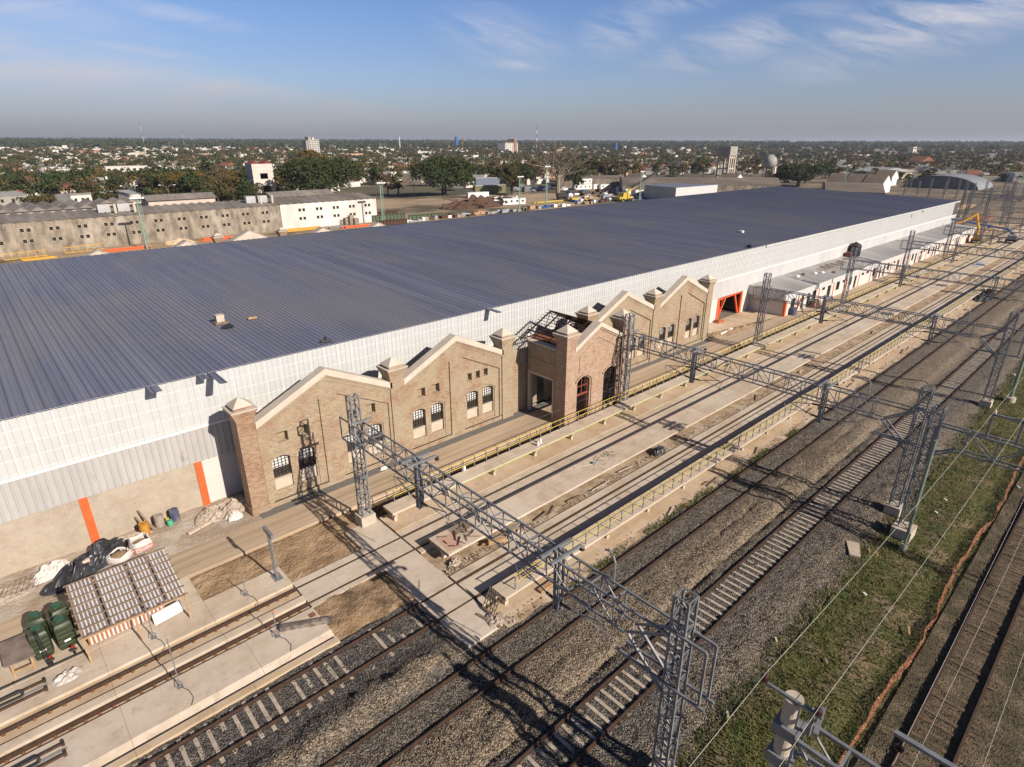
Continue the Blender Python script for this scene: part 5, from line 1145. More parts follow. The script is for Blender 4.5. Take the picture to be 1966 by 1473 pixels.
def box_thing(name, label, cat, x0, x1, y0, y1, z0, z1, m, parts=(), group=None, pn='body'):
    t = thing(name, label, cat, ((x0+x1)/2, (y0+y1)/2, z0), group); MB().box(x0, x1, y0, y1, z0, z1).build(pn, m, t)
    for nm, bb, mm in parts: bb.build(nm, mm, t)
    return t
for x, lb in ((30, 'grey metal duct box on the roof of the stained workshop, left one'), (34.5, 'grey metal duct box on the roof of the stained workshop, right one'), (68, 'pair of ventilation boxes above the joint with the whitewashed part'), (71.5, 'ventilation box beside the joint with the whitewashed part')):
    box_thing('roof_box', lb, 'roof box', x-1.4, x+1.4, OW+5, OW+7, 8.0, 10.0, roofs0, [('flue', MB().tube([(x+2.1, OW+3, 7.8), (x+2.1, OW+3, 10.2)], .35, 8), concrete_grey)])
t = thing('zigzag_shed', 'old shed with a zigzag row of grey roof ridges at the left edge', 'shed', (10, 208, 0))
for r_, (y, x0, x1) in enumerate(((204, -20, 33), (216, -20, 42))):
    b = MB(); x = x0
    while x < x1: b.prism([(x, 8.3), (x+1.75, 9.3), (x+3.5, 8.3)], y, y+11); x += 3.55
    b.build('roof_ridges', asb, t); MB().box(x0, x1, y+.5, y+11, 0, 8.3).build('wall', cream if r_ else mat('pale_pink_wall', (.55, .47, .40), (.45, .38, .32), 1, .9), t)
    MB().box(x0, x1, y+.4, y+.49, 6.8, 7.6).build('window_band', dark_glass, t)
for i, (px, py, w_, lb, m) in enumerate([(585, 376, 26, 'low workshop with a saw-edged grey roof in front of the big dark green tree', asb), (355, 384, 24, 'low shed with a row of small brown ridges left of the conifer', asb)]):
    x, y = at(px, py+22, 0); t = thing('low_shed', lb, 'shed', (x, y, 0)); MB().box(x-w_/2, x+w_/2, y, y+10, 0, 4.6).build('wall', MATS['pale_pink_wall'], t)
    MB().prism([(y-.8, 4.6), (y+5, 6.4), (y+11, 4.6)], x-w_/2-.6, x+w_/2+.6, axis='x').build('roof', m, t)
# concrete tower ruin
x, y = 117, 311; t = thing('concrete_tower', 'bare pale concrete tower with an open window high up', 'tower', (x, y, 0))
w = Wall(y-4, .4); w.fill(x-5, x+5, 0, flat(15.5), [op(x-1.5, x+2.2, 8.6, 11.2), op(x-1.2, x+3.2, 0, 5.5)], reveal=.4); w.b.build('front_wall', white_m if False else mat('pale_tower', (.60, .55, .50), (.50, .45, .40), .8, .9), t)
b = MB(); b.box(x-5, x-4.6, y-3.6, y+4, 0, 15.5); b.box(x+4.6, x+5, y-3.6, y+4, 0, 15.5); b.build('side_wall', MATS['pale_tower'], t); MB().box(x-4.6, x+4.6, y+3.6, y+4, 0, 15.5).build('back_wall', dark_glass, t)
b = MB(); b.prism([(x-5, 15.5), (x-3, 17), (x-1, 15.5)], y-4, y+4); b.prism([(x+1, 15.5), (x+3, 17), (x+5, 15.5)], y-4, y+4); b.build('roof', mat('red_roof', (.22, .06, .035), (.16, .05, .03), 1, .9), t)
# floodlight masts
mast_green = mat('pale_green_mast', (.22, .33, .25), (.17, .26, .20), 2, .6)
def flood(label, x, y, h, first=None):
    if first: return copy_thing(first, (x, y, 0), label=label, scale=(1, 1, h/12.5))
    t = thing('floodlight_mast', label, 'floodlight mast', (0, 0, 0), 'floodlight masts', world=False)
    b = MB(); b.tube([(0, 0, 0), (0, 0, 12.3)], [.25, .16], 8); b.build('mast', mast_green, t)
    b = MB()
    for s in (.35, .8): b.bar((s, -.3, 0), (s, -.3, 12), .06)
    for k in range(30): b.bar((.35, -.3, .4*k+.2), (.8, -.3, .4*k+.2), .05)
    b.build('ladder', mast_green, t)
    b = MB(); b.box(-1.4, 1.4, -.5, .5, 12.2, 12.3)
    for k in range(5): b.bar((-1.4+.7*k, -.5, 12.3), (-1.4+.7*k, -.5, 12.75), .06)
    b.build('platform', galv, t)
    for k in range(5): b = MB(); b.hexa([(-1.5+.65*k, -.8, 12.4), (-1.0+.65*k, -.8, 12.4), (-1.1+.65*k, -.45, 12.4), (-1.4+.65*k, -.45, 12.4), (-1.5+.65*k, -.8, 12.8), (-1.0+.65*k, -.8, 12.8), (-1.1+.65*k, -.45, 12.8), (-1.4+.65*k, -.45, 12.8)]); b.build('lamp', white_m, t)
    t.location = (x, y, 0); t.scale = (1, 1, h/12.5); return t
f0 = flood('pale green floodlight mast before the stained workshop wall', 34.6, 175, 12.3)
for x, y, h, lb in ((103.7, 176, 13, 'pale green floodlight mast at the end of the whitewashed workshop'), (164.8, 176, 12.8, 'pale green floodlight mast before the white site cabins'), (193.8, 190, 15.4, 'tallest pale green floodlight mast behind the dump truck'), (232.3, 168.4, 13, 'pale green floodlight mast beside the crane boom'), (365.7, 130, 13.5, 'pale green floodlight mast beyond the far roof corner'), (420, 62, 16, 'thin floodlight mast in front of the arched hangar')): flood(lb, x, y, h, f0)
# yard things in front of the old workshop
crumple('sand_heap', 'pale heap of sand between the sheds and the roof edge', 'sand heap', *at(345, 468), 4, 2, 1.6, tan_slab, 81, 14)
def beams(label, x, y, n, L_, m, w_=.5, dz=.35, name='beam_stack', cat='beams', cols=3):
    t = thing(name, label, cat, (x, y, 0))
    for k in range(n): MB().box(x-L_/2+U(-.8, .8), x+L_/2+U(-.8, .8), y+(k % cols)*.9, y+(k % cols)*.9+w_, (k//cols)*dz, (k//cols)*dz+dz*.8).build('beam', m, t)
    return t
beams('stack of bright orange steel beams before the stained wall', *at(243, 481), 7, 10, orange, .4, .25); beams('smaller stack of orange beams right of the rear gable', *at(418, 461), 6, 7, orange); beams('orange beams beside the brick pallets', *at(690, 436), 4, 10, orange)
beams('stack of yellow square pipes before the whitewashed wall', *at(580, 443), 6, 12, mat('ochre_steel', (.62, .36, .04), (.5, .28, .03), 2, .6)); beams('grey sheets stacked left of the orange beams', *at(650, 438), 4, 7, galv)
def ladder_frame(label, x, y):
    t = thing('steel_frame', label, 'frame', (x, y, 0)); b = MB()  # open yellow steel frame made of bars
    for z in (.3, 1.6): b.bar((x-4, y, z), (x+4, y, z+.2), .13)
    for k in range(6): b.bar((x-4+k*1.5, y, .3), (x-4.3+k*1.5, y-.2, 1.9), .13)
    b.build('frame', MATS['ochre_steel'], t); return t
ladder_frame('yellow steel frame standing at the left edge behind the roof', *at(52, 498)); ladder_frame('yellow steel frames lying next to the first rear gable', *at(165, 485))
beams('yellow clamps heaped on the ground at the left edge', *at(72, 499), 3, 6, MATS['ochre_steel'], .4, .3)
for i, (px, h) in enumerate(zip([609, 625, 636, 645, 655, 666, 675, 684], [2.5, 2.0, 2.4, 1.7, 1.6, 2.1, 2.9, 2.0])):
    x, y = at(px, 431, 0); t = thing('brick_pallet', ['leftmost and widest pallet of bricks under the whitewashed wall', 'second pallet of bricks from the left under the whitewashed wall', 'tall third pallet of bricks', 'low fourth pallet of bricks', 'low fifth pallet of bricks', 'sixth pallet of bricks', 'tallest pallet of bricks near the right end', 'last pallet of bricks on the right'][i], 'pallet', (x, y, 0), 'brick pallets')
    MB().box(x-.9, x+.9, y-.8, y+.8, 0, .18).build('pallet', wood_m, t); MB().box(x-.8, x+.8, y-.7, y+.7, .18, h*.6).build('bricks', stain_wall, t); MB().box(x-.7, x+.75, y-.65, y+.7, h*.6, h).build('upper_bricks', stain_wall, t)
gsteel = mat('green_steel_girder', (.05, .12, .06), (.08, .06, .04), 1.5, .7); rust_d = mat('dark_rust_scrap', (.10, .05, .03), (.05, .03, .02), 1.2, .9)
for i, (x, y, lx, m, lb) in enumerate([(112, 186, 13, gsteel, 'dark green plate girder lying right of the floodlight mast'), (122, 178, 14, gsteel, 'green girder with stiffeners nearest the roof'), (116, 194, 9, rust_d, 'rusty frames stacked behind the green girders'), (104, 171, 11, rust_d, 'dark steel frames in front of the brick pallets')]):
    t = thing('steel_girder', lb, 'girder', (x, y, 0)); MB().box(x-lx/2, x+lx/2, y-.1, y+.1, 0, 2.0).build('web', m, t)
    b = MB(); b.box(x-lx/2, x+lx/2, y-.4, y+.4, 1.95, 2.05); b.build('flange', m, t)
    for k in range(10): MB().box(x-lx/2+lx*k/9-.05, x-lx/2+lx*k/9+.05, y-.38, y-.1, 0, 1.95).build('stiffener', m, t)
for i, (x, y, rx, ry, h) in enumerate([(163, 203, 17, 8, 3.2), (186, 208, 10, 5, 2.2)]): crumple('scrap_heap', ['long dark heap of rusty scrap in the yard', 'smaller rusty scrap heap beside the white cabins'][i], 'scrap heap', x, y, rx, ry, h, rust_d, 91+i, 34, sharp=2.0)
rr5 = np.random.RandomState(12)
for i in range(40):
    x, y = 160+rr5.rand()*26, 198+rr5.rand()*14; a = rr5.rand()*3; tag(MB().bar((x-3*math.cos(a), y-3*math.sin(a), 1+rr5.rand()*2), (x+3*math.cos(a), y+3*math.sin(a), 1+rr5.rand()*2.4), .35).build('scrap_beam', rust_d), 'rusty beam lying on the long scrap heap in the yard', 'beam', 'rusty beams on the scrap heap')
def cabin(label, px, py, L_, h=2.6, m=None, wins=3, d=2.6, name='site_cabin', cat='cabin', group='site cabins and containers', rz=-.25, z=0):
    x, y = at(px, py, 0); t = thing(name, label, cat, (0, 0, 0), group, world=False)
    MB().box(-L_/2, L_/2, -d/2, d/2, .15+z, h+z).build('body', m or white_m, t); MB().box(-L_/2-.1, L_/2+.1, -d/2-.1, d/2+.1, h+z, h+.12+z).build('roof', white_band, t)
    for k in range(wins): xx = -L_/2+L_*(k+.5)/wins; MB().box(xx-.45, xx+.45, -d/2-.04, -d/2-.01, 1.1+z, 2.0+z).build('window', dark_glass, t)
    t.location = (x, y, 0); t.rotation_euler = (0, 0, rz); return t
cabin('white container behind the rusty scrap heap', 917, 380, 11, wins=0); cabin('long white container right of the scrap heap', 969, 389, 12, wins=0); cabin('white site cabin with dark windows next to the floodlight mast', 985, 393, 11, wins=4)
cont_g = mat('grey_container', (.30, .31, .33), (.22, .23, .25), 1, .6); cont_b = mat('blue_grey_container', (.14, .17, .22), (.1, .12, .17), 1, .6)
cabin('dull grey container in the row behind the yard road, left', 1000, 366, 12, m=cont_g, wins=0); cabin('pale grey container with rounded tank beside it', 1017, 368, 8, m=galv, wins=1); cabin('dark grey container under the bare tree', 1040, 366, 10, m=cont_b, wins=0)
cabin('two-storey white site office, lower floor', 1117, 364, 12, m=white_m, wins=4, h=2.8); cabin('two-storey white site office, upper floor', 1117, 364, 12, m=white_m, wins=4, h=2.8, z=3.0); cabin('small white cabin right of the two-storey office', 1144, 363, 5, wins=1); cabin('white cabin with a dark door right of the office', 1160, 363, 7, wins=2)
cabin('blue container behind the trees', 935, 358, 16, m=cont_b, wins=0, h=5); cabin('olive shed behind the first white container', 940, 372, 18, m=mat('olive_wall', (.17, .16, .08), (.12, .11, .06), 1, .8), wins=0, h=4.2, name='olive_shed', cat='shed', group=None)
for i, (px, py) in enumerate([(1192, 371), (1205, 376), (1212, 366), (1224, 378), (1196, 384), (1235, 371)]): cabin(['white plant module left of the crane', 'white plant module at the crane base', 'white plant module behind the crane base', 'white plant module beside the floodlight mast', 'low white module in front of the crane', 'rear white plant module'][i], px, py, 5, h=3.2, wins=2, group='white plant modules')
# vehicles in the yard
def car(label, px, py, col, rz, kind='car', sc=1.0):
    x, y = at(px, py, 0); t = thing('parked_car' if kind == 'car' else 'pickup', label, 'car' if kind == 'car' else 'pickup', (0, 0, 0), 'vehicles parked in the yard', world=False)
    pr = [(-2.2, .35), (2.2, .35), (2.2, .8), (1.3, .95), (.7, 1.42), (-1.0, 1.45), (-1.5, 1.0), (-2.2, .95)] if kind == 'car' else [(-2.6, .4), (2.6, .4), (2.6, .95), (1.6, 1.05), (1.1, 1.65), (-.1, 1.7), (-.2, 1.05), (-2.6, 1.05)]
    MB().prism(pr, -.85, .85).build('body', col, t); b = MB(); b.prism([(.62, 1.36), (1.15, 1.0), (-1.3, 1.0), (-.95, 1.39)] if kind == 'car' else [(.1, 1.62), (.9, 1.6), (1.3, 1.12), (.1, 1.12)], -.87, .87); b.build('windows', dark_glass, t)
    for sx in (-1.4, 1.4):
        for sy in (-.8, .8): MB().tube([(sx, sy-.1, .33), (sx, sy+.1, .33)], .33, 12).build('wheel', black_m, t)
    t.location = (x, y, 0); t.rotation_euler = (0, 0, rz); t.scale = (sc,)*3; return t
blue_m = mat('blue_paint', (.03, .09, .28), (.025, .07, .22), 2, .4)
car('white pickup on the yard road in front of the containers', 1083, 367, white_m, .4, 'pickup', 1.3); car('white van-like car parked left of the site office', 1103, 362, white_m, .3); car('blue car parked in front of the site office', 1116, 361, blue_m, .2); car('white pickup parked beside the material piles', 1127, 381, white_m, .1, 'pickup', 1.1)
t = thing('dump_truck', 'dark dump truck with white cab crossing the yard', 'truck', (0, 0, 0), world=False)
b = MB(); b.prism([(-3.6, 1.2), (1.6, 1.2), (1.9, 2.9), (-4.0, 2.9)], -1.2, 1.2); b.build('tipper', black_m, t); b = MB(); b.prism([(1.9, .7), (4.1, .7), (4.1, 1.8), (3.7, 2.7), (1.9, 2.7)], -1.15, 1.15); b.build('cab', white_m, t)
MB().box(-3.6, 4, -.5, .5, .6, 1.2).build('chassis', black_m, t)
for sx in (-2.9, -1.7, 3.1):
    for sy in (-1.1, 1.1): MB().tube([(sx, sy-.15, .5), (sx, sy+.15, .5)], .5, 12).build('wheel', black_m, t)
t.location = (*at(1083, 383), 0); t.rotation_euler = (0, 0, -.35)
t = thing('yellow_trailer', 'small yellow machine behind the dump truck', 'machine', (*at(1101, 387), 0)); x, y = at(1101, 387)
MB().box(x-2, x+2, y-1, y+1, .6, 1.6).build('body', yellow_p, t); MB().tube([(x-1.2, y-1.1, .4), (x-1.2, y+1.1, .4)], .4, 10).build('wheel', black_m, t)
beams('long yellow pipes laid on the ground behind the roof edge', *at(1060, 388), 4, 22, yellow_p, .4, .3)
rc = np.random.RandomState(77); cl_m = [white_m, wood_l, dirt_m, rust_d, cont_g, blue_m, stain_wall, MATS['red_earth'] if 'red_earth' in MATS else rust_d]
names_m = ['white', 'pale timber', 'earth-brown', 'rusty', 'grey', 'blue', 'concrete', 'rusty']
for i in range(70):
    px = rc.uniform(1085, 1240); py = rc.uniform(367, 389-(px-1085)*.03); x, y = at(px, py, 0); w_, d_, h = rc.uniform(.8, 3), rc.uniform(.6, 2), rc.uniform(.4, 1.5); k = rc.randint(8)
    o = MB().hexa([(x-w_, y-d_, 0), (x+w_, y-d_*.8, 0), (x+w_, y+d_, 0), (x-w_*.8, y+d_, 0), (x-w_*.8, y-d_*.8, h), (x+w_*.9, y-d_*.7, h*.8), (x+w_*.8, y+d_*.8, h), (x-w_*.7, y+d_*.7, h*.9)]).build('material_stack', cl_m[k])
    zone = 'left part' if px < 1125 else 'middle' if px < 1165 else 'right part' if px < 1205 else 'crane side'; row = 'back' if py < 373 else 'centre' if py < 380 else 'front'
    lb = '%s stack of building material, %s of the yard pile area, %s row' % (names_m[k], zone, row); tag(o, lb, 'material stack', 'stacks: '+lb)
for i in range(60):
    px = 738+i*7.6+rc.uniform(-2, 2); py = 510-.1040*px-rc.uniform(.5, 3.5); x, y = at(px, py, 0); w_, h = rc.uniform(.5, 1.6), rc.uniform(.4, 1.3); k = [0, 1, 3, 6, 4, 0][rc.randint(6)]
    if 1035 < px < 1060: k = 5
    seg = ['beside the green girders', 'left of the scrap heap', 'below the scrap heap', 'below the white containers', 'below the white cabin', 'below the first mast gap', 'below the yellow pipes'][min(6, int((px-738)/66))]
    lb = '%s block in the row along the roof edge, %s' % (names_m[k], seg); tag(MB().box(x-w_, x+w_, y-.8, y+.8, 0, h).build('stacked_block', cl_m[k]), lb, 'block', 'blocks: '+lb)
# crane
cx, cy = 231, 176; t = thing('mobile_crane', 'yellow mobile crane with a long dark raised boom', 'crane', (cx, cy, 0))
MB().box(cx-5, cx+5, cy-1.5, cy+1.5, .9, 2.0).build('carrier', yellow_p, t); b = MB(); b.prism([(cx-2.5, 2.0), (cx+2.5, 2.0), (cx+2.2, 3.6), (cx-2.0, 3.8)], cy-1.3, cy+1.3); b.build('cab', yellow_p, t)
for sx in (-4, -2.2, 2.2, 4):
    for sy in (-1.4, 1.4): MB().tube([(cx+sx, cy+sy-.2, .7), (cx+sx, cy+sy+.2, .7)], .7, 12).build('wheel', black_m, t)
MB().bar((cx-1, cy, 2.8), (cx+5.5, cy-2.2, 6.6), .8).build('boom_base', yellow_p, t); b = MB(); b.bar((cx+3, cy-1.4, 5.6), (cx+26.5, cy-11, 19.0), .75); b.bar((cx+2, cy-1.0, 6.6), (cx+7, cy-3.0, 7.8), .5); b.build('boom', black_m, t)
for s in (-1, 1): MB().bar((cx+s*3.5, cy-2.5, .4), (cx+s*3.5, cy+2.5, .4), .5).build('outrigger', yellow_p, t)
# small roof shed behind, brown long shed
t = thing('grey_hall', 'grey metal hall with dark blue roof and white side behind the main roof', 'hall', (262, 167, 0))
V8 = [(249.5, 178.3), (245.3, 158.2), (290.7, 156.3), (303, 180.7)]
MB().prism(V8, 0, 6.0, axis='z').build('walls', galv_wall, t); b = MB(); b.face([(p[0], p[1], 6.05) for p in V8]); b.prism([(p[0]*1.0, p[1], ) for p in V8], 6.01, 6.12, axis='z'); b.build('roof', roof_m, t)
MB().prism([(245.2, 158.0), (290.8, 156.1), (290.8, 156.25), (245.2, 158.15)], 2.0, 6.0, axis='z').build('white_side', white_band, t)
brown_roof = mat('brown_shed_roof', (.155, .12, .09), (.11, .085, .065), .15, .95, c3=(.20, .165, .13), s3=.06)
def longshed(label, pts, z, m, zr=0):
    P = [at(px, py, z) for px, py in pts]; cx_ = sum(p[0] for p in P)/4; cy_ = sum(p[1] for p in P)/4
    t = thing('long_shed', label, 'shed', (cx_, cy_, 0)); MB().prism(P, 0, z-.1, axis='z').build('wall', stain_wall, t)
    b = MB(); n0, n1, f1, f0 = P; r0 = ((n0[0]+f0[0])/2, (n0[1]+f0[1])/2, z+zr); r1 = ((n1[0]+f1[0])/2, (n1[1]+f1[1])/2, z+zr)
    a, c_, d, e = [(p[0], p[1], z) for p in P]; b.face([a, c_, r1, r0]); b.face([r0, r1, d, e]); b.face([a, r0, e]); b.face([c_, d, r1]); b.build('roof', m, t); return t
longshed('long brown-roofed depot shed stretching behind the crane to the water tower', [(1195, 352), (1500, 357), (1490, 341), (1190, 340)], 6, brown_roof, 1.5)
longshed('brown-roofed depot shed with white gable ends right of the big tree', [(1585, 366), (1700, 371), (1690, 352), (1580, 349)], 6, brown_roof, 1.5)
longshed('dark open shed behind the site office', [(1070, 342), (1195, 343), (1198, 337), (1078, 336)], 5, brown_roof, .8)
for i, (px, py) in enumerate([(1235, 362), (1418, 362), (1629, 362), (1665, 364), (1700, 366), (1716, 352)]):
    x, y = at(px, py+4, 0); t = thing('white_gable_house', ['small white gable beside the grey hall', 'white gabled end right of the grey hall', 'white gabled end nearest the far roof corner', 'white gable end of the brown shed', 'white gable among the masts', 'small white gable behind the masts'][i], 'shed', (x, y, 0), 'white gable ends')
    b = MB(); b.prism([(x-6, 0), (x+6, 0), (x+6, 4.5), (x, 8.5), (x-6, 4.5)], y, y+10); b.build('walls', white_m, t); b = MB(); b.prism([(x-6.8, 4.2), (x, 8.7), (x+6.8, 4.2), (x+6.8, 4.6), (x, 9.1), (x-6.8, 4.6)], y+.4, y+10.4); b.build('roof', brown_roof, t)
# water tower
x, y = 334, 184; t = thing('water_tower', 'rectangular concrete water tower on four pairs of slim legs', 'water tower', (x, y, 0)); sx, sy = 4.0, 3.8
MB().box(x-sx, x+sx, y-sy, y+sy, 18.2, 23.0).build('tank', mat('tower_concrete', (.33, .31, .28), (.26, .24, .22), .5, .9), t)
for i, (a, c_) in enumerate([(-1, -1), (1, -1), (1, 1), (-1, 1)]):
    MB().box(x+a*(sx-.6)-.5, x+a*(sx-.6)+.5, y+c_*(sy-.6)-.5, y+c_*(sy-.6)+.5, 0, 18.2).build('leg', cream, t)
for a in (-1.2, 1.2): MB().box(x+a-.4, x+a+.4, y-sy+.2, y-sy+1, 0, 18.2).build('leg', cream, t)
for z in (5, 11, 16.8):
    b = MB(); b.box(x-sx+.3, x+sx-.3, y-sy+.3, y-sy+.9, z, z+.7); b.box(x-sx+.3, x+sx-.3, y+sy-.9, y+sy-.3, z, z+.7); b.box(x-sx+.3, x-sx+.9, y-sy, y+sy, z, z+.7); b.box(x+sx-.9, x+sx-.3, y-sy, y+sy, z, z+.7); b.build('tie_beam', cream, t)
x, y = 447, 212; t = thing('spherical_tank', 'weathered grey spherical tank on a steel trestle', 'tank', (x, y, 0)); b = MB()
b.lathe((x, y, 12.0), [(4.8*math.sin(a), -4.8*math.cos(a)) for a in np.linspace(.02, math.pi-.02, 16)], 26); b.build('sphere', mat('weathered_grey', (.30, .29, .275), (.22, .21, .2), .25, .6, c3=(.38, .37, .35), s3=.2), t, smooth=True)
for k in range(6): a = k*math.pi/3; MB().bar((x+3.9*math.cos(a), y+3.9*math.sin(a), 0), (x+3.6*math.cos(a), y+3.6*math.sin(a), 9.2), .35).build('leg', rust_d, t)
# arched hangar
x, y = 452, 101; t = thing('arched_hangar', 'wide arched hangar with pale curved metal roof at the right', 'hangar', (x, y, 0))
pf = [(19*math.cos(a), 7.2*math.sin(a)) for a in np.linspace(0, math.pi, 20)]
rz_ = .0; b = MB(); b.prism([(-px_+0, pz) for px_, pz in pf], -20, 16, axis='x'); o = b.build('vault', mat('hangar_metal', (.27, .275, .28), (.21, .215, .22), .1, .5, metal=.1), t, fix=True)
o.location = (0, 0, 0)
# re-seat: prism along x was built round y=0
for v in o.data.vertices: v.co += Vector((x*1.0, y*1.0, 0))
b = MB(); b.prism([(-px_*.99+y, pz*.98) for px_, pz in pf], x-20.3, x-20.1, axis='x'); b.build('end_wall', mat('dark_end_wall', (.15, .15, .16), (.11, .11, .12), .3, .6), t)
# yard lattice masts
def ymast(label, x, y, h, first=None):
    if first: return copy_thing(first, (x, y, 0), label=label, scale=(1, 1, h/11))
    t = thing('yard_mast', label, 'mast', (0, 0, 0), 'steel masts in the far yard', world=False)
    b = MB(); lattice_mast(b, 0, 0, .3, 11, .6, 1.0, .10); b.build('lattice', galv, t); MB().box(-.5, .5, -.5, .5, -.2, .3).build('foot', plinth_m, t)
    t.location = (x, y, 0); t.scale = (1, 1, h/11); return t
ym = ymast('lattice mast just beyond the end of the warehouse', 271, 55, 12.3)
for i, (x, y, h) in enumerate([(288, 56, 11), (232, 45.5, 11.6), (308, 49, 9.5), (289, 44, 12.3), (365, 52, 10), (361, 88, 8.5), (362, 82, 7.5), (365, 94, 7), (369, 101, 7), (376, 117, 7), (359, 76, 9), (387, 63, 9.5), (382, 59, 8), (250, 39, 11), (262, 46, 11), (330, 60, 10), (345, 70, 9), (400, 90, 8), (410, 110, 8)]):
    ymast('tall steel mast in the thicket of masts beyond the warehouse', x, y, h, ym)['label'] = 'steel mast in the far yard, ' + ['tall, right of the nearest', 'slim, right of the annex end', 'short, among the tracks', 'tallest of the middle group', 'thin, before the hangar', 'short, left of the hangar', 'short, by the hangar corner', 'small, above the roof edge', 'small, near the brown shed', 'smallest, near the white gables', 'medium, above the roof corner', 'thin, at the right edge', 'short, at the right edge', 'tall, behind the yellow lift', 'tall, beside the yellow lift', 'medium, half way to the hangar', 'medium, before the brown shed', 'short, behind the hangar side', 'short, far behind the roof'][i]
for i, (x, y0, y1) in enumerate([(271, 38, 55), (288, 44, 56), (262, 20, 46)]):
    t = thing('yard_truss', ['truss beam between the masts just beyond the warehouse', 'truss beam on the second row of yard masts', 'low truss beam across the far tracks'][i], 'truss', (x, (y0+y1)/2, 7)); b = MB(); truss(b, x, y0, y1, 7.0, 8.2, .8, 1.6, .1); b.build('beam', galv, t)
for i, (px, py) in enumerate([(1890, 420), (1760, 405), (1800, 415), (1905, 440), (1850, 398)]):
    x, y = at(px, py, 0); crumple('earth_heap', ['reddish heap of material beyond the boom lifts', 'low earth heap beyond the roof corner', 'dark earth heap among the masts', 'brown earth bank right of the yellow lift', 'long low heap in the far yard'][i], 'earth heap', x, y, 9+2*i, 2.5, 1.2, dirt_m if i else mat('red_earth', (.28, .10, .06), (.2, .09, .06), 1, 1), 120+i, 14)
for k in range(3):
    T = thing('yard_track', ['yard track running past the hangar', 'middle track of the far yard', 'yard track along the far masts'][k], 'railway track', (300, 56+8*k, 0), 'tracks of the far yard')
    for d in (0, 1.7): b = MB(); b.bar((215, 47+7*k+d, .12), (700, 62+16*k+d, .12), .14, .12); b.build('rail', rail_m, T)
# boom lifts
def lift(label, x, y, m, body_m, pts, rz):
    t = thing('boom_lift', label, 'boom lift', (0, 0, 0), 'boom lifts at the far end', world=False)
    MB().box(-1.8, 1.8, -1.1, 1.1, .55, 1.0).build('chassis', black_m, t); b = MB(); b.prism([(-1.7, 1.0), (1.3, 1.0), (1.0, 2.0), (-1.8, 2.1)], -1, 1); b.build('turret', body_m, t)
    for sx in (-1.2, 1.2):
        for sy in (-1.05, 1.05): MB().tube([(sx, sy-.2, .5), (sx, sy+.2, .5)], .5, 14).build('wheel', black_m, t)
    for a, c_ in zip(pts, pts[1:]): MB().bar(a, c_, .45).build('boom', m, t)
    e = pts[-1]; b = MB()
    for dx in (-.5, .5):
        for dy in (-.5, .5): b.bar((e[0]+dx, e[1]+dy, e[2]), (e[0]+dx, e[1]+dy, e[2]+1.1), .06)
    for z in (0, 1.1): b.bar((e[0]-.5, e[1]-.5, e[2]+z), (e[0]+.5, e[1]-.5, e[2]+z), .06); b.bar((e[0]-.5, e[1]+.5, e[2]+z), (e[0]+.5, e[1]+.5, e[2]+z), .06); b.bar((e[0]-.5, e[1]-.5, e[2]+z), (e[0]-.5, e[1]+.5, e[2]+z), .06); b.bar((e[0]+.5, e[1]-.5, e[2]+z), (e[0]+.5, e[1]+.5, e[2]+z), .06)
    b.build('basket', m, t); t.location = (x, y, 0); t.rotation_euler = (0, 0, rz); return t
lift('yellow articulated boom lift with folded knee beside the far annex end', 201.5, 35.5, mat('lift_yellow', (.62, .33, .02), (.5, .26, .02), 2, .5), MATS['lift_yellow'], [(-.5, 0, 2), (2.2, 0, 2.8), (-.5, 1.5, 7.5), (-1.8, 4, 5.5), (-2.2, 5.5, 5.0)], .2)
lift('blue boom lift with its long boom stretched towards the warehouse', 208.5, 29.2, blue_m, cont_g, [(1.5, 0, 2), (2.5, 1.5, 3.2), (-1.5, 14, 5.2), (-3, 18.5, 6.8)], .1)
# ================================================================ TOWN
fol = {}
def fol_mat(n, a, b_, c_): fol[n] = mat('foliage_'+n, a, b_, .8, .95, c3=c_, s3=.35, lo=.3, hi=.7, spec=.2)
fol_mat('dark', (.022, .036, .014), (.040, .055, .018), (.055, .062, .02)); fol_mat('green', (.045, .062, .02), (.065, .075, .025), (.03, .045, .016)); fol_mat('olive', (.075, .07, .028), (.055, .055, .022), (.10, .08, .03))
fol_mat('ochre', (.17, .105, .02), (.12, .08, .025), (.075, .065, .025)); fol_mat('brown', (.10, .07, .04), (.075, .055, .032), (.13, .09, .05)); fol_mat('rust', (.13, .045, .022), (.09, .04, .025), (.07, .05, .025)); fol_mat('bare', (.15, .12, .09), (.12, .095, .07), (.09, .075, .05))
bark = mat('bark', (.10, .075, .055), (.07, .052, .04), 2, 1)
def leaf_cloud(lobes, n, s, r, flat_=.0):
    """n leaf clumps spread through the shells of lobes (x,y,z,rx,rz)"""
    w = np.array([l[3]**2 for l in lobes], float); w /= w.sum(); idx = r.choice(len(lobes), n, p=w); L_ = np.array(lobes)[idx]
    d = r.normal(size=(n, 3)); d /= np.linalg.norm(d, axis=1)[:, None]; d[:, 2] = np.where(d[:, 2] < -.35, -d[:, 2], d[:, 2])
    rad = r.uniform(.55, 1.08, n)**.6; c_ = L_[:, :3]+d*np.stack([L_[:, 3], L_[:, 3], L_[:, 4]], 1)*rad[:, None]
    a = r.normal(size=(n, 3))+d*.9; a /= np.linalg.norm(a, axis=1)[:, None]; t_ = np.cross(a, r.normal(size=(n, 3))); t_ /= np.linalg.norm(t_, axis=1)[:, None]; u = np.cross(a, t_)
    sz = s*r.uniform(.5, 1.35, n)[:, None]; V = np.empty((n, 4, 3)); V[:, 0] = c_-t_*sz; V[:, 1] = c_-u*sz*.6; V[:, 2] = c_+t_*sz; V[:, 3] = c_+u*sz*.6
    return V.reshape(-1, 3), (np.arange(n*4).reshape(n, 4))
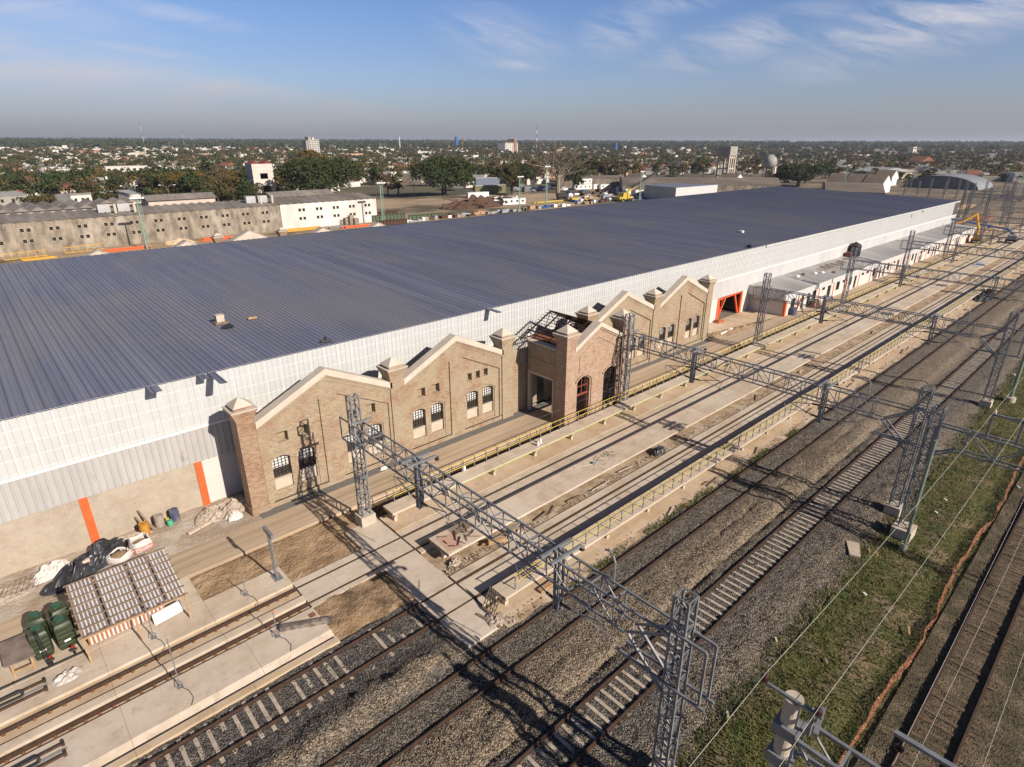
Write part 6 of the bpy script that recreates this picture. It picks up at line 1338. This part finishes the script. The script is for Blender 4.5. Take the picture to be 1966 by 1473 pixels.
def fastmesh(name, V, F, m, parent=None):
    me = bpy.data.meshes.new(name); me.vertices.add(len(V)); me.vertices.foreach_set('co', np.asarray(V, np.float32).ravel())
    F = np.asarray(F); k = F.shape[1]; me.loops.add(F.size); me.loops.foreach_set('vertex_index', F.ravel().astype(np.int32)); me.polygons.add(len(F)); me.polygons.foreach_set('loop_start', (np.arange(len(F))*k).astype(np.int32))
    me.update(calc_edges=True); me.materials.append(m); o = bpy.data.objects.new(name, me); scene.collection.objects.link(o)
    if parent is not None: o.parent = parent
    return o
def tree_proto(kind, m, seed, H, Rr, n, s, lobes_n=9, trunk=True, name=None):
    r = np.random.RandomState(seed); nm = name or (kind+'_tree'); t = thing(nm, kind+' tree', 'tree', (0, 0, 0), None, world=False); lobes = []
    if kind == 'conifer':
        for k in range(9): z = H*(.15+.82*k/8); rr = Rr*(1-.9*k/8.5); lobes += [(r.uniform(-.1, .1)*Rr, r.uniform(-.1, .1)*Rr, z, rr, H*.07)]
    else:
        for k in range(lobes_n):
            a = r.uniform(0, 6.28); q = r.uniform(.15, .68)**.8*Rr; z = H*r.uniform(.30, .80)-.08*H*(q/Rr); lr = Rr*r.uniform(.28, .48)
            lobes.append((q*math.cos(a), q*math.sin(a), z, lr, lr*r.uniform(.6, .85)*H/(2*Rr)*1.0 if H > 2*Rr else lr*.7))
        lobes.append((0, 0, H*.78, Rr*.5, H*.2))
    V, F = leaf_cloud(lobes, n, s, r); V[:, 2] = np.clip(V[:, 2], H*.05, H*1.02); fastmesh('crown', V, F, m, t)
    if trunk:
        b = MB(); b.tube([(0, 0, -.3), (0, 0, H*.35), (0, 0, H*.6)], [Rr*.09, Rr*.06, Rr*.03], 7)
        for l in lobes[:8 if kind == 'bare' else 5]: b.tube([(0, 0, H*.28), (l[0]*.5, l[1]*.5, (H*.28+l[2])*.5), (l[0], l[1], l[2])], [Rr*.05, Rr*.035, Rr*.012], 5)
        if kind == 'bare':
            for k in range(70):
                l = lobes[k % len(lobes)]; d = r.normal(size=3); b.tube([(l[0]*.6, l[1]*.6, l[2]*.85), (l[0]+d[0]*l[3], l[1]+d[1]*l[3], l[2]+abs(d[2])*l[4])], [Rr*.014, Rr*.004], 3)
        b.build('trunk', bark if kind != 'bare' else mat('pale_bark', (.27, .23, .17), (.2, .17, .13), 2, .9) if 'pale_bark' not in MATS else MATS['pale_bark'], t)
    return t
# loose stones and weeds on the ballast
def stones(name, label, n, fx, fy, fz, s0, s1, m, r):
    x = fx(r, n); y = fy(r, n, x); z = np.array([fz(a, c_) for a, c_ in zip(x, y)]); s = r.uniform(s0, s1, n)
    T = np.array([(1, 0, -.35), (-.5, .87, -.35), (-.5, -.87, -.35), (0, 0, .8)]); V = np.empty((n, 4, 3)); a = r.uniform(0, 6.28, n); ca, sa = np.cos(a), np.sin(a)
    for k in range(4):
        j = r.uniform(.65, 1.25, (n, 3)); px_, py_, pz_ = T[k][0]*j[:, 0], T[k][1]*j[:, 1]+T[k][0]*.1, T[k][2]*j[:, 2]
        V[:, k, 0] = x+s*(px_*ca-py_*sa); V[:, k, 1] = y+s*(px_*sa+py_*ca); V[:, k, 2] = z+s*pz_
    F = (np.arange(n)[:, None, None]*4+np.array([(0, 1, 3), (1, 2, 3), (2, 0, 3)])[None]).reshape(-1, 3)
    tag(fastmesh(name, V.reshape(-1, 3), F, m), label, 'stones', kind='stuff')
rb = np.random.RandomState(8)
stones('ballast_stones', 'loose ballast stones between and beside the tracks', 70000, lambda r, n: 4+52*r.rand(n)**1.4, lambda r, n, x: 7.6+11.2*r.rand(n), lambda a, c_: -.15+ballast_h(a, c_), .03, .065, ballast, rb)
stones('ballast_stones', 'loose ballast stones round the second track left of the crossing', 14000, lambda r, n: -3+17.4*r.rand(n), lambda r, n, x: 18.8+5.4*r.rand(n), lambda a, c_: -.15+ballast_h(a, c_), .03, .06, ballast, rb)
V, F = blades(5000, lambda: 22+34*rs.rand(), lambda x: 18.75+.5*rs.rand()+.25*fbm(x, 0, .6), .08, .22, .05, lambda x, y: -.12 if fbm(x, 1, .35) > .05 else -.6)
tag(MB().arr(V, F).build('weeds', MATS['grass_blades'], fix=False), 'green weeds growing along the ballast edge below the outermost walkway', 'weeds', kind='stuff')
# landmark trees
def place(t, x, y, sc=1, rz=0, label=None, cat=None, group=None, z=-.1):
    t.location = (x, y, z); t.scale = (sc,)*3 if not hasattr(sc, '__len__') else sc; t.rotation_euler = (0, 0, rz)
    if label: t['label'] = label
    if group: t['group'] = group
    return t
place(tree_proto('broadleaf', fol['dark'], 5, 18, 17, 16000, .55, 22), 139, 292, (1.4, .95, 1.02), label='huge spreading dark green tree behind the whitewashed workshop')
place(tree_proto('broadleaf', fol['dark'], 6, 18.5, 15, 14000, .55, 20), 192, 262, (1.3, 1.0, 1.02), label='large dark green tree behind the scrap heap')
place(tree_proto('broadleaf', fol['dark'], 8, 13.5, 14, 11000, .5, 18), 385, 163, (1.3, 1, 1), label='dark green tree rising beyond the far roof corner')
place(tree_proto('bare', fol['bare'], 9, 26, 14, 4200, .32, 14), 246, 232, 1, label='tall bare pale-limbed tree above the site containers')
place(tree_proto('broadleaf', fol['green'], 10, 17, 8, 5000, .5, 12), 268, 240, 1, label='green tree right of the tall bare tree'); place(tree_proto('broadleaf', fol['olive'], 11, 15, 7, 4000, .5, 10), 215, 235, 1, label='olive tree left of the tall bare tree')
place(tree_proto('broadleaf', fol['ochre'], 12, 22, 14, 8000, .55, 14), 152, 330, 1, label='tall ochre tree behind the huge dark green tree')
place(tree_proto('conifer', fol['dark'], 13, 13, 5.5, 5000, .45), 92, 262, 1, label='dark conifer between the stained workshop and the concrete tower')
P1 = {}
spec_ = [('dark', 10.5, 6), ('green', 10.5, 6.2), ('olive', 10, 6), ('ochre', 10, 5.8), ('brown', 10.5, 5.5), ('rust', 7, 4), ('dark', 14, 5)]
desc = {'dark': 'dark green', 'green': 'mid green', 'olive': 'olive', 'ochre': 'yellow-ochre', 'brown': 'half-bare brown', 'rust': 'rusty red'}
protos_near = [tree_proto('broadleaf', fol[k], 30+i, H, Rr, 1500, .42, 9, name='broadleaf_tree') for i, (k, H, Rr) in enumerate(spec_)]
protos_mid = [tree_proto('broadleaf', fol[k], 50+i, H, Rr, 420, .75, 8, name='broadleaf_tree') for i, (k, H, Rr) in enumerate(spec_)]
# town outline seen from above the depot: town lies beyond this edge (picture columns used only to plan it)
EX = [(0, 392), (230, 385), (380, 392), (540, 372), (700, 352), (760, 352), (900, 356), (1000, 350), (1080, 338), (1240, 334), (1400, 332), (1500, 330), (1620, 345), (1780, 330), (1966, 352)]
def edge(px):
    for (a, b_), (c_, d) in zip(EX, EX[1:]):
        if a <= px <= c_: return b_+(d-b_)*(px-a)/(c_-a)
    return 352
rt = np.random.RandomState(21)
LM = [(30, 'far left edge'), (110, 'near left edge'), (190, 'left of office block'), (262, 'by office block'), (340, 'right of office block'), (420, 'left of concrete tower'), (505, 'by concrete tower'), (600, 'below apartment tower'), (740, 'between two big trees'), (850, 'by second big tree'), (920, 'behind scrap yard'), (1000, 'below apartment block'), (1130, 'behind site offices'), (1240, 'behind crane'), (1310, 'right of crane'), (1400, 'by water tower'), (1480, 'by round tank'), (1570, 'behind far tree'), (1660, 'behind brown sheds'), (1740, 'left of hangar'), (1830, 'behind hangar'), (1930, 'far right edge')]
def where(px, D):
    lm = min(LM, key=lambda l: abs(l[0]-px))[1]; band = 'first' if D < 270 else 'second' if D < 310 else 'third' if D < 350 else 'fourth' if D < 400 else 'fifth' if D < 450 else 'sixth' if D < 500 else 'seventh' if D < 560 else 'eighth'
    return lm, band
def sample(nn, dmin, dmax, pw=1.0):
    out = []; a0, a1 = -.02, 1.62
    while len(out) < nn:
        a = rt.uniform(a0, a1); D = dmin+(dmax-dmin)*rt.rand()**pw; x, y = D*math.cos(a), D*math.sin(a)
        v = Vector((x, y, -CAMH)); k = v.dot(_f)
        if k < 50: continue
        px, py = 983+1140*v.dot(_r)/k, 736.5-1140*v.dot(_u)/k
        if not (-40 < px < 2010) or py > edge(px): continue
        if 1040 < px < 1110 and py > 345: continue
        out.append((x, y, D, px))
    return out
# blocks on a tilted street grid: houses snap to rows
def snap(x, y, ang=.35, bw=62, bd=38):
    ca, sa = math.cos(ang), math.sin(ang); u, v = x*ca+y*sa, -x*sa+y*ca
    v = round(v/(bd/2))*(bd/2)+rt.uniform(-3, 3); u = u+rt.uniform(-2, 2)
    return u*ca-v*sa, u*sa+v*ca
walls = [mat('house_white', (.66, .63, .58), (.52, .49, .44), .25, .9), mat('house_cream', (.50, .43, .33), (.40, .34, .26), .25, .9), mat('house_brick', (.30, .16, .10), (.24, .13, .08), .25, .9), mat('house_grey', (.34, .31, .28), (.26, .24, .21), .25, .9), mat('house_peach', (.52, .34, .22), (.42, .28, .2), .25, .9)]
wn_names = ['white', 'cream', 'bare brick', 'grey rendered', 'peach']
roofs = [mat('flat_roof', (.26, .24, .22), (.18, .165, .15), .2, .95), mat('red_tile_roof', (.24, .09, .055), (.18, .07, .045), .3, .9), mat('tin_roof', (.36, .36, .36), (.28, .28, .28), .2, .5)]
H_P = []
def house_proto(seed, wi, rk, two=False):
    r = np.random.RandomState(seed); t = thing('house', 'house', 'house', (0, 0, 0), None, world=False); w_, d_ = r.uniform(7, 12), r.uniform(8, 12); h = 6.2 if two else 3.5
    MB().box(-w_/2, w_/2, -d_/2, d_/2, -.3, h).build('walls', walls[wi], t)
    b = MB()
    if rk == 0:
        b.box(-w_/2+.2, w_/2-.2, -d_/2+.2, d_/2-.2, h, h+.08); b.box(-w_/2-.1, w_/2+.1, -d_/2-.1, -d_/2+.15, h-.1, h+.7); b.build('flat_roof', roofs[0], t)
        if r.rand() < .6: b = MB(); b.lathe((r.uniform(-2, 2), 1, h+1.6), [(.6, 0), (.6, 1.0), (.3, 1.3)], 10); b.box(-.1, .1, .9, 1.1, h, h+1.6); b.build('roof_tank', galv if r.rand() < .5 else white_m, t)
        if r.rand() < .6: q = w_*.4; MB().box(-w_/2+.5, -w_/2+.5+q, 0, d_/2-.3, h, h+2.5).build('roof_room', walls[wi], t)
    elif rk == 1: b.prism([(-w_/2-.4, h-.1), (w_/2+.4, h-.1), (0, h+2.4)], -d_/2-.4, d_/2+.4); b.build('gable_roof', roofs[1], t)
    else: b.hexa([(-w_/2-.3, -d_/2-.3, h), (w_/2+.3, -d_/2-.3, h), (w_/2+.3, d_/2+.3, h+1.0), (-w_/2-.3, d_/2+.3, h+1.0), (-w_/2-.3, -d_/2-.3, h+.12), (w_/2+.3, -d_/2-.3, h+.12), (w_/2+.3, d_/2+.3, h+1.12), (-w_/2-.3, d_/2+.3, h+1.12)]); b.build('tin_roof', roofs[2], t)
    for fl in range(2 if two else 1):
        for q in (-.28, .05, .3):
            z0 = 1.0+2.7*fl if not (q == .05 and fl == 0) else 0; MB().box(w_*q-.5, w_*q+.5, -d_/2-.03, -d_/2+.05, z0, 2.2+2.7*fl).build('window' if z0 else 'door', dark_glass, t)
    return t, wi, rk, two
for i, (wi, rk, two) in enumerate([(0, 0, 0), (0, 0, 1), (0, 1, 0), (0, 2, 0), (1, 0, 0), (1, 1, 0), (2, 0, 0), (2, 2, 0), (3, 0, 1), (3, 2, 0), (4, 0, 0), (0, 1, 1), (4, 1, 0), (0, 0, 0)]): H_P.append(house_proto(200+i, wi, rk, two))
pts = sample(300, 240, 640, .80); used_h = set(); rn = {0: 'flat roof', 1: 'red tiled roof', 2: 'tin roof'}
hs = sorted(pts, key=lambda p: p[2])
occupied = []
def free(x, y, dd):
    for a, c_, e in occupied:
        if (a-x)**2+(c_-y)**2 < (dd+e)**2: return False
    return True
for a, c_, e in ((139, 292, 17), (194, 264, 15), (385, 163, 16), (246, 232, 8), (117, 311, 8), (96, 475, 16), (268, 240, 6), (152, 330, 9), (92, 262, 5)): occupied.append((a, c_, e))
def short(lbl): return ' '.join(lbl.split()[:16])
for i, (x, y, D, px) in enumerate(hs):
    x, y = snap(x, y)
    if not free(x, y, 5.5): x += rt.uniform(-9, 9); y += rt.uniform(2, 14)
    occupied.append((x, y, 5.0)); proto, wi, rk, two = H_P[rt.randint(len(H_P))]; lm, band = where(px, D)
    lb = '%s%s house with %s, %s row, %s' % ('two-storey ' if two else '', wn_names[wi], rn[rk], band, lm)
    root = proto if proto.name not in used_h else None; used_h.add(proto.name)
    rz_ = .35+rt.choice([0, 0, math.pi/2*0, math.pi])+rt.uniform(-.06, .06)
    if root: place(root, x, y, rt.uniform(.85, 1.15), rz_, lb, z=-1.4 if D > 420 else -.3); root['group'] = 'houses: '+lb
    else: copy_thing(proto, (x, y, -1.4 if D > 420 else -.3), rz_, lb, 'houses: '+lb, rt.uniform(.85, 1.15))
# trees one can tell apart
def region(nn, dmin, dmax, p0, p1, pw=1.0):
    out = []
    for _ in range(400):
        if len(out) >= nn: break
        out += [q for q in sample(12, dmin, dmax, pw) if p0 < q[3] < p1]
    return out[:nn]
tp = sample(120, 228, 520, 1.25)+region(85, 228, 330, -40, 540)+region(28, 300, 480, 860, 1280); tp = sorted(tp, key=lambda p: p[2]); used_t = set()
for i, (x, y, D, px) in enumerate(tp):
    if not free(x, y, 1.5): x += rt.uniform(-6, 6); y += rt.uniform(0, 8)
    near = D < 360; ws_ = [.2, .2, .2, .17, .12, .03, .08]
    if px < 520 and D < 360: ws_ = [.12, .13, .18, .32, .17, .05, .03]
    k = rt.choice(len(spec_), p=np.array(ws_)/sum(ws_)); proto = (protos_near if near else protos_mid)[k]; lm, band = where(px, D)
    sc = rt.uniform(.75, 1.35) if near else rt.uniform(.7, 1.15); lb = '%s%s tree, %s row, %s' % ('tall ' if sc > 1.2 else 'low ' if sc < .9 else '', desc[spec_[k][0]], band, lm); lb = lb.replace('(', '').replace(')', '')
    if proto.name not in used_t: used_t.add(proto.name); place(proto, x, y, sc, rt.rand()*6, lb, z=-1.3 if D > 420 else -.3); proto['group'] = 'trees: '+lb
    else: copy_thing(proto, (x, y, -1.3 if D > 420 else -.3), rt.rand()*6, lb, 'trees: '+lb, (sc, sc, sc*rt.uniform(.9, 1.15)))
for p_ in protos_near+protos_mid:
    if p_.name not in used_t:
        for q_ in list(p_.children): bpy.data.objects.remove(q_)
        bpy.data.objects.remove(p_)
for i, (px, py, k, s_) in enumerate([(1262, 338, 1, 1), (1285, 333, 0, .9), (1310, 337, 3, 1), (1335, 334, 0, 1), (1350, 340, 0, 1.1), (1425, 335, 4, 1.1), (1440, 338, 3, .9), (1455, 333, 4, 1.2), (1500, 342, 2, .8), (1515, 347, 3, .7), (1545, 352, 1, 1.2), (1590, 345, 1, 1.2), (1610, 352, 4, 1), (1650, 352, 1, .8), (1676, 349, 4, .9), (1720, 352, 3, .8), (1742, 356, 2, .7), (1765, 352, 1, .8), (1785, 345, 0, .8), (1290, 345, 2, .7), (1405, 345, 3, .6), (1475, 345, 2, .7)]):
    x, y = at(px, py, 0); lb = '%s tree right of the crane, number %d from the left in the sparse row by the brown sheds' % (desc[spec_[k][0]], i+1)
    lb = '%s tree by brown sheds, %s' % (desc[spec_[k][0]], ['just right of the crane tip', 'second right of the crane', 'third right of the crane', 'left of the water tower', 'touching the water tower on its left', 'just right of the water tower', 'small, right of the water tower', 'left of the round tank', 'low, at the foot of the round tank', 'lowest, right of the round tank', 'left against the far dark tree', 'right against the far dark tree', 'half bare beside the far dark tree', 'small, behind the brown roof', 'half bare, behind the brown roof', 'low, among the white gables', 'lowest among the white gables', 'by the hangar left side', 'dark, by the hangar left side', 'low, before the brown depot roof', 'lowest before the depot roof', 'low, before the round tank'][i])
    if protos_mid[k].name in used_t or 1: copy_thing(protos_near[k] if protos_near[k].name in used_t else protos_mid[k], (x, y, -.2), i*1.3, lb, 'trees by the brown sheds', s_)
for i, (px, py, k, s_) in enumerate([(893, 362, 0, 1.1), (925, 352, 2, 1.2), (950, 350, 4, 1.3), (972, 352, 4, 1.2), (992, 350, 2, 1.35), (1010, 354, 1, 1.2), (1028, 350, 4, 1.4), (1098, 350, 2, 1.7), (1118, 347, 1, 1.6), (1140, 345, 2, 1.6), (1160, 345, 4, 1.3), (1180, 346, 2, 1.4), (1200, 343, 4, 1.2), (1222, 344, 3, 1.1), (745, 372, 4, .9), (765, 370, 1, .9), (520, 372, 3, 1.2), (500, 386, 2, .8)]):
    x, y = at(px, py, 0); lb = '%s tree behind the yard, %s' % (desc[spec_[k][0]], ['by the second big tree', 'behind the first white container', 'behind the grey containers, leftmost', 'behind the grey containers, second', 'behind the grey containers, tall', 'left of the tall bare tree', 'against the tall bare tree', 'tall, just right of the bare tree', 'tall, behind the site office', 'tall, right of the site office', 'half way to the crane', 'tall, left of the crane', 'half bare, at the crane boom', 'ochre, under the crane boom', 'low, left in the gap of the big trees', 'low, right in the gap of the big trees', 'beside the concrete tower', 'low, in front of the concrete tower'][i])
    copy_thing(protos_near[k] if protos_near[k].name in used_t else protos_mid[k], (x, y, -.2), i*1.7, lb, 'trees behind the yard', (s_, s_, s_*1.05))
# far rest of the town: one mass of houses per wall colour, one mass of trees per foliage colour
def far_houses(name, m_w, n, dmin, dmax, pw, roofm):
    P = sample(n, dmin, dmax, pw); b = MB(); c_ = MB()
    for x, y, D, px in P:
        x, y = snap(x, y); w_, d_, h = rt.uniform(4.5, 9), rt.uniform(4, 7), rt.choice([3, 3, 3.5, 4, 6]); 
        if rt.rand() < .04: w_ *= 2.2; h = 7
        if D > 1200: w_ *= 1.3; h *= 1.1
        a = .35+rt.uniform(-.1, .1); ca, sa = math.cos(a), math.sin(a); q = [(x+ca*u-sa*v, y+sa*u+ca*v) for u, v in ((-w_, -d_), (w_, -d_), (w_, d_), (-w_, d_))]
        h += rise(x, y); b.hexa([(p[0], p[1], -1.4) for p in q]+[(p[0], p[1], h-1.4) for p in q])
        c_.hexa([(p[0], p[1], h-1.39) for p in q]+[((p[0]-x)*.4+x if rt.rand() < 0 else p[0], p[1], h-1.2) for p in q])
    o = tag(b.build(name, m_w, fix=False), None, kind='stuff'); o['label'] = 'far '+name.replace('_', ' ')+' of the town merging towards the horizon'; o['category'] = 'houses'
    o = tag(c_.build(name+'_roofs', roofm, fix=False), None, kind='stuff'); o['label'] = 'roofs of the far '+name.replace('_', ' '); o['category'] = 'roofs'
far_houses('white_houses', walls[0], 2700, 380, 2400, 1.15, roofs[0]); far_houses('cream_houses', walls[1], 450, 400, 2600, 1.3, roofs[0]); far_houses('brick_houses', walls[2], 230, 500, 2300, 1.3, roofs[1]); far_houses('peach_houses', walls[4], 160, 500, 2300, 1.3, roofs[1])
def far_trees(name, key, n, dmin, dmax, pw, leaves, s, hh=(8, 13)):
    P = sample(n, dmin, dmax, pw); Vs = []; 
    for x, y, D, px in P:
        H = rt.uniform(*hh)*(1+(.25 if D > 2500 else 0)); Rr = H*rt.uniform(.45, .75); g = D/800
        lb = [(rt.uniform(-.5, .5)*Rr, rt.uniform(-.5, .5)*Rr, H*rt.uniform(.35, .75), Rr*rt.uniform(.4, .6), H*.22) for _ in range(4)]
        V, F = leaf_cloud(lb, leaves, s*max(.8, min(g, 2.6)), rt); V += np.array([x, y, -1.5+rise(x, y)]); Vs.append(V)
    V = np.concatenate(Vs); o = fastmesh(name, V, np.arange(len(V)).reshape(-1, 4), fol[key]); tag(o, '%s trees filling the far town up to the horizon' % desc.get(key, key), 'trees', kind='stuff')
for key, n in (('dark', 850), ('green', 850), ('olive', 800), ('ochre', 450), ('brown', 650)): far_trees('distant_%s_trees' % key, key, n, 340, 1900, 1.35, 64, 1.05)
for key, n in (('dark', 1900), ('green', 1300), ('olive', 700)): far_trees('horizon_%s_trees' % key, key, n, 1900, 5600, 1.0, 34, 1.9, (12, 19))
# front belt of town undergrowth
bushes = sample(700, 226, 360, 1.0); Vs = []
for x, y, D, px in bushes:
    lb = [(rt.uniform(-2, 2), rt.uniform(-2, 2), rt.uniform(.6, 2), rt.uniform(1.2, 2.6), 1.4) for _ in range(3)]; V, F = leaf_cloud(lb, 90, .4, rt); V += np.array([x, y, -.3]); Vs.append(V)
V = np.concatenate(Vs); tag(fastmesh('undergrowth', V, np.arange(len(V)).reshape(-1, 4), fol['olive']), 'low bushes and scrub between the first houses', 'bushes', kind='stuff')
# landmark buildings
def block(name, label, px, py, w_, d_, h, m, floors, cols, rz=.35, extra=None, z0=-1.3, win=dark_glass):
    x, y = at(px, py, z0); z0 += rise(x, y)*.6; t = thing(name, label, 'building', (0, 0, 0), None, world=False)
    MB().box(-w_/2, w_/2, -d_/2, d_/2, 0, h).build('walls', m, t); MB().box(-w_/2-.2, w_/2+.2, -d_/2-.2, d_/2+.2, h, h+.5).build('parapet', m, t)
    for f in range(floors):
        for c_ in range(cols):
            xx = -w_/2+w_*(c_+.5)/cols; zz = h*(f+.35)/floors; MB().box(xx-w_/cols*.28, xx+w_/cols*.28, -d_/2-.05, -d_/2+.1, zz, zz+h/floors*.42).build('window', win, t)
    if extra: extra(t, w_, d_, h)
    t.location = (x, y, z0); t.rotation_euler = (0, 0, rz); return t
block('office_block', 'long white three-storey office block in the trees at the left', 262, 350, 34, 14, 10.5, walls[0], 3, 9, -.12)
block('apartment_tower', 'tall pale apartment tower with rooftop tanks on the skyline left of centre', 601, 303, 22, 18, 31, mat('tower_render', (.50, .47, .43), (.42, .39, .36), .1, .9), 9, 4, .1, lambda t, w, d, h: (MB().box(-9, -3, -6, 6, h, h+5).build('roof_house', walls[3], t), MB().box(-w/2-4, -w/2, -7, 7, 0, h*.96).build('side_wing', walls[3], t), MB().box(2, 5, -2, 2, h, h+4).build('water_tank', walls[0], t)))
block('apartment_block', 'white apartment block with a brown central stair tower on the skyline', 975, 297, 50, 22, 24, walls[0], 6, 6, .2, lambda t, w, d, h: MB().box(8, 18, -13, 8, 0, h+9).build('stair_tower', walls[2], t))
block('white_building', 'small white building with a stepped top far left', 128, 297, 30, 14, 11, walls[0], 3, 6, -.2, lambda t, w, d, h: MB().box(-4, 5, -4, 4, h, h+6).build('upper_block', walls[0], t))
block('low_factory', 'long pale factory roof line on the skyline right of the apartment block', 1035, 286, 150, 30, 7, walls[0], 1, 4, .1)
block('white_hall', 'wide white hall among the houses right of centre', 1655, 308, 40, 20, 8, walls[0], 2, 6, -.4)
block('red_roof_villa', 'large villa with a dark red hipped roof at the right', 1765, 322, 22, 16, 6, walls[2], 2, 3, -.4, lambda t, w, d, h: MB().prism([(-w/2-1, h), (w/2+1, h), (0, h+6)], -d/2-1, d/2+1).build('red_roof', roofs[1], t))
block('grey_roof_workshop', 'low workshop with a broad grey roof left of the hangar', 1600, 335, 36, 22, 5, walls[3], 1, 5, -.4, lambda t, w, d, h: MB().prism([(-w/2-1, h), (w/2+1, h), (0, h+3)], -d/2-1, d/2+1).build('grey_roof', roofs[2], t))
block('grey_roof_workshop', 'low workshop with grey gabled roof and pale walls behind the brown shed', 1690, 345, 36, 22, 6, walls[1], 1, 5, -.4, lambda t, w, d, h: MB().prism([(-w/2-1, h), (w/2+1, h), (0, h+3)], -d/2-1, d/2+1).build('grey_roof', roofs[2], t))
block('church_tower', 'small white tower on the skyline above the villa', 1748, 303, 10, 10, 18, walls[0], 3, 1, -.3)
x, y = 1261, 1643; t = thing('blue_water_tower', 'slim blue water tower on the skyline', 'water tower', (x, y, 0)); MB().tube([(x, y, -2), (x, y, 26), (x, y, 27), (x, y, 42)], [4.5, 4.5, 6, 6], 14).build('shaft', mat('tower_blue', (.03, .14, .42), (.03, .11, .36), .1, .6), t)
MB().tube([(x, y, 42), (x, y, 43)], [6, 1], 14).build('cap', galv, t)
x, y = at(1182, 296, 0); t = thing('small_blue_tower', 'small blue tower half hidden by trees on the skyline', 'tower', (x, y, 0)); MB().tube([(x, y, -2), (x, y, 24)], [3, 3], 12).build('shaft', MATS['tower_blue'], t)
for px, base, top, r_, red, lb in ((1030, 285, 243, .9, True, 'red and white antenna mast, tallest thing on the skyline'), (888, 285, 264, 1.4, False, 'thin brown chimney beside the blue water tower'), (768, 285, 263, 1.2, False, 'thin pale chimney left of the blue water tower'), (282, 300, 232, .25, True, 'very thin guyed mast at the left'), (357, 295, 252, .25, True, 'thin antenna mast left of the concrete tower')):
    D = 1500 if base < 290 else 900; x, y = at(px, base, 0); v = Vector((x, y, 0)); v = v.normalized()*min(v.length, 1900); x, y = v.x, v.y; d = _f*1140+_r*(px-983)-_u*(top-736.5); zt = CAMH+d.z*math.hypot(x, y)/math.hypot(d.x, d.y)
    t = thing('antenna_mast' if red else 'chimney', lb, 'mast' if red else 'chimney', (x, y, 0)); n = 7
    for k in range(n): MB().tube([(x, y, -2+(zt+2)*k/n), (x, y, -2+(zt+2)*(k+1)/n)], r_, 6).build('section', (white_m if k % 2 else MATS['valve_red']) if red else (roofs[1] if px == 888 else white_m), t)
# street lamps along the road behind the workshops
sl = thing('street_lamp', 'curved street lamp before the ochre trees behind the stained workshop', 'street lamp', (0, 0, 0), 'curved street lamps', world=False)
b = MB(); b.tube([(0, 0, 0), (0, 0, 7.5), (-.3, 0, 8.6), (-1.2, 0, 9.3), (-2.4, 0, 9.4)], [.12, .09, .07, .06, .05], 6); b.tube([(0, 0, 7.5), (.3, 0, 8.6), (1.2, 0, 9.2), (2.4, 0, 9.3)], [.07, .06, .05, .05], 6); b.build('pole', galv, sl); b = MB(); b.box(-3.1, -2.3, -.15, .15, 9.3, 9.5); b.build('lamp_head', white_m, sl); b = MB(); b.box(2.3, 3.1, -.15, .15, 9.2, 9.4); b.build('lamp_head', white_m, sl)
first = True
for i, (px, py, lb) in enumerate([(330, 402, None), (484, 386, 'curved street lamp left of the concrete tower'), (553, 380, 'curved street lamp in front of the huge dark green tree, left'), (642, 376, 'curved street lamp in front of the huge dark green tree, right'), (258, 404, 'curved street lamp by the zigzag shed'), (795, 374, 'curved street lamp by the second large green tree')]):
    x, y = at(px, py, 0)
    if first: sl.location = (x, y, 0); first = False
    else: copy_thing(sl, (x, y, 0), label=lb)
# haze
hb_ = MB(); hb_.box(-3300, 15500, -8800, 15500, -3, 78); hm = bpy.data.materials.new('haze'); hm.use_nodes = True; ht = hm.node_tree; ht.nodes.clear(); ho = N(ht, 'ShaderNodeOutputMaterial'); hv = N(ht, 'ShaderNodeVolumePrincipled', i={'Color': (.80, .86, 1, 1), 'Density': 0.00010, 'Anisotropy': .2}); ht.links.new(hv.outputs[0], ho.inputs['Volume'])
ho_ = hb_.build('haze', hm); tag(ho_, 'thin blue-grey haze over the far town', 'haze', kind='stuff')
